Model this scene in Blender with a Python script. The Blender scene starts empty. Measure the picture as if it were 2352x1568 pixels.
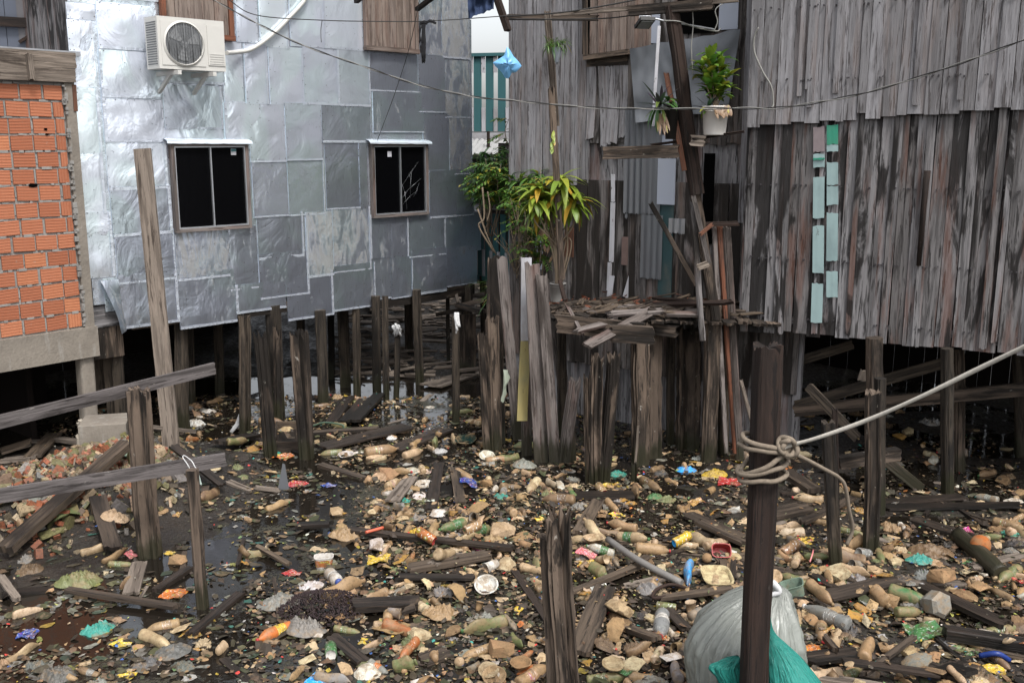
import bpy, math, random
import numpy as np
from mathutils import Vector, Matrix, noise as mn
R = math.radians
random.seed(7)
scene = bpy.context.scene
COL = scene.collection
# ---------------------------------------------------------------- camera, sky, sun
F = 2287.0; TH = R(11.47); CH = 3.0          # focal length in pixels of a 2352 x 1568 picture, pitch, eye height
cam = bpy.data.cameras.new('camera'); camo = bpy.data.objects.new('camera', cam); COL.objects.link(camo)
cam.sensor_width = 36; cam.lens = 36 * F / 2352; cam.clip_start = .05; cam.clip_end = 500
camo.location = (0, 0, CH); camo.rotation_euler = (math.pi / 2 - TH, 0, 0)
scene.camera = camo
SUN_EL, SUN_AZ = R(58), R(150)               # azimuth clockwise from +Y
w = bpy.data.worlds.new('World'); scene.world = w; w.use_nodes = True
nt = w.node_tree; nt.nodes.clear()
sky = nt.nodes.new('ShaderNodeTexSky'); sky.sky_type = 'NISHITA'; sky.sun_disc = False
sky.sun_elevation = SUN_EL; sky.sun_rotation = SUN_AZ; sky.air_density = 1.0; sky.dust_density = 4.0; sky.ozone_density = 1.0
hs = nt.nodes.new('ShaderNodeHueSaturation'); hs.inputs['Saturation'].default_value = .22; hs.inputs['Value'].default_value = 1.0
bg = nt.nodes.new('ShaderNodeBackground'); bg.inputs[1].default_value = .15
wo = nt.nodes.new('ShaderNodeOutputWorld')
nt.links.new(sky.outputs[0], hs.inputs['Color']); nt.links.new(hs.outputs[0], bg.inputs[0]); nt.links.new(bg.outputs[0], wo.inputs[0])
sl = bpy.data.lights.new('sun', 'SUN'); sl.energy = 1.5; sl.angle = R(11); sl.color = (1, .97, .93)
so = bpy.data.objects.new('sun', sl); COL.objects.link(so)
sd = Vector((math.sin(SUN_AZ) * math.cos(SUN_EL), math.cos(SUN_AZ) * math.cos(SUN_EL), math.sin(SUN_EL)))
so.rotation_euler = (-sd).to_track_quat('-Z', 'Y').to_euler()
vs = scene.view_settings; vs.view_transform = 'Standard'; vs.look = 'None'; vs.gamma = 1; vs.exposure = 0.95
scene.render.engine = 'CYCLES'

# ---------------------------------------------------------------- measuring helpers: a sight line of the picture to a point of the place
def ray(x, y):
    u = (x - 1176) / F; v = (784 - y) / F
    return Vector((u, math.cos(TH) + v * math.sin(TH), -math.sin(TH) + v * math.cos(TH)))
def G(x, y, z=0.0):
    d = ray(x, y); t = (z - CH) / d.z
    return Vector((0, 0, CH)) + d * t
def AY(x, y, Y):
    d = ray(x, y); return Vector((0, 0, CH)) + d * (Y / d.y)
def proj(p):
    q = Vector(p) - Vector((0, 0, CH))
    zd = q.y * math.cos(TH) - q.z * math.sin(TH)
    v = q.y * math.sin(TH) + q.z * math.cos(TH)
    return 1176 + F * q.x / max(zd, .01), 784 - F * v / max(zd, .01), zd
class Wall:                                   # an upright plane: origin, direction along it, normal to the viewer
    def __init__(s, a, b):
        s.o = Vector((a[0], a[1], 0)); s.d = (Vector((b[0], b[1], 0)) - s.o).normalized()
        s.n = Vector((s.d.y, -s.d.x, 0)); s.L = (Vector((b[0], b[1], 0)) - s.o).length
    def P(s, u, z, off=0): return s.o + s.d * u + s.n * off + Vector((0, 0, z))
    def px(s, x, y, off=0):                   # -> (u, z)
        d = ray(x, y); c = Vector((0, 0, CH)); t = (s.o + s.n * off - c).dot(s.n) / d.dot(s.n)
        q = c + d * t; return (q - s.o).dot(s.d), q.z
    def pt(s, x, y, off=0):
        u, z = s.px(x, y, off); return s.P(u, z, off)

def rr(a, b): return random.uniform(a, b)
def nz(x, y=0., z=0.): return mn.noise(Vector((x, y, z)))

# ---------------------------------------------------------------- objects
def tag(o, label=None, cat=None, group=None, kind=None):
    if label: o['label'] = label
    if cat: o['category'] = cat
    if group: o['group'] = group
    if kind: o['kind'] = kind
    return o
def empty(name, loc, label=None, cat=None, group=None, kind=None):
    o = bpy.data.objects.new(name, None); COL.objects.link(o); o.location = loc
    o.empty_display_size = .1
    return tag(o, label, cat, group, kind)
class MB:
    def __init__(s): s.v = []; s.f = []; s.uv = []; s.c = []; s.mi = []; s.sm = []
    def quad(s, pts, uvs, col, mi=0, smooth=False):
        i = len(s.v); s.v += [tuple(p) for p in pts]; s.f.append(tuple(range(i, i + len(pts))))
        s.uv += list(uvs); s.c += [col] * len(pts); s.mi.append(mi); s.sm.append(smooth)
    def grid(s, P, UV, col, mi=0, smooth=True, closed=False):     # P[i][j]
        i0 = len(s.v); ni = len(P); nj = len(P[0])
        for row in P: s.v += [tuple(p) for p in row]
        for i in range(ni - 1):
            for j in range(nj if closed else nj - 1):
                j2 = (j + 1) % nj
                s.f.append((i0 + i * nj + j, i0 + i * nj + j2, i0 + (i + 1) * nj + j2, i0 + (i + 1) * nj + j))
                uj2 = j + 1
                s.uv += [UV(i, j), UV(i, uj2), UV(i + 1, uj2), UV(i + 1, j)]
                s.c += [col] * 4; s.mi.append(mi); s.sm.append(smooth)
        return i0
    def poly(s, idx, uvs, col, mi=0, smooth=False):
        s.f.append(tuple(idx)); s.uv += list(uvs); s.c += [col] * len(idx); s.mi.append(mi); s.sm.append(smooth)
    def box(s, c, ax, ay, az, col=None, mi=0, ro=None):           # c centre; half axes
        c = Vector(c); ax, ay, az = Vector(ax), Vector(ay), Vector(az)
        if col is None: col = rc()
        ro = ro if ro is not None else (rr(0, 20), rr(0, 20))
        L = [ax, ay, az]; ls = [a.length for a in L]
        li = ls.index(max(ls))
        for k in range(3):
            a, b = L[(k + 1) % 3], L[(k + 2) % 3]; la, lb = ls[(k + 1) % 3], ls[(k + 2) % 3]
            along_a = ((k + 1) % 3 == li)
            for sg in (1, -1):
                o = c + L[k] * sg
                pts = [o - a - b, o + a - b, o + a + b, o - a + b]
                if sg < 0: pts = pts[::-1]
                uvr = [(-la, -lb), (la, -lb), (la, lb), (-la, lb)]
                if sg < 0: uvr = uvr[::-1]
                uvs = [((q, p) if along_a else (p, q)) for p, q in uvr]
                s.quad(pts, [(u + ro[0] + k * 3.1, v + ro[1]) for u, v in uvs], col, mi)
    def bb(s, x0, y0, z0, x1, y1, z1, col=None, mi=0):
        s.box(((x0 + x1) / 2, (y0 + y1) / 2, (z0 + z1) / 2), ((x1 - x0) / 2, 0, 0), (0, (y1 - y0) / 2, 0), (0, 0, (z1 - z0) / 2), col, mi)
    def plank(s, p0, p1, w, t, wd=None, col=None, mi=0, seg=6, jag=.0, rough=.04, bend=0.):
        """sawn board from p0 to p1, width direction wd, uneven edges and broken ends"""
        p0, p1 = Vector(p0), Vector(p1); ax = (p1 - p0); L = ax.length; ax.normalize()
        if wd is None: wd = Vector((0, 0, 1)).cross(ax) if abs(ax.z) < .9 else Vector((1, 0, 0))
        wd = Vector(wd); wd = (wd - ax * wd.dot(ax)).normalized(); td = ax.cross(wd)
        if col is None: col = rc()
        ou, ov = rr(0, 20), rr(0, 20); sd = rr(0, 99)
        nw = 5; rows = []
        offs = [(-.5, -.5)] + [(-.5 + k / nw, .5) for k in range(nw + 1)] + [(.5, -.5)]
        offs = [(-.5 + k / nw, .5) for k in range(nw + 1)] + [(.5 - k / nw, -.5) for k in range(nw + 1)]
        e0 = [rr(-1, .15) * jag for _ in range(nw + 1)]; e1 = [rr(-1, .15) * jag for _ in range(nw + 1)]
        gv = [rr(-.12, .06) for _ in range(nw + 1)]
        for i in range(seg + 1):
            f = i / seg; row = []
            for k, (a, b) in enumerate(offs):
                kk = k if k <= nw else 2 * nw + 1 - k
                sh = 0
                if i == 0: sh = -e0[kk]
                if i == seg: sh = e1[kk]
                ww = w * (1 + rough * nz(f * L * 4 + sd, a * 2)) ; tt = t * (1 + (gv[kk] if jag > 0 else 0))
                c = p0 + ax * (f * L + sh) + td * (bend * L * (4 * f * (1 - f))) + td * (rough * .3 * t * nz(f * L * 3, sd))
                row.append(c + wd * (a * ww) + td * (b * tt))
            rows.append(row)
        n = len(offs); per = [0]
        for k in range(n):
            a, b = offs[k], offs[(k + 1) % n]; per.append(per[-1] + math.hypot((b[0] - a[0]) * w, (b[1] - a[1]) * t))
        i0 = s.grid(rows, lambda i, j: (ou + per[j], ov + i / seg * L), col, mi, False, True)
        for base, rev in ((i0, 0), (i0 + seg * n, 1)):
            for k in range(nw):
                q = [base + k, base + k + 1, base + 2 * nw - k, base + 2 * nw + 1 - k]
                if rev: q = q[::-1]
                s.poly(q, [(ou + k * .02, ov), (ou + .02 + k * .02, ov), (ou + .02 + k * .02, ov + t), (ou + k * .02, ov + t)], col, mi)
    def post(s, p0, p1, w, t, yaw=0., jag=.05, col=None, mi=0, seg=14, n=30, groove=.13, taper=.0, wob=.06):
        """weathered, split pile with a broken top"""
        p0, p1 = Vector(p0), Vector(p1); ax = (p1 - p0); L = ax.length; ax.normalize()
        x = Vector((math.cos(yaw), math.sin(yaw), 0)); x = (x - ax * x.dot(ax)).normalized(); y = ax.cross(x)
        if col is None: col = rc()
        ou, ov = rr(0, 20), rr(0, 20); sd = rr(0, 99)
        gr = [.94 + (rr(-1.3, .1) * groove if k % 2 else rr(-.3, .9) * groove * .6) for k in range(n)]
        tp = [rr(-1, 0) * jag * (2.2 if random.random() < .25 else 1) for _ in range(n)]
        rows = []
        for i in range(seg + 1):
            f = i / seg; row = []
            for k in range(n):
                a = 2 * math.pi * k / n; ca, sa = math.cos(a), math.sin(a)
                e = .5; px = math.copysign(abs(ca) ** e, ca); py = math.copysign(abs(sa) ** e, sa)
                g = gr[k] * (1 + wob * 1.6 * nz(f * L * 3.2 + sd, k * .7) + groove * .5 * nz(f * L * 9 + sd, k * 1.9)) * (1 - taper * f)
                cx = wob * w * 2 * nz(f * L * 1.3, sd)
                h = f * L + (tp[k] if i == seg else (tp[k] * .4 if i == seg - 1 else 0))
                row.append(p0 + ax * h + x * (px * w / 2 * g + cx) + y * (py * t / 2 * g))
            rows.append(row)
        per = 2 * (w + t)
        i0 = s.grid(rows, lambda i, j: (ou + j / n * per, ov + i / seg * L), col, mi, False, True)
        c = len(s.v); s.v.append(tuple(p0 + ax * (L - jag * 1.2)))
        b = i0 + seg * n
        for k in range(n): s.poly((b + k, b + (k + 1) % n, c), [(ou, ov), (ou + .01, ov), (ou, ov + .02)], col, mi)
    def tube(s, pts, r, n=8, col=None, mi=0, cap=True, smooth=True, rf=None):
        pts = [Vector(p) for p in pts]
        if col is None: col = rc()
        rows = []; up = Vector((0, 0, 1)); L = 0; Ls = [0]
        prev = None
        for i, p in enumerate(pts):
            d = (pts[min(i + 1, len(pts) - 1)] - pts[max(i - 1, 0)]).normalized()
            if prev is None:
                x = d.cross(up); x = x.normalized() if x.length > .01 else Vector((1, 0, 0))
            else:
                x = (prev - d * prev.dot(d)).normalized()
            prev = x; y = d.cross(x)
            ri = r if rf is None else r * rf(i / (len(pts) - 1))
            rows.append([p + x * math.cos(2 * math.pi * k / n) * ri + y * math.sin(2 * math.pi * k / n) * ri for k in range(n)])
            if i: L += (p - pts[i - 1]).length; Ls.append(L)
        i0 = s.grid(rows, lambda i, j: (j / n * 6.28 * r, Ls[i]), col, mi, smooth, True)
        if cap:
            for b, rev in ((i0, True), (i0 + (len(pts) - 1) * n, False)):
                q = [b + k for k in range(n)]
                if rev: q = q[::-1]
                s.poly(q, [(0, 0)] * n, col, mi)
    def lathe(s, prof, n=20, col=None, mi=0, M=None, fn=None, smooth=True, cap0=False, cap1=False):
        """prof [(r, z)] about z"""
        if col is None: col = rc()
        M = M or Matrix()
        rows = []
        for (r, z) in prof:
            row = []
            for k in range(n):
                a = 2 * math.pi * k / n; p = Vector((r * math.cos(a), r * math.sin(a), z))
                if fn: p = fn(p)
                row.append(M @ p)
            rows.append(row)
        i0 = s.grid(rows, lambda i, j: (j / n, i / max(1, len(prof) - 1)), col, mi, smooth, True)
        if cap0: s.poly([i0 + k for k in range(n)][::-1], [(0, 0)] * n, col, mi)
        if cap1: s.poly([i0 + (len(prof) - 1) * n + k for k in range(n)], [(0, 0)] * n, col, mi)
    def mesh(s, name, mats, org=(0, 0, 0)):
        me = bpy.data.meshes.new(name)
        a = np.array(s.v, dtype=np.float64).reshape(-1, 3) - np.array(tuple(org))
        me.from_pydata(a.tolist(), [], s.f)
        uvl = me.uv_layers.new(name='UVMap'); uvl.data.foreach_set('uv', np.array(s.uv, dtype=np.float32).ravel())
        ca = me.color_attributes.new('Col', 'FLOAT_COLOR', 'CORNER')
        ca.data.foreach_set('color', np.array([(c[0], c[1], c[2], 1) for c in s.c], dtype=np.float32).ravel())
        me.polygons.foreach_set('material_index', s.mi); me.polygons.foreach_set('use_smooth', s.sm)
        for m in (mats if isinstance(mats, (list, tuple)) else [mats]): me.materials.append(m)
        me.update(); return me
    def build(s, name, mats, parent=None, org=None, **kw):
        if not s.v: return None
        if parent is not None and org is None: org = parent.location
        if org is None: org = (0, 0, 0)
        me = s.mesh(name, mats, org); o = bpy.data.objects.new(name, me); COL.objects.link(o)
        if parent is not None: o.parent = parent
        else: o.location = org
        return tag(o, **kw)
def rc(g=None, b=0): return (random.random(), random.random() if g is None else g, b)

def crom(pts, n=8):
    P = [Vector(p) for p in pts]; P = [2 * P[0] - P[1]] + P + [2 * P[-1] - P[-2]]; out = []
    for i in range(1, len(P) - 2):
        a, b, c, d = P[i - 1:i + 3]
        for k in range(n):
            t = k / n; out.append(.5 * ((2 * b) + (c - a) * t + (2 * a - 5 * b + 4 * c - d) * t * t + (3 * b - a - 3 * c + d) * t ** 3))
    out.append(P[-2]); return out

# ---------------------------------------------------------------- materials
MATS = {}
class NT:
    def __init__(s, name):
        m = bpy.data.materials.new(name); m.use_nodes = True; s.m = m; s.t = m.node_tree; s.t.nodes.clear()
        s.out = s.n('OutputMaterial'); s.b = s.n('BsdfPrincipled'); s.l(s.b.outputs[0], s.out.inputs[0]); MATS[name] = m
    def n(s, ty, **kw):
        nd = s.t.nodes.new('ShaderNode' + ty)
        for k, v in kw.items(): setattr(nd, k, v)
        return nd
    def l(s, a, b): s.t.links.new(a, b)
    def setin(s, nd, k, v):
        i = nd.inputs[k]
        if hasattr(v, 'is_output'): s.l(v, i)
        elif isinstance(v, (tuple, list)) and len(v) == 3 and i.type == 'RGBA': i.default_value = (*v, 1)
        else: i.default_value = v
    def mp(s, src, sc, loc=(0, 0, 0)):
        m = s.n('Mapping'); s.l(src, m.inputs[0]); m.inputs['Scale'].default_value = sc; m.inputs['Location'].default_value = loc; return m.outputs[0]
    def noise(s, vec, scale=1, detail=4, rough=.6, dist=0, col=False):
        nd = s.n('TexNoise'); s.l(vec, nd.inputs['Vector']); nd.inputs['Scale'].default_value = scale; nd.inputs['Detail'].default_value = detail
        nd.inputs['Roughness'].default_value = rough; nd.inputs['Distortion'].default_value = dist; return nd.outputs[1 if col else 0]
    def ramp(s, x, a, b, c0=0., c1=1.):
        nd = s.n('MapRange'); nd.interpolation_type = 'SMOOTHSTEP'; s.setin(nd, 0, x); nd.inputs[1].default_value = a; nd.inputs[2].default_value = b
        nd.inputs[3].default_value = c0; nd.inputs[4].default_value = c1; return nd.outputs[0]
    def math(s, op, a, b=0.):
        nd = s.n('Math', operation=op); s.setin(nd, 0, a); s.setin(nd, 1, b); return nd.outputs[0]
    def mix(s, f, a, b, bt='MIX'):
        nd = s.n('MixRGB', blend_type=bt); s.setin(nd, 0, f); s.setin(nd, 1, a); s.setin(nd, 2, b); return nd.outputs[0]
    def bump(s, h, st=.3, d=.01, nrm=None):
        nd = s.n('Bump'); s.l(h, nd.inputs['Height']); nd.inputs['Strength'].default_value = st; nd.inputs['Distance'].default_value = d
        if nrm: s.l(nrm, nd.inputs['Normal'])
        s.l(nd.outputs[0], s.b.inputs['Normal']); return nd.outputs[0]
    def uv(s): return s.n('UVMap', uv_map='UVMap').outputs[0]
    def col(s):
        a = s.n('VertexColor', layer_name='Col'); sp = s.n('SeparateColor'); s.l(a.outputs[0], sp.inputs[0]); return a.outputs[0], sp.outputs
    def obj(s): return s.n('TexCoord').outputs['Object']
    def pos(s): return s.n('NewGeometry').outputs['Position']
    def fin(s, c, rough=.8, spec=None, metal=None):
        s.setin(s.b, 'Base Color', c); s.setin(s.b, 'Roughness', rough)
        if spec is not None: s.setin(s.b, 'Specular IOR Level', spec)
        if metal is not None: s.setin(s.b, 'Metallic', metal)
        return s.m
def wood(name, A, A2, B, stain=(.5, .62), streak=.6, tide=None, rough=.85, warm=(.22, .10, .05), warmamt=.0, fleck=0., gs=1.):
    """A light weathered face, A2 its other tone, B dark wet or rotten wood; Col.r tone of the board, Col.g how stained it is"""
    t = NT(name); uv = t.uv(); vc, c = t.col()
    base = t.mix(c[0], A, A2)
    n1 = t.noise(t.mp(uv, (16 * gs, 1.1, 1)), 1, 7, .65, .3)
    n2 = t.noise(t.mp(uv, (75 * gs, 3.5, 1)), 1, 3, .6)
    n3 = t.noise(t.mp(uv, (5, .9, 1), (3, 7, 0)), 1, 6, .6, .6)
    n4 = t.noise(t.mp(uv, (30, 9, 1), (9, 1, 0)), 1, 3, .7)
    n5 = t.noise(t.mp(uv, (34 * gs, 2.0, 1), (1, 17, 0)), 1, 5, .7, .2)
    n6 = t.noise(t.mp(uv, (22 * gs, 1.6, 1), (51, 7, 0)), 1, 5, .7, .2)
    cc = t.mix(t.ramp(n1, .45, .57, 0, streak), base, B)
    cc = t.mix(t.ramp(n6, .52, .62, 0, .45), cc, t.mix(1., base, (1.35, 1.33, 1.33), 'MULTIPLY'))
    cc = t.mix(t.ramp(n5, .555, .60, 0, .8), cc, B)
    cc = t.mix(t.ramp(n2, .42, .75, 0, .4), cc, t.mix(.5, B, cc))
    st = t.math('ADD', n3, t.math('MULTIPLY', t.math('SUBTRACT', c[1], .5), .28))
    if warmamt: cc = t.mix(t.math('MULTIPLY', t.ramp(t.noise(t.mp(uv, (7, .7, 1), (31, 2, 0)), 1, 5, .6), .5, .66), warmamt), cc, warm)
    cc = t.mix(t.ramp(st, stain[0], stain[1], 0, .93), cc, B)
    if fleck: cc = t.mix(t.ramp(n4, .66, .72, 0, fleck), cc, (.5, .47, .42))
    if tide:
        z = t.n('SeparateXYZ'); t.l(t.pos(), z.inputs[0])
        zz = t.math('SUBTRACT', z.outputs[2], t.math('MULTIPLY', t.math('SUBTRACT', n1, .5), .55))
        wet = t.ramp(zz, tide - .07, tide + .07, 1, 0)
        cc = t.mix(t.math('MULTIPLY', wet, .8), cc, (.020, .020, .010))
        rough = t.math('SUBTRACT', rough, t.math('MULTIPLY', wet, .35))
    h = t.math('ADD', t.math('MULTIPLY', n1, .6), t.math('MULTIPLY', n2, .5)); h = t.math('ADD', h, t.math('MULTIPLY', n4, .25))
    t.bump(h, 1.0, .010)
    return t.fin(cc, rough, .3)
def paint(name, c, B=(.05, .04, .035), chip=.62, rough=.6, dirt=(.16, .13, .10), da=.4, metal=0, sc=1.):
    t = NT(name); uv = t.uv()
    n1 = t.noise(t.mp(uv, (12 * sc, 4 * sc, 1)), 1, 6, .7, .4); n2 = t.noise(t.mp(uv, (4 * sc, 2 * sc, 1), (4, 4, 4)), 1, 5, .6)
    cc = t.mix(t.ramp(n2, .42, .72, 0, da), c, dirt); cc = t.mix(t.ramp(n1, chip, chip + .05), cc, B); t.bump(n1, .35, .004)
    return t.fin(cc, rough, .4, metal)
def flat(name, c, rough=.6, metal=0, spec=.4, nsc=20, amt=.25):
    t = NT(name); n = t.noise(t.obj(), nsc, 5, .65)
    cc = t.mix(t.ramp(n, .35, .75, 0, amt), c, tuple(x * .45 for x in c)); t.bump(n, .25, .004)
    return t.fin(cc, rough, spec, metal)

W_up = wood('wood_grey_boards', (.25, .245, .256), (.17, .165, .170), (.04, .034, .033), (.60, .74), .38, warm=(.21, .145, .115), warmamt=.25)
W_low = wood('wood_stained_boards', (.25, .243, .250), (.12, .112, .110), (.009, .0075, .007), (.505, .58), .52, warm=(.12, .045, .025), warmamt=.5)
W_mid = wood('wood_centre_boards', (.185, .172, .17), (.095, .083, .076), (.015, .012, .010), (.50, .62), .6, warm=(.16, .10, .075), warmamt=.4)
W_rot = wood('wood_rotten', (.135, .10, .075), (.062, .046, .035), (.008, .006, .0045), (.47, .60), .8, tide=.16, fleck=.35)
W_pile = wood('wood_pile', (.078, .060, .044), (.034, .027, .02), (.007, .0055, .0045), (.52, .68), .65, tide=.2, fleck=.12)
W_dark = wood('wood_dark', (.032, .018, .013), (.019, .012, .009), (.006, .0045, .004), (.55, .75), .5, fleck=.05)
W_board = wood('wood_sawn', (.20, .165, .135), (.14, .115, .095), (.035, .026, .02), (.60, .75), .5)
W_grey2 = wood('wood_silver', (.170, .148, .138), (.115, .097, .088), (.024, .018, .015), (.60, .76), .5, tide=.22, warm=(.16, .05, .03), warmamt=.2)
W_rail = wood('wood_rail', (.115, .102, .10), (.08, .07, .068), (.014, .011, .010), (.56, .70), .55, fleck=.4)
W_trash = wood('wood_driftwood', (.115, .085, .06), (.05, .037, .028), (.011, .0085, .007), (.54, .7), .6, rough=.7)
W_wet = wood('wood_wet', (.042, .031, .024), (.028, .02, .016), (.008, .007, .006), (.5, .66), .6, rough=.5)
W_shut = wood('wood_shutter', (.20, .16, .135), (.155, .125, .11), (.06, .042, .034), (.60, .78), .5, warm=(.18, .07, .04), warmamt=.2)
W_red = wood('wood_reddish', (.17, .06, .032), (.11, .05, .03), (.04, .022, .016), (.62, .78), .4)
W_teal = paint('teal_paint', (.035, .115, .125), (.03, .035, .035), .70, da=.5, dirt=(.04, .10, .11))
W_mint = paint('mint_paint', (.25, .345, .345), (.05, .04, .035), .64, da=.6, dirt=(.15, .21, .215))
W_green = paint('green_paint', (.02, .22, .14), (.06, .05, .045), .64, da=.3)
W_white = paint('white_paint', (.42, .42, .45), (.10, .085, .075), .62, da=.7, dirt=(.20, .185, .175))
W_lilac = paint('pale_panel', (.30, .325, .385), (.15, .15, .15), .74, da=.3, dirt=(.3, .32, .36))
W_slate = paint('slate_boards', (.065, .075, .10), (.03, .03, .035), .62, da=.5, dirt=(.06, .07, .09))

def sheetmat():
    t = NT('sheet_metal'); uv = t.uv(); vc, c = t.col()
    base = t.mix(c[0], (.80, .88, .94), (.66, .73, .81))
    iri = t.noise(t.mp(uv, (1.3, 1.0, 1)), 1, 2, .5, 1.2)
    base = t.mix(t.ramp(iri, .4, .62, 0, .4), base, (.68, .68, .82)); base = t.mix(t.ramp(iri, .5, .36, 0, .35), base, (.72, .88, .88))
    blot = t.noise(t.mp(uv, (7.5, 2.6, 1), (5, 2, 0)), 1, 10, .78, .8)
    th = t.math('ADD', blot, t.math('MULTIPLY', t.math('SUBTRACT', c[1], .5), .34))
    wear_shade = t.ramp(th, .57, .68, 0, .8)
    scr = t.noise(t.mp(uv, (60, 5, 1)), 1, 3, .7)
    dk = t.ramp(scr, .56, .68, 0, .6)
    drop = t.ramp(t.noise(t.mp(uv, (45, 14, 1)), 1, 3, .65), .64, .70, 0, .6)
    base = t.mix(t.ramp(c[1], .03, .6), base, t.mix(1., base, (.78, .79, .81), 'MULTIPLY')); cc = t.mix(wear_shade, base, (.25, .245, .23)); cc = t.mix(t.math('MULTIPLY', dk, c[1]), cc, (.17, .16, .16)); cc = t.mix(t.math('MULTIPLY', drop, c[1]), cc, (.75, .77, .8))
    cc = t.mix(c[2], cc, (.66, .71, .79))
    rg = t.math('ADD', t.math('MULTIPLY', wear_shade, .28), t.math('ADD', .20, t.math('MULTIPLY', c[1], .20)))
    h1 = t.noise(t.mp(uv, (3.0, 2.2, 1)), 1, 4, .5, 1.3); h2 = t.noise(t.mp(uv, (14, 11, 1)), 1, 2, .5, .5)
    h = t.math('ADD', h1, t.math('MULTIPLY', h2, .10))
    t.bump(h, .62, .025)
    mt = t.math('SUBTRACT', t.math('SUBTRACT', t.ramp(c[1], .03, .45, .55, .90), t.math('MULTIPLY', wear_shade, .5)), t.math('MULTIPLY', c[2], .4))
    return t.fin(cc, rg, .4, mt)
M_sheet = sheetmat()
M_nail = flat('nail_heads', (.06, .055, .06), .6, .5)
M_alu = flat('aluminium', (.55, .57, .6), .38, .8, nsc=8, amt=.15)
M_zinc = flat('worn_zinc', (.42, .43, .45), .5, .75, nsc=6, amt=.5)
M_glass = flat('dark_glass', (.002, .002, .0025), .22, 0, .08)
M_black = flat('painted_dark', (.003, .003, .003), .9, 0, 0)  # flat black stands in for the shade inside holes and gaps
M_ac = flat('ivory_plastic', (.50, .49, .46), .42, 0, .4, 3, .12)
M_acd = flat('fan_grey', (.13, .135, .14), .5, .2)
M_wire = flat('black_cable', (.018, .017, .016), .6)
M_wireg = flat('pale_cable', (.20, .195, .18), .6)
M_rope = flat('white_rope', (.44, .41, .36), .9, 0, .1, 90, .35)
M_rope2 = flat('dirty_rope', (.19, .155, .12), .95, 0, .1, 70, .5)
M_jean = flat('denim', (.03, .045, .09), .95, 0, .1, 30, .5)
M_rust = flat('rusty_iron', (.16, .05, .02), .9, 0, .2, 40, .5)
M_bucket = paint('bucket_plastic', (.26, .25, .235), (.10, .085, .07), .68, da=.6, sc=1.5, dirt=(.22, .20, .18))
def conc(name, c, c2, amt=.6):
    t = NT(name); o = t.pos(); n1 = t.noise(o, 3, 7, .65); n2 = t.noise(o, 40, 4, .6); n3 = t.noise(t.mp(o, (14, 14, 2)), 1, 5, .6)
    cc = t.mix(t.ramp(n1, .35, .7, 0, amt), c, c2); cc = t.mix(t.ramp(n2, .4, .8, 0, .35), cc, tuple(x * .5 for x in c)); cc = t.mix(t.ramp(n3, .56, .66, 0, .35), cc, (.30, .29, .27))
    t.bump(t.math('ADD', n1, t.math('MULTIPLY', n2, .5)), .6, .015); return t.fin(cc, .9, .2)
M_conc = conc('concrete', (.215, .19, .16), (.12, .105, .09)); M_mortar = conc('mortar', (.25, .24, .225), (.15, .14, .13)); M_lime = conc('lime_lump', (.38, .34, .28), (.24, .2, .17)); M_shade = flat('shade_black_boards', (.012, .009, .008), .95, 0, .1)  # last one: near-black colour paints the darkness under the houses
def brickm():
    t = NT('hollow_brick'); uv = t.uv(); vc, c = t.col()
    base = t.mix(c[0], (.37, .145, .08), (.27, .10, .055)); base = t.mix(t.ramp(c[1], .75, 1, 0, .6), base, (.46, .19, .095))
    sx = t.n('SeparateXYZ'); t.l(uv, sx.inputs[0])
    wv = t.math('SINE', t.math('MULTIPLY', sx.outputs[0], 6.2832 / .026)); gr = t.ramp(wv, -.2, -.95, 0, 1)
    n = t.noise(t.mp(uv, (8, 60, 1)), 1, 5, .7); n2 = t.noise(uv, 12, 6, .7)
    cc = t.mix(t.math('MULTIPLY', gr, .35), base, (.25, .06, .025)); cc = t.mix(t.ramp(n, .45, .75, 0, .4), cc, (.30, .09, .04))
    cc = t.mix(t.ramp(n2, .62, .72, 0, .5), cc, (.30, .25, .21))
    t.bump(t.math('SUBTRACT', t.math('MULTIPLY', n, .4), t.math('MULTIPLY', gr, .5)), .6, .006); return t.fin(cc, .85, .2)
M_brick = brickm()
def groundm():
    t = NT('mud'); p = t.pos(); n1 = t.noise(p, 1.6, 8, .65, .5); n2 = t.noise(p, 22, 6, .75); n3 = t.noise(t.mp(p, (1, 1, 1), (7, 3, 1)), 3.5, 6, .7, .8)
    cc = t.mix(t.ramp(n1, .4, .65), (.011, .008, .006), (.022, .016, .011)); cc = t.mix(t.ramp(n3, .54, .66, 0, .6), cc, (.030, .032, .015)); cc = t.mix(t.ramp(n2, .52, .70, 0, .55), cc, (.05, .036, .022))
    t.bump(t.math('ADD', t.math('MULTIPLY', n2, .7), n3), 1, .03); return t.fin(cc, t.ramp(n2, .4, .6, .35, .75), .5)
M_mud = groundm()
def waterm():
    t = NT('black_water'); p = t.pos(); n1 = t.noise(p, 9, 4, .6, .4); n2 = t.noise(p, 1.2, 6, .7, .7); n3 = t.noise(p, 34, 5, .75)
    scum = t.ramp(t.math('ADD', t.math('MULTIPLY', n2, .6), t.math('MULTIPLY', n3, .4)), .53, .60, 0, .75)
    cc = t.mix(scum, (.010, .008, .006), (.045, .042, .026)); t.bump(t.math('ADD', n1, t.math('MULTIPLY', scum, .4)), .22, .006)
    return t.fin(cc, t.ramp(scum, 0, .7, .05, .55), .5)
M_water = waterm()
def fabric(name, c, wet=.9):
    t = NT(name); uv = t.uv(); n = t.noise(t.obj(), 3, 5, .6); n2 = t.noise(t.obj(), 60, 3, .6)
    cc = t.mix(t.ramp(n, .35, .7, 0, .4), c, tuple(x * .6 for x in c)); t.bump(n2, .3, .003); return t.fin(cc, wet, .15)
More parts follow.
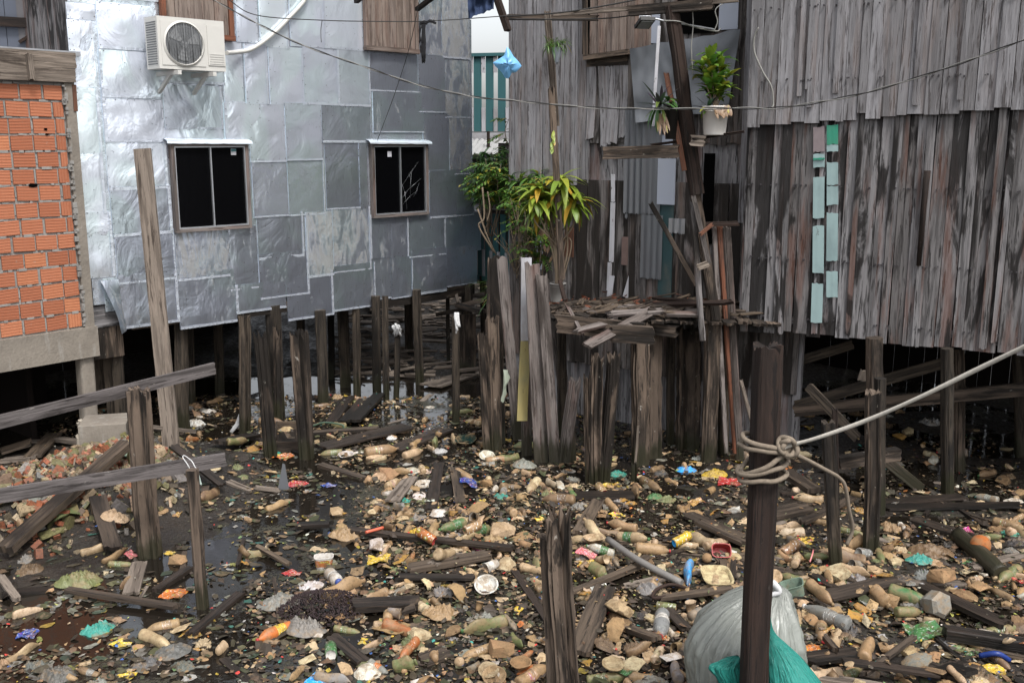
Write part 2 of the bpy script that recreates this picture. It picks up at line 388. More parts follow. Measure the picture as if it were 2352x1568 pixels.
M_tarp = fabric('grey_tarpaulin', (.15, .16, .175)); M_rag = fabric('dark_rag', (.02, .02, .022)); M_ragw = fabric('pale_rag', (.5, .5, .5)); M_teal = fabric('teal_rag', (.03, .30, .27))
def leafm(name, a, b, cc=(.3, .25, .03), rough=.45):
    t = NT(name); vc, c = t.col(); base = t.mix(c[0], a, b); base = t.mix(t.ramp(c[1], .8, .95), base, cc)
    n = t.noise(t.obj(), 30, 4, .6); base = t.mix(t.ramp(n, .55, .7, 0, .5), base, tuple(x * .4 for x in a)); t.setin(t.b, 'Base Color', base); t.setin(t.b, 'Roughness', rough)
    tr = t.n('BsdfTranslucent'); t.setin(tr, 0, base); mx = t.n('MixShader'); mx.inputs[0].default_value = .25
    t.l(t.b.outputs[0], mx.inputs[1]); t.l(tr.outputs[0], mx.inputs[2]); t.l(mx.outputs[0], t.out.inputs[0]); return t.m
L_fern = leafm('fern_leaf', (.045, .12, .02), (.10, .20, .03)); L_dark = leafm('shrub_leaf', (.03, .085, .02), (.06, .14, .035), (.10, .14, .03))
L_yel = leafm('broad_leaf', (.13, .22, .025), (.27, .32, .035), (.36, .22, .02)); L_crot = leafm('croton_leaf', (.05, .15, .02), (.20, .28, .03), (.26, .26, .03))
L_purp = leafm('purple_leaf', (.035, .012, .035), (.03, .05, .03), (.02, .06, .03)); L_dry = leafm('dry_leaf', (.24, .15, .08), (.15, .08, .04)); L_stem = flat('plant_stem', (.17, .13, .09), .9)

# trash materials take the object's own colour
def trashm(name, rough=.35, dirt=.5, mud=(.215, .145, .078), trans=0., sheen=.5, nsc=9, bump=.3):
    t = NT(name); oi = t.n('ObjectInfo'); c = oi.outputs['Color']; r = oi.outputs['Random']
    mp = t.n('Mapping'); t.l(t.obj(), mp.inputs[0]); cx = t.n('CombineXYZ'); t.l(t.math('MULTIPLY', r, 40), cx.inputs[0]); t.l(cx.outputs[0], mp.inputs['Location']); v = mp.outputs[0]
    n = t.noise(v, nsc, 7, .7, .4); n2 = t.noise(v, nsc * 6, 4, .65)
    cc = t.mix(t.ramp(n, .60 - dirt * .3, .66 - dirt * .1, 0, .3 + dirt * .6), c, mud)
    cc = t.mix(t.ramp(n2, .50, .72, 0, .55), cc, t.mix(.8, cc, (.02, .014, .01)))
    cc = t.mix(t.ramp(t.noise(v, nsc * .5, 4, .6), .55, .75, 0, .45), cc, (.10, .06, .035))
    t.bump(t.math('ADD', n, t.math('MULTIPLY', n2, .6)), bump, .008)
    t.setin(t.b, 'Base Color', cc); t.setin(t.b, 'Roughness', t.math('ADD', rough, t.math('MULTIPLY', n, .35))); t.setin(t.b, 'Specular IOR Level', sheen)
    if trans: t.setin(t.b, 'Transmission Weight', trans); t.setin(t.b, 'IOR', 1.12)
    return t.m
T_pet = trashm('dirty_plastic', .34, .7, sheen=.4, bump=.5); T_clear = trashm('clear_plastic', .12, .1, trans=.55); T_foam = trashm('foam', .9, .65, sheen=.2, nsc=14, bump=.7); T_clean = trashm('plain_plastic', .35, .08, bump=.15)
T_bag = trashm('film_bag', .3, .4, nsc=12, bump=1.0); T_card = trashm('card', .85, .45, sheen=.15)
def wrapm():
    t = NT('printed_wrapper'); oi = t.n('ObjectInfo'); c = oi.outputs['Color']; r = oi.outputs['Random']; uv = t.uv(); v = t.mp(uv, (1, 1, 1)); 
    vo = t.n('TexVoronoi'); t.l(t.mp(uv, (3, 4, 1)), vo.inputs['Vector']); vo.inputs['Scale'].default_value = 1
    h2 = t.n('HueSaturation'); t.l(c, h2.inputs['Color']); t.l(t.math('ADD', .38, t.math('MULTIPLY', r, .25)), h2.inputs['Hue'])
    cc = t.mix(t.ramp(vo.outputs[0], .28, .33, 1, 0), c, h2.outputs[0]); n = t.noise(t.mp(uv, (9, 22, 1)), 1, 2, .5)
    cc = t.mix(t.ramp(n, .62, .64, 0, .8), cc, (.75, .75, .72)); nn = t.noise(t.obj(), 22, 6, .7); cc = t.mix(t.ramp(nn, .48, .6, 0, .65), cc, (.10, .065, .035))
    t.bump(t.noise(t.obj(), 60, 4, .6), .6, .006); return t.fin(cc, .3, .5)
T_wrap = wrapm()
def scrapm():
    t = NT('scrap_mix'); vc, c = t.col(); n = t.noise(t.pos(), 45, 5, .7); cc = t.mix(t.ramp(n, .42, .7, 0, .75), vc, (.035, .025, .017)); t.bump(n, .6, .006); return t.fin(cc, .6, .35)
M_scrap = scrapm()

# ================================================================ THE SETTING
random.seed(11)
def gz(x, y):
    px, py, zd = proj((x, y, 0))
    b = -.035 + .05 * (nz(x * 1.1, y * 1.1) + .5 * nz(x * 2.7, y * 2.7, 4) + .25 * nz(x * 7, y * 7, 8)) + .012 * nz(x * 20, y * 20)
    if px > 1350: b += .035 * min(1, (px - 1350) / 300)
    if px < 800 and py > 1050: b -= .028
    m = math.exp(-(((x + 3.5) / 1.0) ** 2 + ((y - 8.15) / 1.15) ** 2))    # the rubble heap under the brick building
    b += .42 * m * (1 + .3 * nz(x * 4, y * 4, 2))
    if y > 12.2: b += min(.9, (y - 12.2) * .16) * (1 + .3 * nz(x * 2, y * 2))
    return b
g = MB(); xs = np.linspace(-9, 9, 271); ys = np.linspace(3.4, 19, 235)
g.grid([[(x, y, gz(x, y)) for x in xs] for y in ys], lambda i, j: (j * .05, i * .05), (.5, .5, 0))
far = -.06
for a, b, c_, d in ((-60, -40, 60, 3.4), (-60, 19, 60, 90), (-60, 3.4, -9, 19), (9, 3.4, 60, 19)): g.quad([(a, b, far), (c_, b, far), (c_, d, far), (a, d, far)], [(0, 0)] * 4, (.5, .5, 0))
g.build('ground', M_mud, kind='structure')
wt = MB(); wt.quad([(-30, -6, 0), (30, -6, 0), (30, 30, 0), (-30, 30, 0)], [(0, 0)] * 4, (0, 0, 0)); wt.build('water', M_water, kind='structure')

def planked(mb, W, u0, u1, z0, z1, wmin, wmax, off=0, t=.022, jitb=.02, jitt=.0, col=None, lean=.003, gap=.004, lap=.25, skip=None, g=None):
    u = u0; k = 0
    while u < u1 - .01:
        w_ = min(rr(wmin, wmax), u1 - u + .02); c = u + w_ / 2
        if not (skip and skip(c)):
            b = z0 + rr(-1, 1) * jitb; tz = z1 + rr(-1, 1) * jitt; o = off + (.012 if random.random() < lap else 0) + rr(0, .004)
            l = rr(-1, 1) * lean * (z1 - z0)
            mb.plank(W.P(c - l, b, o), W.P(c + l, tz, o), w_ - gap, t, wd=W.d, col=col or rc(g() if g else None), seg=max(3, int((z1 - z0) * 2)), rough=.02)
        u += w_; k += 1

# ---------------------------------------------------------------- house clad in printing sheets
A = Wall((-3.75, 9.63), (-.43, 12.97)); ZB = 1.16
SA0 = A.px(205, 640)[0]; SA1 = A.px(1088, 640)[0]
hA = empty('sheet_metal_house', A.P(2, 0), 'stilt house clad in dented silver printing sheets with two black sliding windows', 'house')
core = MB()
def slab(mb, W, u0, u1, z0, z1, t, off, col=None, mi=0):
    mb.box(W.P((u0 + u1) / 2, (z0 + z1) / 2, off - t / 2), W.d * (u1 - u0) / 2, W.n * t / 2, Vector((0, 0, (z1 - z0) / 2)), col, mi)
D_A = 3.6
slab(core, A, SA0 + .02, SA1 - .02, ZB + .06, 5.6, .05, -.03)
for u in (SA0 + .05, SA1 - .05):
    core.box(A.P(u, 3.35, -D_A / 2 - .1), A.d * .02, A.n * (D_A / 2), Vector((0, 0, 2.2)))
core.box(A.P((SA0 + SA1) / 2, ZB + .1, -D_A / 2 - .08), A.d * (SA1 - SA0) / 2, A.n * D_A / 2, (0, 0, .03))
core.build('wall', W_low, hA)
rf = MB(); rf.box(A.P((SA0 + SA1) / 2, 5.7, -D_A / 2), A.d * ((SA1 - SA0) / 2 + .1), A.n * (D_A / 2 + .15), (0, 0, .04)); rf.build('roof', M_zinc, hA)
bk = MB(); BA = Wall(A.P(SA0 - 3, 0, -D_A)[:2], A.P(SA1, 0, -D_A)[:2]); planked(bk, BA, 0, 3 + SA1 - SA0 - 1.3, -.2, ZB + .1, .12, .2, 0, col=(.5, .9, 0)); bk.build('shade_closure', M_shade, hA)  # added back closure that keeps stray daylight from under the floor
sh = MB()
def sheet(x0, y0, x1, y1, wear_shade=.2, off=0., seam='', tone=None, amp=.010, dark=0):
    """one nailed sheet: picture corners projected onto the facade"""
    u0, z1 = A.px(x0, y0); u1, z0 = A.px(x1, y1)
    if u1 - u0 < .05: return
    n = max(4, int((u1 - u0) / .05)); m = max(4, int((z1 - z0) / .05)); sd = rr(0, 99); ou, ov = rr(0, 9), rr(0, 9)
    o0 = .006 + off + rr(0, .006); tl = rr(-.008, .008)
    def P(i, j):
        fu, fv = j / n, i / m; e = min(1, 5 * min(fu, 1 - fu, fv, 1 - fv) + .05)
        return A.P(u0 + (u1 - u0) * fu + tl * (fv - .5), z0 + (z1 - z0) * fv + tl * (fu - .5), o0 + e * amp * (.35 + 1.1 * nz(fu * 2.2 + sd, fv * 2.2, sd) + .3 * nz(fu * 6 + sd, fv * 5)))
    if wear_shade < .8: wear_shade = .45 * wear_shade + .55 * max(0, min(.75, (x0 + x1 - 480) / 1800 * .42 + (y0 + y1 - 300) / 1200 * .45))  # real wear blended with a painted fall-off of reflected sky, right and down
    t = rr(0, 1) if tone is None else tone
    col = (t, wear_shade, 0)
    sh.grid([[P(i, j) for j in range(n + 1)] for i in range(m + 1)], lambda i, j: (ou + j / n * (u1 - u0), ov + i / m * (z1 - z0)), col)
    # return edge so the sheet has thickness
    for (a, b) in (((u0, z0), (u1, z0)), ((u1, z0), (u1, z1)), ((u0, z1), (u0, z0)), ((u1, z1), (u0, z1))):
        sh.quad([A.P(*a, -.004), A.P(*b, -.004), A.P(*b, o0 + .001), A.P(*a, o0 + .001)], [(0, 0), (.1, 0), (.1, .01), (0, .01)], (t, wear_shade, .0))
    # unprinted margin strips
    for q in seam:
        wv = rr(.014, .032); o = o0 + amp * .3 + .004
        r = {'b': (u0, z0, u1, z0 + wv), 't': (u0, z1 - wv, u1, z1), 'l': (u0, z0, u0 + wv, z1), 'r': (u1 - wv, z0, u1, z1)}[q]
        k = 8; ho = q in 'bt'
        pa, pb = [], []
        for i in range(k + 1):
            f = i / k; jo = o + rr(-.001, .0015)
            if ho: x = r[0] + (r[2] - r[0]) * f; pa.append(A.P(x, r[1] + rr(-.002, .002), jo)); pb.append(A.P(x, r[3] + rr(-.002, .002), jo))
            else: z = r[1] + (r[3] - r[1]) * f; pb.append(A.P(r[0] + rr(-.002, .002), z, jo)); pa.append(A.P(r[2] + rr(-.002, .002), z, jo))
        sh.grid([pa, pb], lambda i, j: (ou + j * .1, ov + i * .02), (t, .35, .6))
    # nails
    N = []
    st = rr(.07, .11)
    for k in range(int((u1 - u0) / st)): N += [(u0 + (k + rr(.3, .7)) * st, z0 + .012)] + ([(u0 + (k + rr(.2, .8)) * st, z1 - .012)] if random.random() < .6 else [])
    for k in range(int((z1 - z0) / st)): N += [(u1 - .012, z0 + (k + rr(.3, .7)) * st), (u0 + .012, z0 + (k + rr(.3, .7)) * st)]
    for k in range(int((u1 - u0) * (z1 - z0) * 20)): N.append((rr(u0, u1), rr(z0, z1)))
    for (a, b) in N:
        s_ = rr(.0035, .006); fu = (a - u0) / (u1 - u0); fv = (b - z0) / (z1 - z0); e = min(1, 5 * min(fu, 1 - fu, fv, 1 - fv) + .05)
        o = o0 + .0025 + max(0, e * amp * (.35 + 1.1 * nz(fu * 2.2 + sd, fv * 2.2, sd) + .3 * nz(fu * 6 + sd, fv * 5))) + (.004 if e < .2 else 0)
        sh.quad([A.P(a - s_, b, o), A.P(a, b - s_, o), A.P(a + s_, b, o), A.P(a, b + s_, o)], [(0, 0)] * 4, (0, 0, 0), 1)
# left column
for r in ((148, -70, 218, 10), (150, 5, 219, 48), (152, 44, 222, 201), (166, 200, 234, 352), (176, 350, 244, 490), (188, 488, 256, 540), (192, 533, 264, 634)): sheet(*r, wear_shade=.05, seam='r' if r[1] > 100 else '', amp=.014, tone=.1)
sheet(236, 640, 274, 712, wear_shade=.1, amp=.008)
for r, s in (((216, -60, 362, 6), 'b'), ((218, 3, 356, 120), 'b'), ((224, 113, 372, 228), 'bl'), ((232, 225, 378, 326), 'bl'), ((240, 322, 386, 433), 'br'), ((250, 430, 396, 535), 'br'), ((262, 533, 404, 640), 'br'), ((268, 632, 412, 738), 'br')):
    sheet(*r, wear_shade=.12 if r[1] < 400 else .5, seam=s, amp=.013 if r[1] < 400 else .006, off=.004)
for r, s in (((356, 90, 515, 196), 'b'), ((372, 193, 512, 297), 'br'), ((377, 294, 512, 330), '')): sheet(*r, wear_shade=.12, seam=s, off=.002)
for r, s, wv in (((536, -60, 592, 100), '', .05), ((508, 95, 560, 240), 'b', .05), ((590, -60, 662, 112), 'r', .08), ((558, 100, 616, 240), 'r', .1), ((512, 236, 600, 330), 'l', .1),
    ((660, -60, 748, 112), 'r', .1), ((742, -60, 834, 118), 'b', .15), ((614, 105, 698, 242), 'r', .1), ((694, 108, 780, 243), 'rb', .1), ((774, 112, 850, 246), 'rb', .2), ((568, 238, 656, 372), 'b', .12),
    ((652, 236, 740, 368), 'b', .12), ((736, 242, 850, 328), 'b', .62), ((846, 120, 962, 214), 'b', .55), ((854, 205, 972, 305), 'b', .62), ((576, 364, 662, 496), 'b', .2), ((658, 364, 746, 492), 'rb', .2), ((744, 326, 828, 478), 'b', .45), ((822, 326, 846, 478), '', .5),
    ((956, -60, 1014, 128), '', .8), ((1012, -60, 1078, 138), 'b', .95), ((958, 125, 1022, 260), 'b', .42), ((1020, 136, 1080, 272), 'b', .85), ((970, 258, 1034, 396), 'b', .45), ((1030, 268, 1082, 400), 'b', .85), ((984, 392, 1046, 498), 'b', .35), ((1040, 390, 1087, 494), 'b', .35),
    ((398, 526, 528, 634), 'b', .8), ((405, 630, 544, 738), 'b', .72), ((520, 522, 594, 660), 'b', .4), ((538, 655, 656, 706), 'bl', .35), ((588, 492, 698, 588), 'rb', .45), ((592, 584, 710, 674), 'rb', .4), ((700, 488, 766, 632), 'lb', .98),
    ((762, 478, 852, 618), 'rb', .82), ((846, 494, 898, 590), 'l', .5), ((894, 492, 938, 588), 'r', .5), ((936, 488, 1022, 584), 'b', .3), ((1018, 486, 1104, 574), 'l', .3), ((850, 584, 898, 684), 'b', .45), ((896, 580, 948, 680), 'rb', .45), ((944, 574, 1024, 668), 'b', .35), ((1020, 570, 1094, 650), 'b', .45),
    ((656, 632, 766, 722), 'br', .35), ((758, 612, 862, 702), 'br', .35)):
    sheet(*r, wear_shade=wv, seam=s, amp=.013 if (r[1] < 360 and r[0] < 730) else .006, off=rr(0, .006))
# seamless backing of flat sheet so no wood shows between
sheet(150, -60, 1086, 600, wear_shade=.4, amp=.0, off=-.006)
# curled flap at the low left corner
fl = []
for i in range(9):
    f = i / 8; a = A.px(228 + 38 * f, 645 + 118 * f); b = A.px(268 + 20 * f, 640 + 118 * f)
    fl.append([A.P(a[0] + (b[0] - a[0]) * k / 5, a[1] + (b[1] - a[1]) * k / 5, .03 + .13 * math.sin(f * 2.2) * (1 - k / 5) + .02 * nz(f * 5, k)) for k in range(6)])
sh.grid(fl[::-1], lambda i, j: (j * .05, i * .08), (.2, .75, 0)); sh.grid([[p - A.n * .003 for p in r_] for r_ in fl], lambda i, j: (j * .05, i * .08), (.2, .75, 0))
sh.build('sheet_cladding', [M_sheet, M_nail], hA)
# fascia of bare boards peeping below the sheets
fb = MB()
for (x0, y0, x1, y1) in ((300, 722, 412, 752), (540, 700, 662, 722), (860, 670, 1090, 690)): 
    a = A.px(x0, y0); b = A.px(x1, y1); fb = MB(); fb.plank(A.P(a[0], (a[1] + b[1]) / 2 + .0, -.01), A.P(b[0], (a[1] + b[1]) / 2, -.01), abs(a[1] - A.px(x0, y0 + 26)[1]), .03, wd=(0, 0, 1)); fb.build('fascia', W_rot, hA)
def window(H, W, x0, y0, x1, y1, hood, sticker, cracks=False, red=False):
    u0, z1 = W.px(x0, y0); u1, z0 = W.px(x1, y1); fw = .034
    f = MB()
    for (a, b, c, d, ax) in ((u0, z0, u0, z1, 0), (u1, z0, u1, z1, 0), (u0 - fw / 2, z0, u1 + fw / 2, z0, 1), (u0 - fw / 2, z1, u1 + fw / 2, z1, 1)):
        f.plank(W.P(a, b, .035), W.P(c, d, .035), fw, .06, wd=W.d if ax == 0 else (0, 0, 1), col=rc(.4), rough=.05)
    fo = f.build('window_frame', W_grey2, H)
    a0, a1, b0, b1 = u0 + fw / 2, u1 - fw / 2, z0 + fw / 2, z1 - fw / 2
    s = MB(); um = (a0 + a1) / 2; t = .014
    for (p, q, r_, v) in ((a0 + t / 2, b0, a0 + t / 2, b1), (a1 - t / 2, b0, a1 - t / 2, b1), (um, b0, um, b1)): s.plank(W.P(p, q, .042), W.P(r_, v, .042), t, .03, wd=W.d, rough=0)
    for zz in (b0 + t / 2, b1 - t / 2): s.plank(W.P(a0, zz, .043), W.P(a1, zz, .043), t, .03, wd=(0, 0, 1), rough=0)
    s.build('sash', M_alu, fo, org=H.location)
    p = MB(); slab(p, W, a0, a1, b0, b1, .006, .034)
    p.build('pane', M_glass, fo, org=H.location)
    if sticker:
        q = MB(); cu, cz = W.px(*sticker[0]); slab(q, W, cu - .03, cu + .03, cz - .032, cz + .032, .002, .038, mi=0)
        if sticker[1]: slab(q, W, cu - .028, cu + .028, cz + .004, cz + .03, .002, .0405, mi=1)
        q.build('sticker', [W_white, W_teal], fo, org=H.location)
    if cracks:
        q = MB(); random.seed(5)
        for (x_, y_, xx, yy) in ((956, 372, 920, 425), (950, 440, 918, 472), (962, 410, 932, 436), (932, 436, 915, 458), (940, 395, 938, 455), (925, 440, 930, 480), (958, 420, 945, 452), (920, 425, 926, 440)):
            c0, c1 = W.px(x_, y_), W.px(xx, yy); mu, mz = (c0[0] + c1[0]) / 2 + rr(-.01, .01), (c0[1] + c1[1]) / 2 + rr(-.02, .02)
            q.tube([W.P(*c0, .039), W.P(mu, mz, .039), W.P(*c1, .039)], .0008, 4)
        q.build('crack', M_alu, fo, org=H.location)
    if hood:
        h = MB(); hx0, hx1 = u0 - .07, u1 + .05; row = []
        for k, (o, dz) in enumerate(((.0, .062), (.04, .055), (.08, .045), (.10, .028), (.102, .014))): row.append([W.P(hx0 + (hx1 - hx0) * j / 14, z1 + dz + .008 * nz(j * .6, k) - (.01 * (j / 14)), o) for j in range(15)])
        h.grid(row[::-1], lambda i, j: (j * .05, i * .05), (.1, .2, .25)); h.grid([[q_ - Vector((0, 0, .004)) for q_ in r_] for r_ in row], lambda i, j: (j * .05, i * .05), (.1, .2, .6))
        h.build('window_hood', M_sheet, H)
    return fo
tag(window(hA, A, 389, 332, 569, 519, True, ((532, 349), True)), 'window of two black sliding panes with a blue and white sticker')
tag(window(hA, A, 849, 332, 976, 489, True, ((890, 354), False), True), 'window with a cracked pane and a small white sticker')
def shutter(H, W, x0, y0, x1, y1, mat, fm, nb, frame_off=.05, fw=.05, sides='lrb'):
    u0, z1 = W.px(x0, y0); u1, z0 = W.px(x1, y1); z1 = max(z1, z0 + .8)
    f = MB()
    if 'l' in sides: f.plank(W.P(u0, z0, frame_off), W.P(u0, z1, frame_off), fw, .05, wd=W.d)
    if 'r' in sides: f.plank(W.P(u1, z0, frame_off), W.P(u1, z1, frame_off), fw, .05, wd=W.d)
    if 'b' in sides: f.plank(W.P(u0 - .03, z0, frame_off + .003), W.P(u1 + .03, z0, frame_off + .003), fw, .06, wd=(0, 0, 1))
    fo = f.build('shutter_frame', fm, H)
    s = MB(); planked(s, W, u0 + .02, u1 - .02, z0 + .03, z1, (u1 - u0) / nb * .95, (u1 - u0) / nb * 1.05, .035, .02, 0, 0, g=lambda: rr(.2, .5)); s.build('shutter', mat, fo, org=H.location); return fo
shutter(hA, A, 364, -40, 526, 90, W_shut, W_red, 7)
shutter(hA, A, 832, -50, 950, 120, W_shut, W_shut, 7)
for a_, b_ in ((AY(958, 22, 11.75), AY(1000, -10, 11.35)), (AY(818, 4, 11.3), AY(836, -10, 11.1))): st = MB(); st.plank(a_, b_, .05, .04); st.build('shutter_stay', W_dark, hA)

# air conditioner on brackets
cu, cz = A.px(438, 103, .36); aw, ah, ad = .68, .47, .25
ac = empty('air_conditioner', A.P(cu, cz - ah / 2, .2), 'dusty white air conditioner box bolted high on the silver wall', 'air conditioner')
b = MB(); o0 = .14
AW = Wall(A.P(-1, 0, 0)[:2], A.P(5, 0, 0)[:2]); uu = cu + 1
slab(b, AW, uu - aw / 2, uu + aw / 2, cz - ah / 2, cz + ah / 2, ad, o0 + ad)
b.build('casing', M_ac, ac)
def ring(mb, W, u, z, off, r0, r1, n=40, dz=0, col=(0, 0, 0)):
    P0 = [W.P(u + r0 * math.cos(2 * math.pi * k / n), z + r0 * math.sin(2 * math.pi * k / n), off) for k in range(n)]
    P1 = [W.P(u + r1 * math.cos(2 * math.pi * k / n), z + r1 * math.sin(2 * math.pi * k / n), off + dz) for k in range(n)]
    mb.grid([P1, P0], lambda i, j: (0, 0), col, 0, True, True)
fo = o0 + ad; fu = uu - .085; fz = cz
q = MB(); slab(q, AW, fu - .225, fu + .215, cz - ah / 2 + .035, cz + ah / 2 - .035, .008, fo + .006); ring(q, AW, fu, fz, fo + .012, .187, .193, dz=.012); ring(q, AW, fu, fz, fo + .024, .193, .208, dz=-.012)
slab(q, AW, uu + .155, uu + .335, cz - ah / 2 + .05, cz + ah / 2 - .05, .008, fo + .008)
for k in range(5): slab(q, AW, uu + .17, uu + .32, cz - .17 + k * .022, cz - .163 + k * .022, .006, fo + .012)
q.build('front_panel', M_ac, ac)
q = MB(); P0 = [AW.P(fu + .185 * math.cos(2 * math.pi * k / 40), fz + .185 * math.sin(2 * math.pi * k / 40), fo + .0085) for k in range(40)]; q.quad(P0, [(0, 0)] * 40, (0, 0, 0)); ring(q, AW, fu, fz, fo + .0095, 0.0, .04, dz=.004)
for k in range(3):
    pts = []
    for j in range(7):
        a = k * 2.094 + .12 * j; r_ = .158; pts.append(AW.P(fu + r_ * math.cos(a), fz + r_ * math.sin(a), fo + .0125))
    q.quad([AW.P(fu, fz, fo + .0125)] + pts, [(0, 0)] * 8, (0, 0, 0), 1)
q.build('fan', [M_acd, flat('fan_blade', (.19, .195, .2), .5)], ac)
q = MB()
for k in range(1, 14):
    x = -.185 + .37 * k / 14; h = math.sqrt(max(0, .185 ** 2 - x * x)); q.tube([AW.P(fu + x, fz - h, fo + .02), AW.P(fu + x, fz + h, fo + .02)], .0042 if k % 3 == 1 else .0012, 5)
for r_ in (.05, .085, .12, .15): q.tube([AW.P(fu + r_ * math.cos(a / 16 * math.pi), fz + r_ * math.sin(a / 16 * math.pi), fo + .018) for a in range(33)], .0012, 4, cap=False)
q.build('grille', M_acd, ac)
q = MB()
for k in range(18): slab(q, Wall((AW.P(uu - aw / 2, 0, o0))[:2], (AW.P(uu - aw / 2, 0, o0 + ad))[:2]), .03, ad - .03, cz - ah / 2 + .04 + k * .022, cz - ah / 2 + .05 + k * .022, .006, .004)
q.build('side_vent', M_acd, ac)
for sg in (-.18, .18):
    q = MB(); q.plank(AW.P(uu + sg, cz - ah / 2 - .03, .01), AW.P(uu + sg, cz - ah / 2 - .03, .46), .035, .04, wd=AW.d, rough=0); q.plank(AW.P(uu + sg, cz - ah / 2 - .2, .02), AW.P(uu + sg, cz - ah / 2 - .03, .3), .03, .03, wd=AW.d, rough=0); q.build('bracket', M_ac, ac)
q = MB(); q.tube(crom([A.pt(521, 122, .22), A.pt(545, 120, .08), A.pt(580, 112, .06), A.pt(625, 80, .06), A.pt(665, 40, .06), A.pt(700, 0, .06), A.pt(712, -40, .06)]), .022, 8); q.build('conduit', M_ac, ac)

# ---------------------------------------------------------------- posts: each a thing of its own
def pile(x0, y0, x1, y1, wpx, label, mat=W_pile, jag=.0, asp=1., group=None, yaw=None, cat='post', name='wooden_post', groove=.11, zb=0, grow=.25, col=None, ret=False, Y=None, n=30, taper=0, deep=True):
    """top pixel, foot pixel (standing in the ground), width in pixels"""
    if Y is None: b = G(x1, y1, zb)
    else: b = AY(x1, y1, Y)
    t = AY(x0, y0, b.y + rr(-.02, .02)); zd = proj(b)[2]; w = wpx / F * zd * .97
    ax = (t - b).normalized(); b0 = b - ax * (grow if deep else 0)
    m = MB(); m.post(b0, t, w, w * asp, yaw if yaw is not None else rr(-.3, .3), jag, col=col, groove=groove, n=n, taper=taper, seg=max(8, int((t - b0).length * 9)))
    return m.build(name, mat, None, org=(b.x, b.y, b.z), label=label, cat=cat, group=group)
UG = 'piles under the silver house'
for i, (x0, x1, y1, wp, yt, lab) in enumerate(((628, 637, 945, 32, 700, 'dark pile under the silver house, behind the pair of tall rotten stumps'), (735, 742, 928, 27, 712, 'two-toned square pile at the front edge of the silver house'), (788, 793, 888, 24, 706, 'dark shaded pile set back under the silver house'),
    (818, 821, 906, 17, 700, 'slim brown pile under the silver house, left of the mossy pile'), (862, 866, 902, 21, 680, 'mossy stepped pile under the silver house'), (884, 888, 918, 15, 680, 'narrow straight pile just right of the mossy pile'), (938, 941, 832, 20, 670, 'black shaded pile right of the rag-topped stake'),
    (956, 965, 882, 20, 665, 'pale brown pile beside the puddle at the right end of the silver house'), (1072, 1072, 850, 26, 650, 'short pile carrying the right corner of the silver house'), (415, 420, 985, 28, 735, 'round pile at the left front of the silver house, right of the long leaning board'),
    (500, 505, 905, 22, 720, 'shadowy square pile deep under the silver house'), (436, 442, 930, 16, 735, 'thin pile right behind the round front pile'), (690, 690, 880, 20, 690, 'shadowy pile between the twin stump and the two-toned pile'), (760, 762, 870, 15, 690, 'dim pile behind the two-toned pile'), (1028, 1030, 850, 9, 652, 'thin stick of a pile near the right corner of the silver house'))):
    pile(x0, yt, x1, y1, wp, lab, W_pile, group=UG, deep=True, zb=0)
SG = 'broken stumps standing in the water'
pile(560, 720, 563, 1000, 25, 'grey stump leaning beside the wooden drawer, farthest left of the tall stumps', W_pile, .10, group=SG, groove=.2)
pile(594, 758, 622, 1048, 30, 'gnarled stump standing against the left end of the wooden drawer', W_rot, .11, group=SG, groove=.24)
pile(636, 745, 639, 960, 20, 'split dark stump behind the drawer stumps', W_rot, .11, group=SG, groove=.24)
pile(681, 752, 703, 1053, 30, 'tall double-topped stump at the right end of the wooden drawer', W_rot, .11, group=SG, groove=.24, asp=.8)
pile(698, 756, 712, 1052, 18, 'narrow half of the double-topped stump by the drawer', W_rot, .05, group=SG)
pile(914, 756, 910, 912, 14, 'rag-topped thin stake under the silver house', W_pile, .04, group=SG)
pile(1047, 722, 1047, 974, 18, 'slim stump with a white rag, left of the plank cluster', W_pile, .05, group=SG)
pile(556, 880, 556, 1000, 12, 'short dark stub with a peeling top left of the drawer', W_rot, .04, group=SG)
pile(1108, 757, 1124, 1034, 24, 'rotten grooved stump on the left of the white and yellow board', W_rot, .10, group=SG, groove=.25)
pile(1130, 720, 1138, 1030, 30, 'thick rotten stump next to the white and yellow board', W_rot, .10, group=SG, groove=.25)
pile(1147, 836, 1152, 1000, 20, 'low rotten stump tucked behind the thick one by the white board', W_rot, .11, group=SG, groove=.28)
pile(1348, 855, 1352, 1108, 18, 'lowest spiky stump of the three left of the platform', W_rot, .12, group=SG, groove=.3)
pile(1371, 810, 1370, 1110, 30, 'middle spiky stump of the three left of the platform', W_rot, .12, group=SG, groove=.3)
pile(1409, 805, 1387, 1102, 27, 'tallest leaning spiky stump of the three left of the platform', W_rot, .10, group=SG, groove=.3)
pile(1320, 862, 1296, 1063, 28, 'stump leaning right in front of the silver boards', W_grey2, .12, group=SG, groove=.25)
pile(1456, 1060, 1456, 1105, 14, 'tiny crumbled stub in front of the platform post', W_rot, .04, group=SG, groove=.25)
pile(1466, 975, 1456, 1100, 6, 'thin stick leaning on the massive platform post', W_board, .02, group=SG)
pile(1902, 965, 1919, 1304, 32, 'square brown stump right of the rope post', W_pile, .02, group=SG, asp=.8)
pile(1918, 935, 1925, 1296, 14, 'narrow dark stump clinging behind the square brown stump', W_dark, .02, group=SG)
pile(2006, 895, 2000, 1268, 38, 'thick black stump under the right house', W_rot, .04, group=SG)
pile(2022, 868, 2020, 1180, 24, 'sawn reddish post behind the thick black stump', W_pile, .0, group=SG)
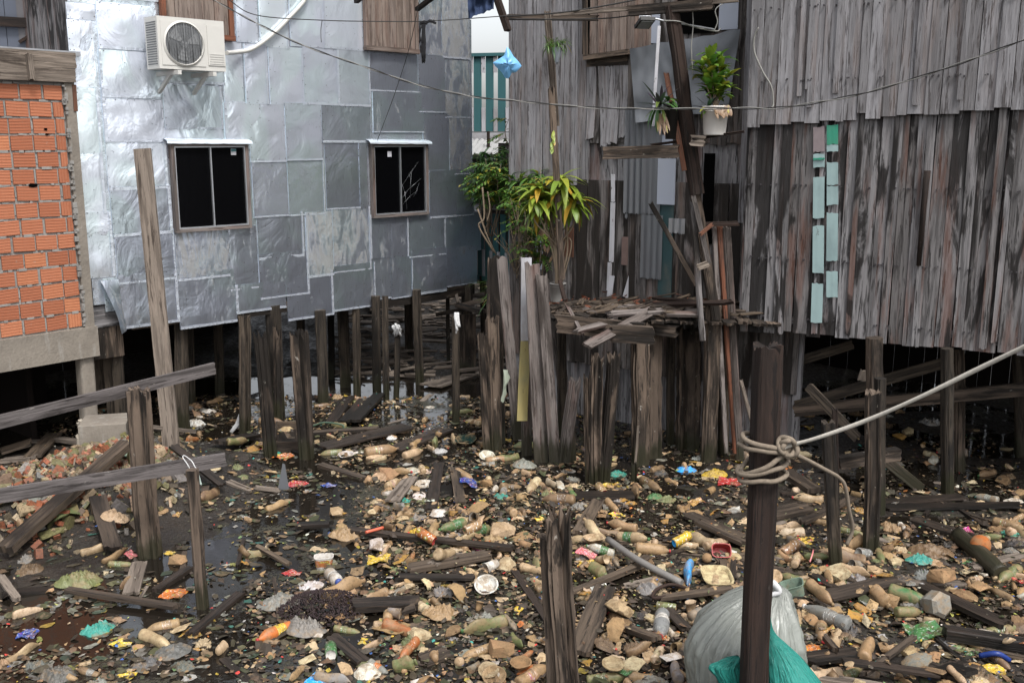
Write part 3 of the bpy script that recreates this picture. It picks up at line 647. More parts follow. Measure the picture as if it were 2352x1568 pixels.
# clusters of boards standing in the mud
def board(x0, y0, x1, y1, wpx, label, mat=W_grey2, t=.02, jag=.04, name='upright_board', cat='board', group='boards driven into the mud', zb=0., Yt=None, bend=0, parent=None, zd_=None, col=None):
    b = G(x1, y1, zb); tpt = AY(x0, y0, Yt if Yt else b.y); zd = proj(b)[2]; m = MB()
    m.plank(b - (tpt - b).normalized() * .15, tpt, wpx / F * zd, t, wd=(1, .25, 0), jag=jag, seg=12, bend=bend, col=col)
    return m.build(name, mat, parent, org=None if parent else (b.x, b.y, b.z), label=label, cat=None if parent else cat, group=None if parent else group)
board(1152, 588, 1190, 1010, 24, 'ragged grey board leaning behind the white and yellow board')
board(1206, 586, 1210, 1046, 24, 'narrow grey board right behind the white and yellow board')
wb = empty('white_board', G(1212, 1044), 'long bent board painted white above and stained yellow below', 'board')
m = MB(); y_ = G(1212, 1044).y - .07
m.plank(AY(1208, 782, y_), AY(1209, 592, y_), .098, .018, wd=(1, .2, 0), seg=10, col=(.3, .2, 0)); m.build('white_part', W_white, wb)
m = MB(); m.plank(AY(1199, 966, y_ - .05), AY(1208, 783, y_), .1, .016, wd=(1, .2, 0), seg=10, bend=.02); m.build('yellow_part', paint('yellowed_paint', (.27, .22, .085), (.08, .055, .03), .62, da=.7, dirt=(.17, .165, .10)), wb)
board(1222, 600, 1243, 1062, 33, 'broad silver board between the white board and the red-edged one', jag=.06)
board(1243, 626, 1275, 1064, 26, 'silver board with a red painted edge', jag=.05)
m = MB(); m.plank(G(1268, 1060) + Vector((0, -.03, 0)), AY(1240, 720, G(1268, 1060).y - .02), .03, .012, wd=(1, .2, 0), seg=8); o = m.build('painted_strip', W_red, None, org=G(1268, 1060)); tag(o, 'red painted strip on the edge of the silver board', 'strip')
board(1262, 640, 1306, 985, 26, 'silver board leaning left behind the stump at the right of the cluster', jag=.06)
board(1314, 940, 1316, 1060, 14, 'short dark board end behind the leaning stump', W_rot)
lp = G(398, 1062, .12); m = MB(); m.plank(lp - Vector((0, 0, .1)), AY(327, 342, lp.y + .35), .148, .035, wd=(1, 0, 0), seg=16, rough=.02, col=(.4, .35, 0)); m.build('leaning_board', W_board, None, org=lp, label='very tall brown board leaning up in front of the silver house', cat='board')

# ---------------------------------------------------------------- right-hand house
Rw = Wall((2.13, 9.12), (4.19, 7.97)); ZR = 1.27
random.seed(21)
hR = empty('plank_house', Rw.P(1.2, 0), 'big stilt house of weathered grey vertical boards with pale mint painted strips', 'house')
UE = 4.3
m = MB(); slab(m, Rw, -.02, UE, ZR + .05, 5.8, .04, -.04); m.box(Rw.P(.0, 3.5, -1.9), Rw.d * .02, Rw.n * 1.9, (0, 0, 2.2)); m.box(Rw.P(UE / 2, ZR + .12, -2), Rw.d * UE / 2, Rw.n * 2, (0, 0, .03)); m.box(Rw.P(UE, 3.5, -1.9), Rw.d * .02, Rw.n * 1.9, (0, 0, 2.2)); m.build('wall', W_low, hR)
m = MB(); planked(m, Rw, 0, UE, ZR, 3.5, .055, .15, .0, .02, .02, 0, lap=.4, lean=.004, g=lambda: random.choice((rr(.1, .5), rr(.4, 1.0)))); 
for k in range(13):                     # battens over joints
    u = rr(.05, UE); zt = rr(2.6, 3.35); m.plank(Rw.P(u + rr(-.02, .02), ZR + rr(-.02, .1), .034), Rw.P(u, 3.3, .034), rr(.035, .06), .014, wd=Rw.d, seg=5, col=rc(rr(.1, .7)), jag=.02)
m.build('lower_boards', W_low, hR)
m = MB()
def ztop(u): return 3.10
u = -.01
while u < UE:
    w_ = rr(.06, .15); b = Rw.px(1700 + 652 * u / 2.36, 290 - 45 * (u / 2.36))[1] if u < 2.5 else 3.3
    b += rr(-.018, .015) + (.0 if random.random() < .9 else rr(-.07, .07))
    m.plank(Rw.P(u + w_ / 2 + rr(-.004, .004), b, .05 + rr(0, .008) + (.012 if random.random() < .35 else 0)), Rw.P(u + w_ / 2 + rr(-.01, .01), 5.8, .055), w_ - .003, .02, wd=Rw.d, seg=8, rough=.02, col=rc(rr(.1, .62))); u += w_
for k in range(16):
    u = rr(.05, UE); m.plank(Rw.P(u, 3.22 + rr(0, .2), .085), Rw.P(u + rr(-.015, .015), 5.8, .085), rr(.035, .055), .014, wd=Rw.d, seg=6, col=rc(rr(.1, .5)))
m.build('upper_boards', W_up, hR)
m = MB()
for zz, o_, nn_ in ((1.95, .0425, 60), (2.6, .0425, 60), (3.5, .098, 55), (4.1, .098, 55), (1.42, .0425, 50)):
    for k in range(nn_):
        u = rr(0, UE); z_ = zz + rr(-.01, .01); s_ = rr(.004, .007); m.box(Rw.P(u, z_, o_ - .012), Rw.d * s_, Rw.n * .012, (0, 0, s_))
m.build('nail_heads', M_nail, hR, kind='stuff')
def strip(W, H, x0, y0, x1, y1, wpx, mat, off, t=.012, name='painted_strip', label=None, jag=.01):
    m = MB(); zd = proj(W.pt(x0, y0))[2]; m.plank(W.pt(x1, y1, off), W.pt(x0, y0, off), wpx / F * zd * 1.13, t, wd=W.d, seg=6, jag=jag, rough=.02); return m.build(name, mat, H, label=label)
for (x0, y0, x1, y1, ma) in ((1881, 353, 1881, 386, W_mint), (1881, 406, 1880, 502, W_mint), (1880, 518, 1879, 628, W_mint), (1878, 650, 1875, 742, W_mint), (1912, 426, 1912, 472, W_mint), (1912, 488, 1911, 600, W_mint), (1911, 622, 1911, 684, W_mint), (1912, 332, 1912, 350, W_mint), (1912, 372, 1912, 426, W_mint)): strip(Rw, hR, x0, y0, x1, y1, 22, ma, .05)
strip(Rw, hR, 1912, 286, 1912, 333, 22, W_green, .052); strip(Rw, hR, 1881, 362, 1881, 368, 22, W_green, .063); strip(Rw, hR, 1881, 290, 1881, 350, 22, flat('pinkish_board', (.20, .165, .17)), .048)
m = MB(); m.tube([Rw.pt(2130, 392, .06), Rw.pt(2122, 470, .06), Rw.pt(2110, 610, .06)], .03, 6, rf=lambda f: 1 - .3 * f); m.build('tar_mark', W_dark, hR)
m = MB(); m.box(Rw.P(UE / 2, 5.85, -1.9), Rw.d * (UE / 2 + .1), Rw.n * 2.1, (0, 0, .04)); m.build('roof', M_zinc, hR)
BR = Wall(Rw.P(-2.3, 0, -4.2)[:2], Rw.P(UE + 1, 0, -4.2)[:2]); m = MB(); planked(m, BR, 0, 7.4, -.3, 1.45, .14, .24, 0, col=(.5, .95, 0)); m.box(Rw.P(UE + .8, .6, -2), Rw.d * .03, Rw.n * 2.3, (0, 0, .8)); m.build('shade_closure', M_shade, hR)  # closures added at back and side to keep the underside dark
m = MB(); m.tube(crom([Rw.pt(1742, 64, .1), Rw.pt(1733, 85, .09), Rw.pt(1733, 120, .09), Rw.pt(1752, 165, .09), Rw.pt(1772, 200, .09), Rw.pt(1776, 240, .09), Rw.pt(1772, 248, .12)]), .0075, 6); m.build('loose_cable', M_wireg, hR)
GR = 'piles under the plank house'
for (x0, y0, x1, y1, w_, lab, ma) in ((1806, 760, 1806, 1012, 24, 'slim dark pile under the left end of the plank house', W_pile), (2008, 775, 2010, 1120, 34, 'tall dark pile under the middle of the plank house', W_rot), (2175, 800, 2175, 1135, 26, 'left half of the doubled pile under the plank house', W_pile), (2203, 800, 2206, 1080, 26, 'split right half of the doubled pile under the plank house', W_rot), (2340, 800, 2345, 1050, 26, 'dim pile at the far right under the plank house', W_pile)):
    pile(x0, y0, x1, y1, w_, lab, ma, 0, group=GR, groove=.12)
def beam(p0, p1, w, t, label, mat=W_pile, name='wooden_beam', cat='beam', group=None, jag=.02, parent=None, wd=(0, 0, 1), col=None):
    m = MB(); m.plank(p0, p1, w, t, wd=wd, jag=jag, seg=10, col=col); return m.build(name, mat, parent, org=None if parent else tuple((Vector(p0) + Vector(p1)) / 2), label=label, cat=None if parent else cat, group=None if parent else group)
GB = 'braces under the plank house'
beam(AY(1824, 932, 9.3), AY(2190, 827, 8.7), .1, .03, 'long sloping brace under the plank house rising to the right', group=GB)
beam(AY(1822, 943, 9.15), AY(2360, 893, 8.3), .11, .06, 'level beam nailed across the piles of the plank house', W_rot, group=GB)
beam(AY(1855, 885, 8.7), AY(1972, 1008, 8.4), .085, .03, 'short board slanting down to the right from behind the rope post', group=GB)
beam(AY(1824, 832, 9.4), AY(1960, 790, 9.4), .09, .03, 'high brace under the floor of the plank house', group=GB)
beam(G(2034, 1055, .25), G(2118, 1124, 0), .09, .03, 'board end slanting into the dark under the plank house', W_pile, group=GB)
beam(G(1924, 1062, .35), G(2066, 1040, .4), .1, .08, 'thick beam stub behind the black stump', W_rot, group=GB)
beam(AY(1980, 875, 8.5), AY(1988, 850, 8.5), .08, .03, 'small block nailed beside the tall dark pile', W_board, group=GB)

# ---------------------------------------------------------------- middle house
C = Wall((.02, 11.2), (2.25, 9.6)); ZC = 1.3
random.seed(31)
hC = empty('patched_house', C.P(1.4, 0), 'middle house of old planks patched with tin, tarpaulin and painted boards', 'house')
LC = C.px(1700, 400)[0] + .1; UC0 = C.px(1172, 300)[0]
m = MB(); slab(m, C, UC0, LC + .6, -.2, 5.6, .04, -.03); m.box(C.P(UC0, 2.7, -1.6), C.d * .02, C.n * 1.6, (0, 0, 2.9)); m.build('wall', W_low, hC)
m = MB(); m.box(C.P(1.4, 5.7, -1.5), C.d * 1.6, C.n * 1.7, (0, 0, .04)); m.build('roof', M_zinc, hC)
U = lambda x, y=400: C.px(x, y)[0]
Z = lambda x, y: C.px(x, y)[1]
m = MB(); planked(m, C, UC0, U(1350), Z(1250, 420), 5.6, .06, .11, .01, .02, .02, lap=.3, g=lambda: rr(.15, .5)); planked(m, C, U(1700), LC + .15, 2.2, 5.6, .06, .11, .01, .02, .02); m.build('upper_boards', W_up, hC)
m = MB(); planked(m, C, UC0, LC + .55, .6, Z(1250, 410), .06, .15, .0, .02, .02, lap=.3, g=lambda: rr(.35, .95)); planked(m, C, U(1350), LC, Z(1400, 330), 5.6, .07, .14, .0, .02, .02, g=lambda: rr(.1, .7)); m.build('lower_boards', W_mid, hC)
m = MB()
for (x, y0, y1, l) in ((1362, 140, 322, 8), (1382, 145, 338, -6), (1400, 150, 332, 6), (1418, 140, 330, 10), (1434, 140, 318, 4)): m.plank(C.pt(x - l, y1, .04), C.pt(x, y0, .03), .085, .02, wd=C.d, seg=8, jag=.03, bend=.02, rough=.12, col=rc(.35))
m.build('crooked_boards', W_up, hC)
# shuttered opening, its sill
f = MB(); f.plank(C.pt(1342, 133, .09), C.pt(1446, 119, .09), .05, .06, wd=(0, 0, 1)); f.plank(C.pt(1346, 128, .06), C.pt(1344, -60, .06), .05, .05, wd=C.d); fo_ = f.build('shutter_frame', W_rot, hC)
s = MB(); planked(s, C, U(1362, 60), U(1500, 60), Z(1400, 122), Z(1400, -60), .07, .11, .05, .02, .01, g=lambda: rr(.1, .5)); s.build('shutter', W_shut, fo_, org=hC.location)
def px_slab(x0, y0, x1, y1, off, mat, name, t=.012, label=None, col=None):
    m = MB(); u0, z1 = C.px(x0, y0); u1, z0 = C.px(x1, y1); slab(m, C, u0, u1, z0, z1, t, off + t, col); return m.build(name, mat, hC, label=label)
px_slab(1352, 128, 1446, 150, .03, W_rot, 'dark_board')
px_slab(1562, -10, 1650, 74, .03, M_black, 'opening', label='black slab painting the dark of the window hole beside the tall post')  # black slabs on the solid wall paint the dark of hole and gaps
px_slab(1346, -60, 1362, 125, .045, M_black, 'opening', label='black slab painting the shade in the narrow gap left of the shutter')
px_slab(1622, 352, 1638, 560, .03, M_black, 'opening', label='black slab painting the shade between the leaning poles')
px_slab(1661, -40, 1700, 68, .05, W_lilac, 'white_panel'); px_slab(1492, 30, 1520, 100, .05, W_lilac, 'white_panel'); px_slab(1518, 364, 1555, 470, .05, W_lilac, 'white_panel'); px_slab(1505, 310, 1550, 334, .04, W_lilac, 'white_panel')
px_slab(1520, 470, 1544, 695, .025, paint('dark_teal_paint', (.02, .05, .055), (.02, .02, .02), .7), 'teal_board')
px_slab(1236, 540, 1251, 618, .04, W_lilac, 'white_panel')
px_slab(1303, 520, 1322, 590, .04, W_red, 'rusty_patch')
px_slab(1434, 543, 1446, 608, .04, flat('mauve_board', (.14, .095, .085)), 'mauve_board')
for (x0, y0, x1, y1, w_) in ((1408, 400, 1408, 464, 8), (1408, 464, 1404, 602, 10), (1401, 602, 1398, 668, 9), (1406, 632, 1398, 692, 11)): strip(C, hC, x0, y0, x1, y1, w_, W_white, .05, name='white_strip')
m = MB(); m.quad([C.pt(1444, 632, .05), C.pt(1430, 680, .05), C.pt(1443, 686, .05)], [(0, 0), (.1, 0), (.1, .1)], rc()); m.quad([C.pt(1444, 632, .04), C.pt(1443, 686, .04), C.pt(1430, 680, .04)], [(0, 0), (.1, 0), (.1, .1)], rc()); m.build('white_shard', W_white, hC)
def corr(x0, y0, x1, y1, off, name='corrugated_patch', mat=M_zinc, pitch=.07, amp=.012):
    u0, z1 = C.px(x0, y0); u1, z0 = C.px(x1, y1); n = 26; m = MB()
    row = lambda o: [[C.P(u0 + (u1 - u0) * j / n, z0 + (z1 - z0) * i / 6 + (rr(-.012, .012) if i == 0 else 0), off + o + amp * math.cos((u1 - u0) * j / n / pitch * 6.28) + .006 * nz(i, j * .3, x0)) for j in range(n + 1)] for i in range(7)]
    m.grid(row(0), lambda i, j: (j * .02, i * .1), rc()); m.grid([r[::-1] for r in row(-.003)], lambda i, j: (j * .02, i * .1), rc()); return m.build(name, mat, hC)
M_tin = paint('dull_tin', (.14, .147, .158), (.24, .225, .20), .67, .5, (.13, .13, .14), .6, .55)
corr(1443, 250, 1487, 491, .05, mat=M_tin); corr(1486, 270, 1521, 491, .055, amp=.003, mat=M_tin); corr(1480, 492, 1524, 640, .06, amp=.004, mat=M_tin); corr(1442, 490, 1446, 500, .05, mat=M_tin)
corr(1543, 500, 1578, 536, .06, 'tin_patch', amp=.006, mat=paint('scrap_tin', (.30, .30, .31), (.1, .085, .075), .66, .4, (.25, .25, .25), .5, .8))
# tarpaulin
def cloth(corners, nx, ny, W, off, fold, mat, name, label, cat, parent=None, sag=0, seed=0):
    m = MB(); rows = []
    for i in range(ny + 1):
        r = []
        for j in range(nx + 1):
            a, b = j / nx, i / ny; tl, tr, br, bl = corners
            x = (tl[0] * (1 - a) + tr[0] * a) * (1 - b) + (bl[0] * (1 - a) + br[0] * a) * b; y = (tl[1] * (1 - a) + tr[1] * a) * (1 - b) + (bl[1] * (1 - a) + br[1] * a) * b
            y += (sag * math.sin(a * math.pi)) * (1 - b) + 6 * nz(a * 6, b * 4 + seed) * (1 if i in (0, ny) else .3)
            r.append(W.pt(x, y, off + fold * (nz(a * 5 + seed, b * 2.2) + .5 * nz(a * 13, b * 4 + seed)) + fold * .6))
        rows.append(r)
    m.grid(rows[::-1], lambda i, j: (j * .03, i * .03), rc()); m.grid([[p - W.n * .004 for p in r] for r in rows], lambda i, j: (j * .03, i * .03), rc())
    return m.build(name, mat, parent, org=None if parent else tuple(rows[0][0]), label=label, cat=None if parent else cat)
cloth([(1446, 112), (1700, 68), (1672, 252), (1460, 282)], 40, 26, C, .10, .05, M_tarp, 'tarpaulin', 'sagging grey tarpaulin nailed below the window hole', 'tarpaulin', sag=0, seed=3)
# light pole leaning against the wall and its neighbours
PG = 'poles leaning on the middle house'
def pole(pts, wpx, label, mat=W_rot, Y=(9.3, 9.2), jag=.03, asp=.8, name='leaning_pole', groove=.15, wm=None):
    (x0, y0), (x1, y1) = pts; b = AY(x1, y1, Y[1]); t = AY(x0, y0, Y[0]); w_ = wm or wpx / F * proj(b)[2]; m = MB(); m.post(b, t, w_, w_ * asp, .1, jag, groove=groove, seg=26, wob=.05)
    return m.build(name, mat, None, org=tuple(b), label=label, cat='pole', group=PG)
pole([(1540, 10), (1602, 446)], 32, 'massive dark beam leaning at the top of the middle house', W_dark, (8.95, 8.95))
pole([(1562, 235), (1645, 735)], 24, 'long rotten pole running down beneath the massive leaning beam', W_rot, (9.05, 8.95))
pole([(1638, 700), (1626, 1058)], 36, 'gnarled pile below the leaning poles', W_rot, (9.0, G(1626, 1058).y))
pole([(1530, 165), (1572, 392)], 12, 'reddish lath beside the massive leaning beam', W_red, (9.0, 8.9), asp=.4)
pole([(1590, 462), (1614, 782)], 14, 'pale smooth pole in the middle of the leaning bundle', W_mid, (8.95, 8.85))
pole([(1592, 448), (1628, 606)], 12, 'splintered short pole at the head of the bundle', W_mid, (8.9, 8.85), asp=.5)
pole([(1492, 464), (1600, 655)], 12, 'diagonal lath crossing the wall from upper left', W_rot, (9.2, 9.0), asp=.4)
pole([(1640, 518), (1668, 1040)], 11, 'thin grey rod right of the smooth pole', W_grey2, (9.1, 8.95), asp=.7)
pole([(1652, 512), (1690, 1040)], 14, 'rust orange pole in the leaning bundle', W_red, (9.1, 9.0), asp=.7)
pole([(1668, 518), (1698, 1056)], 19, 'rightmost grey pole of the leaning bundle', W_grey2, (9.1, 9.0))
pole([(1514, 60), (1500, 290)], 8, 'white lath hanging across the tarpaulin', W_white, (9.4, 9.3), asp=.25, jag=.0, groove=.02)
pole([(1700, 870), (1729, 978)], 9, 'pale branch leaning right at the foot of the bundle', W_board, (8.9, 8.8))
pole([(1257, 22), (1278, 290)], 16, 'upper half of the crooked pole carrying the hanging fern', W_board, (9.7, 9.7), jag=.03)
pole([(1266, 196), (1292, 640)], 15, 'lower half of the crooked pole behind the yellow leaves', W_rot, (9.6, 9.6), jag=.05)
pole([(1285, 640), (1298, 690)], 10, 'short dark stick standing on the platform by the bucket', W_dark, (9.3, 9.2), jag=.05)
beam(AY(1385, 352, 9.05), AY(1562, 347, 8.9), .11, .09, 'rotten crossbeam nailed between the wall and the leaning beam', W_rot)
beam(AY(1496, 333, 9.1), AY(1560, 325, 9.0), .02, .12, 'thin shelf under the purple plant', W_dark, name='shelf', cat='shelf')
beam(AY(1590, 320, 8.85), AY(1712, 302, 8.75), .022, .22, 'rough shelf carrying the white bucket', W_dark, name='shelf', cat='shelf')
beam(AY(1586, 322, 8.8), AY(1622, 325, 8.75), .09, .1, 'stub of a beam under the bucket shelf', W_board)
beam(AY(1610, 516, 9.05), AY(1698, 513, 9.0), .04, .05, 'dark crosspiece tying the leaning poles', W_dark)
beam(AY(1607, 540, 8.8), AY(1637, 514, 8.85), .03, .02, 'small ochre stick wedged in the leaning poles', W_red)
beam(AY(1600, 615, 8.8), AY(1628, 605, 8.8), .05, .06, 'knotted block tied to the smooth pole', W_board)
# top rails and lamp
beam(AY(1166, 40, 9.9), AY(1375, 42, 9.6), .05, .05, 'thin rail across the boards left of the shutter', W_rot)
beam(AY(1270, 34, 9.4), AY(1700, 0, 8.7), .035, .035, 'long bamboo rail over the shutter', W_board)
beam(AY(1442, 26, 9.1), AY(1640, 10, 8.8), .085, .08, 'thick crossbeam held by the massive leaning beam', W_rot)
beam(AY(1140, -8, 9.6), AY(1168, 74, 9.5), .055, .05, 'dark stake hanging down into the sky gap', W_dark)
fl_ = empty('floodlight', AY(1482, 52, 8.9), 'small black square floodlight on a thin arm', 'floodlight')
m = MB(); c0 = AY(1481, 53, 8.9); m.box(c0, Vector((.065, .02, .0)), Vector((-.02, .06, -.03)), Vector((.0, .012, .018)) * .8); m.build('housing', M_wire, fl_)
m = MB(); m.box(c0 + Vector((0, -.012, -.018)), Vector((.052, .016, 0)), Vector((-.016, .048, -.024)), Vector((0, .002, .003))); m.build('lens', flat('lens_glass', (.15, .155, .145), .2), fl_)
m = MB(); m.tube([c0 + Vector((-.05, 0, .01)), c0 + Vector((-.045, 0, .055)), c0 + Vector((.045, 0, .055)), c0 + Vector((.05, 0, .01))], .006, 5); m.tube([c0 + Vector((0, 0, .055)), AY(1524, 48, 8.95), AY(1640, 68, 9.0)], .008, 6); m.build('arm', M_zinc, fl_)

# ---------------------------------------------------------------- collapsed platform
random.seed(41)
pl = empty('collapsed_platform', G(1487, 1062), 'collapsed plank platform heaped with rotten splinters at the foot of the middle house', 'platform')
ZP = 1.36
def gp(x, y, z): return G(x, y, z)
for (x, y, x1, y1, w_) in ((1472, 735, 1468, 1066, 40), (1503, 730, 1500, 1050, 36), (1582, 745, 1580, 1030, 50)):
    b = G(x1, y1); t = AY(x, y, b.y); m = MB(); m.post(b - Vector((0, 0, .3)), t, w_ / F * proj(b)[2], w_ / F * proj(b)[2] * .8, .2, .08, groove=.3, n=26, seg=20); m.build('pile', W_rot, pl)
for (x, y, x1, y1, w_) in ((1290, 760, 1292, 1000, 20), (1540, 760, 1542, 1020, 18), (1662, 790, 1664, 1045, 22)):
    b = G(x1, y1); t = AY(x, y, b.y); m = MB(); m.post(b - Vector((0, 0, .3)), t, w_ / F * proj(b)[2], w_ / F * proj(b)[2], .2, .0, groove=.12); m.build('pile', W_pile, pl)
for (a, b, w_, t) in (((1274, 742, 9.0), (1480, 762, 8.75), .16, .07), ((1400, 765, 8.6), (1505, 770, 8.55), .15, .08), ((1480, 752, 9.1), (1562, 760, 9.0), .11, .1), ((1280, 722, 9.8), (1660, 730, 9.4), .1, .07)):
    m = MB(); m.plank(AY(*a), AY(*b), w_, t, wd=(0, 0, 1), jag=.04, col=rc(.6)); m.build('beam', W_rot, pl)
m = MB()
for k in range(16):
    f = k / 15; a = Vector((.42 + 1.95 * f, 9.05 - .25 * f, ZP + rr(-.01, .01))); b = a + Vector((.05, 1.0, .03)); m.plank(a, b, .12, .025, wd=(1, 0, 0), jag=.06, col=rc(.7))
m.build('decking', W_rot, pl)
for (a, b, w_, lab) in (((1470, 700, 9.5, 1.42), (1686, 694, 8.7, 1.5), .05, 'black pole lying along the top of the platform'), ((1500, 685, 9.4, 1.5), (1600, 692, 9.2, 1.5), .03, 'thin dark lath at the back of the platform'),
    ((1316, 762, 8.7, 1.3), (1420, 735, 8.9, 1.42), .055, 'shredded lath hanging over the platform edge'), ((1345, 795, 8.3, 1.2), (1492, 718, 9.0, 1.5), .085, 'split plank sticking out of the platform towards the water'),
    ((1390, 722, 9.0, 1.45), (1530, 714, 9.0, 1.46), .07, 'silver splinter plank in the middle of the platform'), ((1430, 704, 9.3, 1.45), (1610, 716, 9.1, 1.45), .06, 'long cracked plank at the back of the platform'),
    ((1524, 721, 9.0, 1.44), (1608, 722, 8.9, 1.44), .06, 'pale plank end at the right of the platform'), ((1340, 708, 9.2, 1.44), (1366, 722, 9.0, 1.44), .05, 'whitish broken chip on the left of the platform'),
    ((1302, 700, 9.2, 1.48), (1340, 770, 8.7, 1.25), .03, 'crooked stick dangling from the left of the platform'), ((1400, 702, 9.3, 1.45), (1450, 715, 9.1, 1.45), .06, 'forked splinter by the wall on the platform')):
    p0, p1 = AY(a[0], a[1], a[2]), AY(b[0], b[1], b[2]); m = MB(); m.plank(p0, p1, w_, .028, wd=(.3, .8, .4), jag=.1, rough=.35, seg=10, col=rc(.4)); m.build('splintered_plank', W_grey2 if 'black' not in lab and 'dark' not in lab else W_dark, None, org=tuple(p0), label=lab, cat='plank', group='broken wood on the platform')
m = MB()
for k in range(230):
    x, y = rr(.35, 2.1), rr(9.0, 9.75); l = rr(.05, .32); an = rr(-.5, .5) if random.random() < .8 else rr(-1.5, 1.5); c0 = Vector((x, y, ZP + .03 + rr(0, .09) * (1 - abs(x - 1.2) / 2)))
    m.plank(c0, c0 + Vector((math.cos(an) * l, math.sin(an) * l * .6, rr(-.03, .05))), rr(.012, .06), rr(.006, .02), wd=(0, 1, .3), jag=.03, rough=.2, seg=2, col=rc(rr(.2, 1)))
m.build('splinters', W_trash, None, org=(1.2, 9.3, ZP), label='mass of small rotten splinters heaped on the platform', cat='splinters', kind='stuff')
m = MB()
for k in range(140): 
    c0 = Vector((rr(.4, 2.0), rr(9.4, 9.9), ZP + rr(.0, .1))); s_ = rr(.02, .06); m.quad([c0 + Vector((rr(-1, 1) * s_, rr(-1, 1) * s_, rr(0, 1) * s_)) for _ in range(4)], [(0, 0), (1, 0), (1, 1), (0, 1)], (.16, .05, .025))
m.build('leaf_litter', M_scrap, None, org=(1.2, 9.6, ZP), label='reddish rotted leaf litter against the wall on the platform', cat='leaf litter', kind='stuff')
# ---------------------------------------------------------------- brick building at the left
random.seed(51)
Bk = Wall((-4.1 - .639 * 3, 9.2 - .769 * 3), (-4.1, 9.2))
hB = empty('brick_building', Bk.P(2.5, .4), 'unplastered orange hollow brick building raised on concrete columns', 'building')
ue = Bk.px(133, 300)[0]; ue2 = Bk.px(206, 760)[0]; zb = Bk.px(100, 762)[1]; zt = Bk.px(70, 192)[1]
uc0 = Bk.px(190, 745)[0]; uc1 = Bk.px(212, 745)[0]
m = MB(); slab(m, Bk, uc0 - 2.6, uc0 + .01, zb - .02, zt + .05, .1, .001); m.box(Bk.P(uc1 - .04, (zb + zt) / 2, -1.2), Bk.d * .03, Bk.n * 1.15, Vector((0, 0, (zt - zb) / 2))); m.build('mortar_wall', M_mortar, hB)
m = MB(); bm_ = MB(); z = zb + .004; r = 0; bh, bw, gp_ = .126, .187, .022
while z < zt - .03:
    u = uc0 - .02 - (rr(.03, .19)); first = True; e = uc0 - .015
    dz = rr(-.003, .003)
    while e > uc0 - 2.4:
        w_ = (rr(.05, .18) if first else bw + rr(-.004, .004)); first = False; tilt = rr(-.004, .004)
        hh = min(bh, zt - z - .01)
        o = rr(0, .008)
        m.box(Bk.P(e - w_ / 2, z + hh / 2 + dz, -.035 + o), Bk.d * w_ / 2 + Vector((0, 0, tilt)), Bk.n * .045, Vector((0, 0, hh / 2)), (random.random(), random.random(), 0))
        # squeezed mortar
        for q in range(3):
            if random.random() < .7: 
                s_ = rr(.008, .022); bm_.box(Bk.P(e - rr(0, w_), z + hh + gp_ / 2 + dz, rr(-.004, .010)), Bk.d * s_ * rr(1, 2.4), Bk.n * .009, Vector((0, 0, rr(.007, .013))))
        if random.random() < .6: bm_.box(Bk.P(e - w_ - gp_ / 2, z + hh / 2, .0), Bk.d * .007, Bk.n * .008, Vector((0, 0, hh * rr(.2, .5))))
        e -= w_ + gp_ * rr(.5, 1.3)
    z += bh + gp_ + rr(-.002, .003)
m.build('bricks', M_brick, hB); bm_.build('squeezed_mortar', M_mortar, hB, kind='stuff')
for (x, y, w_, h_) in ((76, 426, .055, .02), (105, 297, .02, .012), (108, 309, .02, .01)):
    m = MB(); p = Bk.pt(x, y, .022); m.quad([p + Bk.d * w_ * (math.cos(a / 12 * 6.28)) * rr(.7, 1) + Vector((0, 0, h_ * math.sin(a / 12 * 6.28) * rr(.7, 1.1))) for a in range(12)], [(0, 0)] * 12, rc()); m.build('broken_hole', M_black, hB)
m = MB(); t0 = Bk.px(140, 200)
m.box(Bk.P((uc0 + uc1) / 2 + .005, (zb + zt) / 2 + .02, -.04), Bk.d * (uc1 - uc0) / 2, Bk.n * .075, Vector((0, 0, (zt - zb) / 2 + .05))); m.build('column', M_conc, hB)
for k in range(14):
    bq = MB()
m = MB()
for k in range(60):
    zz = rr(zb, zt); s_ = rr(.006, .02); m.box(Bk.P(uc0 + rr(-.01, .012), zz, .035), Bk.d * s_, Bk.n * .01, Vector((0, 0, s_ * rr(.7, 1.6))))
m.build('mortar_crumbs', M_mortar, hB, kind='stuff')
zbb = .985
m = MB(); m.box(Bk.P(uc1 - 1.6, (zb + zbb) / 2 - .01, -.05), Bk.d * 1.62, Bk.n * .11, Vector((0, 0, (zb - zbb) / 2))); m.build('ground_beam', M_conc, hB)
m = MB(); m.box(Bk.P(uc0 - 1.5, zb - .05, -1.2), Bk.d * 1.55, Bk.n * 1.1, Vector((0, 0, .04))); m.build('floor_slab', M_conc, hB)
m = MB(); m.post(Bk.P(uc1 - .09, .2, -.05), Bk.P(uc1 - .08, zbb, -.05), .155, .155, .87, 0, groove=.0, n=16, seg=8, wob=.01); m.build('column_foot', M_conc, hB)
m = MB(); m.box(Bk.P(uc1 - 1.5, .6, -2.2), Bk.d * 2, Bk.n * .03, (0, 0, .7)); m.box(Bk.P(uc1 - .2, .55, -1.6), Bk.n * .6, Bk.d * .03, (0, 0, .6)); m.build('shade_closure', M_shade, hB)  # added closing boards in the same painted darkness
m = MB()
for (y0, y1) in ((122, 160), (158, 192)):
    a = Bk.px(172, y0, .05); b = Bk.px(172, y1 - 2, .05); m.plank(Bk.P(a[0] - 2.2, (a[1] + b[1]) / 2, .05 + rr(0, .01)), Bk.P(a[0], (a[1] + b[1]) / 2, .05), (a[1] - b[1]), .025, wd=(0, 0, 1), jag=.01, rough=.05)
m.build('top_board', W_board, hB)
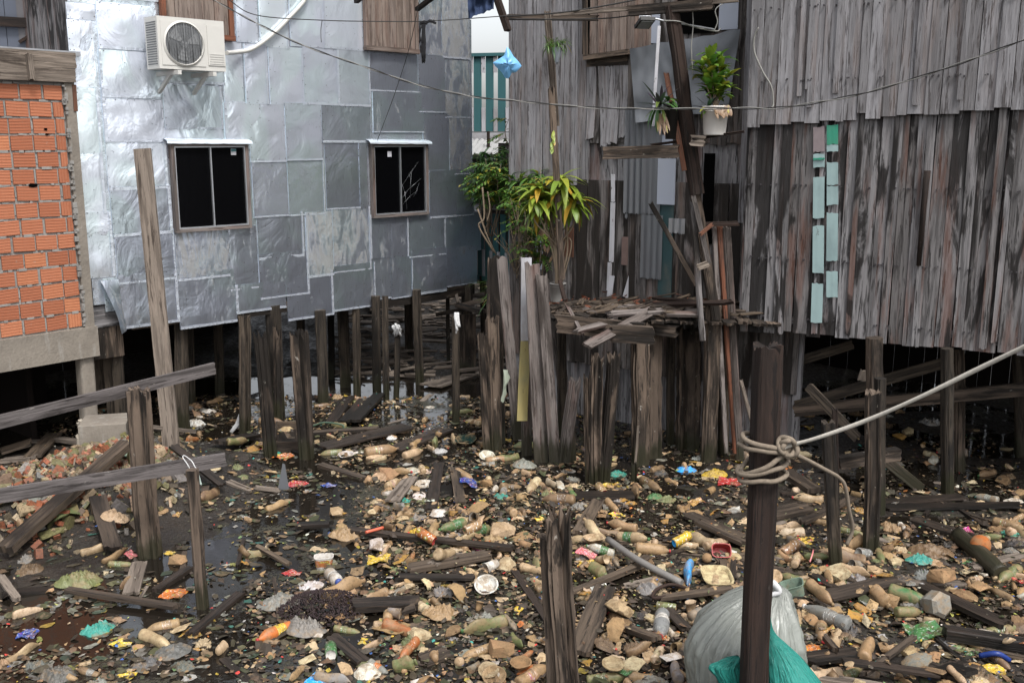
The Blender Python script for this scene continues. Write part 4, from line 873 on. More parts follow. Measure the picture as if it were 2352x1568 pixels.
m = MB(); m.plank(Bk.pt(74, 186, .08), Bk.pt(65, 118, .08), .05, .03, wd=Bk.d, jag=.03); m.build('stake', W_board, hB)
m = MB(); m.plank(Bk.pt(173, 256, .03), Bk.pt(169, 195, .03), .035, .03, wd=Bk.d); m.plank(Bk.P(uc1 + .0, zb + .1, -.12), Bk.P(uc1 + .0, zt - .1, -.12), .06, .04, wd=Bk.d); m.build('shutter_board', W_red, hB)
m = MB(); m.box(Bk.P(uc0 - 1.3, zt + .28, -1.2), Bk.d * 1.5, Bk.n * 1.2, Vector((0, 0, .02))); m.build('roof', M_zinc, hB)
fb_ = empty('concrete_footing', G(225, 1005, .25), 'lumpy concrete block and pale mortar under the corner column of the brick building', 'footing')
m = MB(); m.box(G(232, 1000, .3) + Vector((0, .12, .0)), (.2, .05, 0), (-.05, .2, 0), (0, 0, .12)); m.build('block', M_conc, fb_)
m = MB()
cen = G(215, 1000, .22) + Vector((0, .05, 0))
for i in range(40): 
    a = rr(0, 6.28); q = rr(0, .17); s_ = rr(.02, .05); m.box(cen + Vector((math.cos(a) * q * 1.1, math.sin(a) * q * .8, rr(-.12, .13) * (1 - q * 2))), Vector((rr(.5, 1), rr(-.5, .5), rr(-.3, .3))) * s_, Vector((rr(-.5, .5), rr(.5, 1), 0)) * s_, Vector((rr(-.3, .3), 0, rr(.5, 1))) * s_)
m.build('mortar_lump', M_lime, fb_)
# slate wooden wall behind it and boards between the buildings
Sl = Wall((-6.6, 9.6), (-4.2, 10.4)); hS = empty('slate_house', Sl.P(1.5, 1), 'blue grey plank house behind the brick building at the upper left', 'house')
se = Sl.px(147, 60)[0]
m = MB(); planked(m, Sl, 0, se - .1, 2.2, 5.6, .15, .2, 0, gap=.006); m.box(Sl.P(se - 1.2, 3.9, -1.6), Sl.d * 1.18, Sl.n * 1.5, Vector((0, 0, 1.7))); m.build('wall', W_slate, hS)
m = MB(); slab(m, Sl, se - .1, se, 2.2, 5.6, .03, .02); m.build('corner_board', W_lilac, hS)  # pale strip paints the light caught by the wall's edge
m = MB(); m.plank(Sl.pt(-60, 46, .05), Sl.pt(148, 58, .05), .09, .05, wd=(0, 0, 1)); m.build('rail', W_dark, hS)
m = MB(); slab(m, Sl, Sl.px(42, 60)[0], Sl.px(78, 60)[0], Z(0, 0) * 0 + Sl.px(60, 92)[1], 5.5, .02, .03); m.build('shutter', flat('slate_shutter', (.085, .082, .088)), hS)
m = MB(); m.plank(Sl.pt(44, 98, .05), Sl.pt(82, 74, .05), .03, .03, wd=(0, 0, 1)); m.build('shutter_rail', W_dark, hS)
for (x0, x1, y0, yb, lab, w_) in ((240, 262, 700, 946, 'wide timber pile left of the dangling metal flap', 26), (262, 284, 700, 1060, 'timber pile under the dangling metal flap', 22), (214, 226, 640, 900, 'board behind the corner column of the brick building', 30)):
    b = AY(x1, yb, 9.75); t = AY(x0, y0, 9.6); m = MB(); m.plank(b - Vector((0, 0, .1)), t, w_ / F * proj(b)[2], .07, wd=(1, .2, 0), seg=12, col=rc(.4)); m.build('wooden_post', W_pile, None, org=tuple(b), label=lab, cat='post', group='posts between brick building and silver house')
m = MB(); p0 = A.px(214, 600); m.box(A.P(A.px(232, 680)[0], ZB + .25, -.06), A.d * .2, A.n * .02, (0, 0, .5)); m.build('corner_boards', W_rot, hA)

# ---------------------------------------------------------------- the gap between the houses
Tf = Wall((-1.2, 16.6), (1.2, 16.0))
ft = empty('teal_house', Tf.P(1, 1.2), 'teal house front of boards spaced with white laths beyond the gap', 'house')
def z_at(y, Y): return AY(1176, y, Y).z
m = MB(); ms = MB(); n = 0
zt_, zm = z_at(128, 16.3), z_at(302, 16.3)
u = 0
while u < 2.4:
    m.plank(Tf.P(u + .07, zm, 0), Tf.P(u + .07, zt_, 0), .125, .025, wd=Tf.d, rough=0)
    for (a, b) in ((zm, zm + (zt_ - zm) * .32), (zt_ - (zt_ - zm) * .22, zt_)): ms = MB(); ms.plank(Tf.P(u + .17, a, .02), Tf.P(u + .17, b, .02), .06, .02, wd=Tf.d, rough=0); ms.build('white_lath', W_white, ft)
    u += .2
m.plank(Tf.P(0, zt_ + .02, .03), Tf.P(2.4, zt_ + .02, .03), .05, .05, wd=(0, 0, 1)); m.build('teal_boards', W_teal, ft)
m = MB(); slab(m, Tf, 0, 2.4, -.2, zm - .04, .05, -.3); m.build('wall', W_low, ft)
m = MB(); slab(m, Tf, .3, 2.2, zm - .42, zm - .02, .04, .04); m.build('pale_band', W_white, ft)
mr = MB(); rw = []
for i in range(3): rw.append([Tf.P(j * .03, zm - .12 - i * .11 + .02 * math.cos(j * .03 / .085 * 6.28), .1 + i * .35) for j in range(82)])
mr.grid(rw[::-1], lambda i, j: (j * .03, i * .2), rc()); mr.grid([[p - Vector((0, 0, .008)) for p in r] for r in rw], lambda i, j: (j * .03, i * .2), rc()); mr.build('corrugated_awning', paint('old_roof_tile', (.30, .30, .30), (.08, .08, .07), .6, .9, (.16, .16, .15)), ft)
m = MB(); m.post(Tf.P(1.02, -.2, .4), Tf.P(.98, zm, .5), .05, .05, 0, 0); m.build('awning_post', W_dark, ft)
# teal picket fence nearer by
Fc = Wall((-.46, 13.4), (.25, 12.5)); hf = empty('teal_fence', Fc.P(.5, .8), 'teal board fence with white laths between the silver house and the middle house', 'fence')
m = MB(); ms = MB(); zt2 = z_at(492, 13); zb2 = z_at(640, 13); u = -.1
while u < 1.15: 
    m.plank(Fc.P(u, zb2, 0), Fc.P(u, zt2 + rr(-.01, .01), 0), .105, .02, wd=Fc.d, rough=0); ms = MB(); ms.plank(Fc.P(u + .08, zb2, .015), Fc.P(u + .08, zb2 + .35, .015), .05, .015, wd=Fc.d, rough=0); ms.build('white_lath', W_white, hf); u += .165
m.plank(Fc.P(-.15, zb2 - .03, 0), Fc.P(1.1, zb2 - .03, 0), .06, .07, wd=(0, 0, 1)); m.build('teal_boards', W_teal, hf)
m = MB(); m.plank(Fc.P(-.2, zt2 + .03, .0), Fc.P(1.1, zt2 + .05, .0), .22, .04, wd=Fc.n); m.build('ledge', W_rot, hf)
m = MB(); slab(m, Fc, .0, 1.1, zt2, 2.95, .05, -.35); m.build('back_boards', W_mid, hf)
m = MB()
for k in range(3): m.post(Fc.P(.1 + k * .45, -.1, -.02), Fc.P(.1 + k * .45, zb2, 0), .09, .09, 0, 0, groove=.1)
m.build('leg', W_pile, hf)
# far driftwood heap beyond the piles
m = MB()
for k in range(420):
    x, y = rr(-2.6, 1.0), rr(12.4, 16); l = rr(.1, .6); an = rr(-.5, .5) if random.random() < .7 else rr(-1.5, 1.5); c0 = Vector((x, y, gz(x, y) + rr(.01, .08)))
    m.plank(c0, c0 + Vector((math.cos(an) * l, math.sin(an) * l, rr(-.03, .05))), rr(.015, .07), rr(.008, .025), wd=(0, 1, .3), jag=.03, seg=2, col=rc(rr(.2, 1)))
m.build('driftwood', W_board, None, org=(-.6, 14, .3), label='far heap of sticks and boards beyond the piles of the silver house', cat='driftwood', kind='stuff')
m = MB()
for (a, b, w_) in (((1055, 702, 12.6), (1118, 688, 12.0), .07), ((1050, 700, 12.5), (1110, 716, 11.9), .1), ((1090, 680, 12.8), (1120, 674, 12.3), .06), ((1002, 722, 12.8), (1088, 706, 12.5), .09)): m.plank(AY(*a), AY(*b), w_, .05, jag=.06, rough=.2)
m.build('stacked_timber', W_rot, None, org=tuple(AY(1085, 700, 12.3)), label='pile of rough timber lying under the teal fence', cat='timber')
m = MB(); m.plank(G(1068, 860, .0), AY(1066, 722, G(1068, 860).y), .3, .03, wd=(1, .1, 0), seg=6); m.build('dark_board', W_rot, None, org=tuple(G(1068, 860)), label='wide dark board standing upright behind the stump with the white rag', cat='board')
m = MB(); m.plank(AY(1041, 652, 12.8), AY(1052, 695, 12.6), .04, .03); o = m.build('leaning_lath', W_board, None, org=tuple(AY(1050, 690, 12.6)), label='short pale lath slanting by the right corner of the silver house', cat='lath')
m = MB(); m.post(G(1140, 1030) + Vector((0, .15, -.2)), AY(1138, 588, 10.2), .17, .15, .2, .05, groove=.12, seg=20); m.build('tall_post', W_rot, None, org=tuple(G(1140, 1030)), label='tall dark post rising behind the thick rotten stump to the teal fence', cat='post')

# ---------------------------------------------------------------- plants
def leaf(mb, p, d, up, L, W_, curl=.3, seg=4, col=None, fold=.25):
    """pointed leaf with a midrib fold"""
    d = Vector(d).normalized(); s = d.cross(up); s = s.normalized() if s.length > .01 else Vector((1, 0, 0)); n_ = s.cross(d).normalized()
    col = col or rc(); a, b, c_ = [], [], []
    for i in range(seg + 1):
        f = i / seg; w_ = W_ * math.sin(math.pi * min(1, f * .96 + .04)) ** .8 * .5; q = Vector(p) + d * L * f * (1 - curl * .3 * f) + n_ * (-curl * L * f * f)
        a.append(q - s * w_ + n_ * w_ * fold); b.append(q); c_.append(q + s * w_ + n_ * w_ * fold)
    mb.grid([a, b, c_], lambda i, j: (i * .1, j * .1), col, 0, True)
def plant_fern(name, label, cat, base, stems, mat, pinn=9, Lp=.05, group=None):
    r_ = empty(name, base, label, cat, group); s = MB(); l = MB()
    for (p0, p1, nb, Lb) in stems:
        p0, p1 = Vector(p0), Vector(p1); mid = (p0 + p1) / 2 + Vector((rr(-.04, .04), rr(-.04, .04), 0)); pts = crom([p0, mid, p1], 5); s.tube(pts, .007, 5, rf=lambda f: 1 - .6 * f)
        for k in range(nb):
            q = pts[int(rr(.25, 1) * (len(pts) - 1))]; an = rr(0, 6.28); d = Vector((math.cos(an), math.sin(an) * .7, rr(-.1, .9))).normalized(); prev = q; L_ = Lb * rr(.6, 1.2)
            for i in range(pinn):
                f = (i + 1) / pinn; c0 = q + d * L_ * f + Vector((0, 0, -L_ * .5 * f * f)); s.tube([prev, c0], .0018, 3, cap=False); prev = c0
                sd_ = d.cross(Vector((0, 0, 1))).normalized()
                for sg in (1, -1): leaf(l, c0, d * .5 + sd_ * sg + Vector((0, 0, rr(-.4, .2))), Vector((0, 0, 1)), Lp * rr(.6, 1.2) * (1.2 - .6 * f), Lp * .28, .3, 3)
    s.build('stem', L_stem, r_); l.build('foliage', mat, r_); return r_
random.seed(61)
Yp = 12.3
def S_(x0, y0, x1, y1, nb, Lb, Y=Yp): return (AY(x0, y0, Y), AY(x1, y1, Y + rr(-.2, .2)), nb, Lb)
plant_fern('feathery_shrub', 'feathery green shrub filling the gap beside the silver house', 'shrub', AY(1130, 500, Yp), [S_(1120, 480, 1105, 372, 20, .26), S_(1125, 490, 1130, 350, 20, .26), S_(1140, 490, 1165, 372, 20, .26), S_(1140, 470, 1188, 395, 20, .26, 11.6), S_(1110, 470, 1098, 400, 16, .2), S_(1150, 480, 1170, 440, 12, .2, 11.6), S_(1165, 330, 1170, 270, 5, .2, 11.8), S_(1150, 420, 1170, 340, 9, .2, 11.8), S_(1130, 460, 1115, 365, 22, .26, 11.6), S_(1120, 470, 1096, 410, 16, .22, 11.7), S_(1150, 470, 1150, 380, 20, .26, 11.4), S_(1170, 470, 1195, 440, 14, .24, 11.2)], L_fern, 8, .10)
r_ = empty('fern_tree', G(1290, 690, 1.38), 'feathery light green sapling climbing left of the yellow-leaved plant', 'tree')
plant_fern('feathery_sapling', 'light green feathery sapling in front of the middle house', 'tree', AY(1215, 650, 10.6), [S_(1225, 640, 1190, 430, 22, .24, 10.6), S_(1235, 640, 1222, 405, 22, .24, 10.6), S_(1245, 640, 1240, 385, 22, .22, 10.5), S_(1230, 600, 1172, 455, 12, .22, 10.6), S_(1240, 600, 1280, 395, 12, .18, 10.4), S_(1235, 620, 1205, 480, 8, .2, 10.6)], L_fern, 9, .085)
bpy.data.objects.remove(r_)
def rosette(l, p, n, L_, W_, mat=None, el=(.1, 1.2), curl=.5, fold=.25):
    for k in range(n):
        a = rr(0, 6.28); e = rr(*el); leaf(l, p + Vector((rr(-.01, .01), rr(-.01, .01), rr(-.02, .02))), (math.cos(a) * math.cos(e), math.sin(a) * math.cos(e), math.sin(e)), Vector((0, 0, 1)), L_ * rr(.7, 1.15), W_ * rr(.8, 1.1), curl * rr(.6, 1.4), 6, None, fold)
# yellow-green broad leaves in a bucket
def bucket(base, r0, r1, h, root, mat, name='bucket', soil=True):
    m = MB(); b = Vector(base)
    m.lathe([(r0 * .95, 0), (r0, .01), (r1, h * .93), (r1 * 1.06, h * .93), (r1 * 1.06, h), (r1 * .96, h), (r1 * .93, h * .88)], 28, rc(), M=Matrix.Translation(b), cap0=True)
    m.lathe([(r1 * 1.01, h * .82), (r1 * 1.04, h * .825), (r1 * 1.01, h * .84)], 28, rc(), M=Matrix.Translation(b)); m.build(name, mat, root)
    m = MB(); m.lathe([(0.001, h * .87), (r1 * .93, h * .86)], 20, rc(), M=Matrix.Translation(b)); m.build('soil', M_mud, root)
pb = AY(1281, 693, 9.75); pp = empty('potted_plant', pb, 'yellow-green broad-leaved plant on long stems in a grey bucket on the platform', 'potted plant'); bucket(pb, .065, .078, .19, pp, M_bucket)
s = MB(); l = MB()
tops = [AY(x, y, 9.7 + rr(-.1, .1)) for (x, y) in ((1278, 428), (1262, 452), (1296, 448), (1312, 470), (1248, 470), (1288, 415), (1275, 460), (1322, 455), (1240, 440), (1300, 425), (1258, 478), (1230, 460))]
for t_ in tops:
    pts = crom([pb + Vector((rr(-.03, .03), rr(-.03, .03), .15)), pb + Vector((rr(-.06, .09), 0, .5)), t_ - Vector((rr(-.05, .05), 0, .2)), t_], 6); s.tube(pts, .011, 6, rf=lambda f: 1 - .45 * f)
    rosette(l, t_, 17, .27, .068, el=(-.4, 1.1), curl=.75)
for k in range(4): s.tube(crom([pb + Vector((rr(-.04, .04), 0, .15)), pb + Vector((rr(-.1, .14), 0, .6)), AY(rr(1255, 1320), rr(480, 560), 9.8)], 6), .007, 5)
s.build('stem', L_stem, pp); l.build('foliage', L_yel, pp)
l = MB(); 
for k in range(30): leaf(l, AY(rr(1245, 1300), rr(470, 590), 9.8), (rr(-1, 1), rr(-.3, .3), -1), Vector((0, 1, 0)), rr(.05, .12), .03, .4, 4)
l.build('dry_leaves', L_dry, pp)
# dry tangle of twigs left of it
s = MB()
for k in range(46):
    x0 = rr(1180, 1250); a = AY(x0, rr(600, 640), 10.6); b = AY(x0 + rr(-50, 40), rr(470, 560), 10.6 + rr(-.2, .2)); s.tube(crom([a, (a + b) / 2 + Vector((rr(-.08, .08), 0, 0)), b], 4), rr(.003, .008), 4, rf=lambda f: 1 - .5 * f)
for (pts, rw_) in ((((1108, 430), (1112, 500), (1100, 520), (1135, 580)), .01), (((1097, 480), (1118, 540), (1140, 585)), .009), (((1180, 520), (1205, 560), (1225, 600)), .01), (((1120, 440), (1125, 480), (1118, 510)), .008)): s.tube(crom([AY(x, y, 11.2) for x, y in pts], 5), rw_, 5)
s.build('dry_twigs', L_stem, None, org=tuple(AY(1200, 640, 10.6)), label='tangle of bare dry twigs between the shrub and the bucket plant', cat='twigs', kind='stuff')
for (nm, lb, Yq, pts_) in (('leafy_shrub', 'broad-leaved dark green shrub between the silver house and the yellow-leaved plant', 11.0, ((1180, 440), (1196, 425), (1212, 415), (1200, 455), (1186, 470), (1222, 440), (1172, 415), (1230, 405), (1210, 470))), ('leafy_shrub', 'dark bushy plant filling the gap against the corner of the silver house', 12.0, ((1105, 385), (1120, 365), (1140, 372), (1158, 360), (1110, 420), (1130, 405), (1150, 410), (1165, 395), (1100, 445), (1125, 440), (1145, 440)))):
    bq = AY(pts_[0][0] + 20, 600, Yq); rt = empty(nm, bq, lb, 'shrub'); s = MB(); l = MB()
    for (x, y) in pts_:
        t_ = AY(x, y, Yq + rr(-.2, .2)); s.tube(crom([bq + Vector((rr(-.1, .1), 0, .3)), (bq + t_) / 2 + Vector((rr(-.06, .06), 0, .1)), t_], 4), .007, 5)
        for q in range(2): rosette(l, t_ + Vector((rr(-.08, .08), rr(-.08, .08), rr(-.1, .1))), 16, .17, .042, el=(-.5, 1.2), curl=.6)
    s.build('stem', L_stem, rt); l.build('foliage', L_dark if 'bushy' in lb else L_fern, rt)
# croton in the white bucket, purple plants
wbk = AY(1641, 311, 8.75); cr = empty('potted_croton', wbk, 'bushy green and yellow croton in a big dirty white bucket on a shelf', 'potted plant'); bucket(wbk, .093, .112, .245, cr, paint('white_bucket', (.52, .50, .47), (.2, .17, .14), .74, da=.55, sc=1.2, dirt=(.36, .33, .29)))
s = MB(); l = MB(); top0 = wbk + Vector((0, 0, .22))
for (x, y) in ((1636, 132), (1634, 150), (1655, 135), (1618, 165), (1648, 180), (1670, 180), (1628, 200), (1660, 205), (1640, 165), (1615, 150)):
    t_ = AY(x, y, 8.75 + rr(-.06, .06)); s.tube(crom([top0, (top0 + t_) / 2 + Vector((rr(-.02, .02), 0, 0)), t_], 5), .008, 5, rf=lambda f: 1 - .5 * f)
    for q in range(3): rosette(l, top0.lerp(t_, .5 + q * .25), 6, .155, .068, el=(.2, 1.3), curl=.35)
rosette(l, top0 + Vector((-.05, 0, .02)), 8, .14, .05, el=(-.5, .5), curl=.6)
s.build('stem', L_stem, cr); l.build('foliage', L_crot, cr)
l = MB(); rosette(l, top0 + Vector((-.06, 0, .02)), 8, .22, .035, el=(.1, .9), curl=.1); l.build('purple_leaves', L_purp, cr)
l = MB()
for k in range(14): leaf(l, top0 + Vector((rr(-.08, .1), -.1, .03)), (rr(-.5, .5), -.4, -1), Vector((0, 1, 0)), rr(.08, .16), .028, .2, 4)
l.build('dry_leaves', L_dry, cr)
pr = AY(1520, 320, 8.9); pu = empty('purple_plant', pr, 'spiky purple and green plant in a black pot by the massive leaning beam', 'potted plant'); m = MB(); m.lathe([(.045, 0), (.07, .3), (.075, .3), (.068, .28)], 20, rc(), M=Matrix.Translation(AY(1540, 320, 8.92)), cap0=True); m.build('pot', M_wire, pu)
l = MB(); t_ = AY(1516, 244, 8.86); rosette(l, t_, 16, .25, .035, el=(-.1, 1.4), curl=.1); l.build('foliage', L_purp, pu)
l = MB(); rosette(l, t_, 12, .22, .035, el=(-1.4, .4), curl=.5); rosette(l, t_ + Vector((.08, .05, .05)), 7, .12, .05, el=(0, 1.2)); l.build('green_leaves', L_dark, pu)
l = MB()
for k in range(12): leaf(l, t_ + Vector((rr(-.02, .06), -.03, -.06)), (rr(-.3, .4), -.1, -1), Vector((0, 1, 0)), rr(.1, .22), .025, .2, 4)
l.build('dry_leaves', L_dry, pu)
# hanging fern in a cut bottle on the pole
hb = AY(1279, 118, 9.45); hp = empty('hanging_plant', hb, 'small grassy fern in a cut grey bottle tied to the crooked pole', 'potted plant')
m = MB(); m.lathe([(.012, -.11), (.018, -.09), (.045, .0), (.047, .03)], 18, rc(), M=Matrix.Translation(hb), cap0=True); m.lathe([(.040, .028), (.038, .0)], 18, rc(), M=Matrix.Translation(hb)); m.build('cut_bottle', flat('grey_plastic', (.22, .24, .27), .35), hp)
l = MB(); 
for k in range(150): leaf(l, hb + Vector((rr(-.1, .08), rr(-.05, .05), rr(.02, .09))), (rr(-1, 1), rr(-1, 1), rr(-.3, 1.1)), Vector((0, 0, 1)), rr(.05, .15), .008, .8, 3)
l.build('foliage', L_fern, hp)
wp = AY(1099, 486, 12.7); sp = empty('small_pot_plant', wp, 'tiny white pot with a dark plant on the ledge by the silver house', 'potted plant'); bucket(wp, .05, .062, .1, sp, W_white, 'pot'); l = MB(); rosette(l, wp + Vector((0, 0, .12)), 30, .18, .04, el=(-.2, 1.3)); rosette(l, wp + Vector((-.02, 0, .35)), 30, .22, .05, el=(-.2, 1.3)); l.build('foliage', L_dark, sp)
l = MB(); s = MB(); gb = AY(1155, 650, 11.4)
for k in range(170): leaf(l, gb + Vector((rr(-.14, .1), rr(-.1, .1), rr(-.25, .02))), (rr(-1, 1), rr(-1, 1), rr(-.4, 1.3)), Vector((0, 0, 1)), rr(.1, .3), .012, 1.0, 4, (random.random(), rr(.4, 1), 0))
l.build('grass_tuft', L_fern, None, org=tuple(gb), label='tuft of grass hanging behind the tall dark post', cat='grass', kind='stuff')
for (x, y, Y, n_) in ((1372, 245, 9.9, 0), (1270, 300, 9.5, 5)): 
    if n_:
        l = MB(); 
        for k in range(9): leaf(l, AY(x + rr(-2, 2), y + k * 5, Y), (rr(-.4, .2), -.2, -1), Vector((0, 1, 0)), .07, .03, .2, 4)
        l.build('creeper', L_yel, None, org=tuple(AY(x, y, Y)), label='short yellow-green creeper on the crooked pole', cat='creeper')

# ---------------------------------------------------------------- cables, washing, bags in the air
def cable(pts, r, mat, label, name='cable', twist=0, cat='cable', n=8):
    P = crom([AY(*p) for p in pts], n); m = MB()
    if twist:
        P = crom(P, 3)
        for ph in (0, math.pi):
            L = 0; Q = []
            for i, p in enumerate(P):
                if i: L += (p - P[i - 1]).length
                a = L * twist + ph + 1.5 * nz(L * .7); gap = r * (1.1 + 1.2 * max(0, nz(L * .9, 3))); Q.append(p + Vector((0, math.cos(a), math.sin(a))) * gap)
            m.tube(Q, r * .85, 6, mi=0 if ph == 0 else 1)
        mat = [mat, M_wireg]
    else: m.tube(P, r, 6)
    return m.build(name, mat, None, org=tuple(P[0]), label=label, cat=cat)
cable([(430, -30, 8.6), (490, 0, 8.4), (588, 53, 8.2), (700, 106, 8.0), (850, 158, 7.8), (960, 195, 7.7), (1085, 222, 7.6), (1176, 231, 7.5), (1350, 247, 7.3), (1500, 250, 7.1), (1700, 249, 6.9), (1800, 247, 6.7), (1950, 222, 6.4), (2050, 196, 6.2), (2200, 148, 5.9), (2352, 92, 5.6), (2420, 64, 5.5)], .0042, M_wire, 'twisted black and white power cable sagging across the whole view', twist=14)
cable([(520, -4, 9.2), (588, 35, 9.3), (740, 47, 9.4), (900, 50, 9.5), (1000, 48, 9.5), (1150, 38, 9.5), (1176, 36, 9.5)], .0045, M_wire, 'straight thin black line strung over the silver house')
cable([(1165, 38, 9.4), (1300, 28, 9.3), (1450, 2, 9.2), (1480, -8, 9.2)], .007, M_wire, 'black wire rising over the top of the middle house')
cable([(965, -6, 9.4), (940, 110, 9.7), (905, 220, 10.4), (867, 322, 11.2)], .0035, M_wire, 'fine dark wire slanting down to the hood of the cracked window')
cable([(740, 47, 9.4), (737, 70, 9.4), (738, 98, 9.4)], .003, M_wire, 'loose end of string hanging from the straight line')
cable([(1170, 44, 9.4), (1300, 45, 9.3), (1400, 42, 9.2), (1470, 33, 9.1)], .006, M_wire, 'slack black wire tied under the bamboo rail')
cable([(1525, 48, 8.9), (1560, 50, 8.9), (1600, 64, 9.0), (1645, 72, 9.0), (1655, 66, 9.0)], .006, M_wireg, 'yellowish string tied from the massive beam to the window hole', name='string')
cable([(1590, 10, 8.9), (1592, 60, 8.9), (1588, 110, 8.9), (1592, 185, 8.9)], .005, M_wireg, 'frayed string hanging in front of the tarpaulin', name='string')
cable([(1690, -5, 9.0), (1645, 20, 9.0), (1648, 50, 9.0), (1640, 72, 9.0)], .005, M_wireg, 'curled wire hanging at the window hole')
m = MB()
for k in range(16):
    x = rr(964, 977); a = AY(x, 50, 9.5); b = AY(x + rr(-5, 5), rr(95, 148), 9.5); m.tube(crom([a, (a + b) / 2 + Vector((rr(-.02, .02), 0, 0)), b], 4), rr(.004, .008), 5)
for k in range(8): a = AY(966 + k * 4, 51, 9.5); m.tube([a, a + Vector((.03, 0, rr(-.02, .02)))], .012, 6)
m.build('knotted_rags', M_rag, None, org=tuple(AY(970, 50, 9.5)), label='knot of black rag strips hanging from the straight line', cat='rag')
FW = Wall((-2, 9.5), (2, 9.5))
cloth([(1072, -40), (1136, -40), (1134, 22), (1076, 42)], 22, 16, FW, 0, .09, M_jean, 'jeans', 'dark blue jeans hanging from above in the sky gap', 'jeans', seed=9)
mb_ = flat('blue_film', (.16, .40, .68), .35); 
def bagsheet(poly, Y, mat, name, label, cat, puff=.06):
    c = Vector((sum(p[0] for p in poly) / len(poly), sum(p[1] for p in poly) / len(poly), 0)); n = len(poly); m = MB()
    for sg in (1, -1):
        rows = []
        for k in range(6):
            f = k / 5; rows.append([AY(c.x + (poly[j % n][0] - c.x) * f, c.y + (poly[j % n][1] - c.y) * f, Y + sg * puff * (1 - f * f) * (1 + .7 * nz(j * .9, k * .8, sg))) for j in range(n)])
        if sg < 0: rows = rows[::-1]
        m.grid(rows, lambda i, j: (i * .05, j * .05), rc(), 0, True, True)
    return m.build(name, mat, None, org=tuple(AY(c.x, c.y, Y)), label=label, cat=cat)
def dens(P_, k=4): 
    o = []
    for i in range(len(P_)):
        a, b = P_[i], P_[(i + 1) % len(P_)]; o += [(a[0] + (b[0] - a[0]) * q / k + rr(-.8, .8), a[1] + (b[1] - a[1]) * q / k + rr(-.8, .8)) for q in range(k)]
    return o
bagsheet(dens([(1165, 108), (1172, 116), (1180, 130), (1192, 142), (1198, 152), (1186, 166), (1176, 168), (1168, 181), (1160, 179), (1152, 166), (1140, 155), (1132, 144), (1145, 136), (1158, 128)], 2), 9.4, mb_, 'blue_bag', 'light blue plastic bag caught in the sky gap by the middle house', 'plastic bag')
m = MB()
for k in range(5): a = AY(1048 + rr(-4, 4), 718, 9.9); m.tube(crom([a, a + Vector((rr(-.02, .04), -.03, -.06)), AY(1050 + rr(-4, 6), rr(740, 768), 9.85)], 4), rr(.008, .016), 6)
m.build('pale_rag', M_ragw, None, org=tuple(AY(1047, 720, 9.9)), label='white rag draped on the slim stump left of the plank cluster', cat='rag')
m = MB(); gY = G(910, 912).y - .06
for k in range(9): a = AY(913 + rr(-7, 7), rr(746, 752), gY); m.tube(crom([a, a + Vector((rr(-.04, .04), -.05, rr(-.02, .02))), AY(913 + rr(-11, 11), rr(756, 775), gY)], 4), rr(.006, .014), 6)
m.build('pale_rag', M_ragw, None, org=tuple(AY(913, 750, gY)), label='torn white plastic on the thin stake under the silver house', cat='rag')
bagsheet(dens([(1156, 848), (1166, 850), (1172, 868), (1164, 885), (1163, 905), (1156, 925), (1150, 920), (1156, 890)]), G(1138, 1030).y - .12, flat('pale_green_film', (.36, .40, .32), .5), 'plastic_rag', 'pale greenish plastic rag hanging on the thick rotten stump', 'plastic bag', .02)
bagsheet(dens([(548, 950), (572, 955), (576, 972), (560, 980), (540, 985), (532, 998), (528, 990), (540, 972)], 3), G(556, 1000).y + .1, M_ragw, 'pale_rag', 'whitish torn film under the short peeling stub', 'rag', .02)

# ---------------------------------------------------------------- handrail, foreground posts, rope, rubbish bags
random.seed(71)
pile(318, 888, 345, 1275, 52, 'big dark split post carrying the two grey rails', W_rot, .04, groove=.2, col=(.3, .35, 0))
pile(440, 1078, 467, 1395, 27, 'thin crooked post under the end of the lower rail', W_rot, .0, groove=.2, n=18)
def rail(a, b, w_, lab, t=.035, col=None): m = MB(); m.plank(AY(*a), AY(*b), w_, t, wd=(0, 0, 1), seg=16, jag=.008, rough=.05, bend=.004, col=col or (.3, .55, 0)); return m.build('grey_rail', W_rail, None, org=tuple(AY(*a)), label=lab, cat='rail')
rail((-60, 983, 6.2), (493, 845, 7.55), .088, 'upper grey rail crossing behind the big dark split post')
rail((-60, 1147, 6.15), (519, 1054, 6.75), .095, 'lower grey rail nailed across the front of the big dark split post')
mk = empty('face_mask', AY(448, 1090, 6.5), 'grubby pale face mask hanging by its loops from the lower rail', 'face mask')
m = MB(); rows = []
for i in range(8):
    rows.append([AY(436 + j * 3.2 + i * 1.2, 1078 + i * 4.5 + 3 * abs(j - 3) * .4, 6.5 - .03 * math.sin(j / 6 * 3.14) + .015 * nz(i * .9, j * .7)) for j in range(7)])
m.grid(rows[::-1], lambda i, j: (i * .02, j * .02), rc()); m.grid([[p + Vector((0, .003, 0)) for p in r] for r in rows], lambda i, j: (i * .02, j * .02), rc()); m.build('cloth', flat('mask_cloth', (.42, .50, .46), .8), mk)
m = MB(); m.tube(crom([AY(438, 1080, 6.5), AY(430, 1065, 6.5), AY(420, 1050, 6.55), AY(424, 1046, 6.6), AY(440, 1058, 6.55), AY(448, 1072, 6.52), AY(456, 1080, 6.5)], 5), .0035, 5); m.build('ear_loop', M_ragw, mk)
pile(1282, 1160, 1308, 1700, 54, 'jagged split stump standing in the near foreground', W_rot, .12, groove=.26, n=36, asp=.9, zb=0, col=(.25, .3, 0))
pile(1252, 1228, 1276, 1690, 26, 'narrow splinter of the jagged near stump on its left side', W_rot, .02, col=(.3, .35, 0), groove=.1, n=16, asp=1.3)
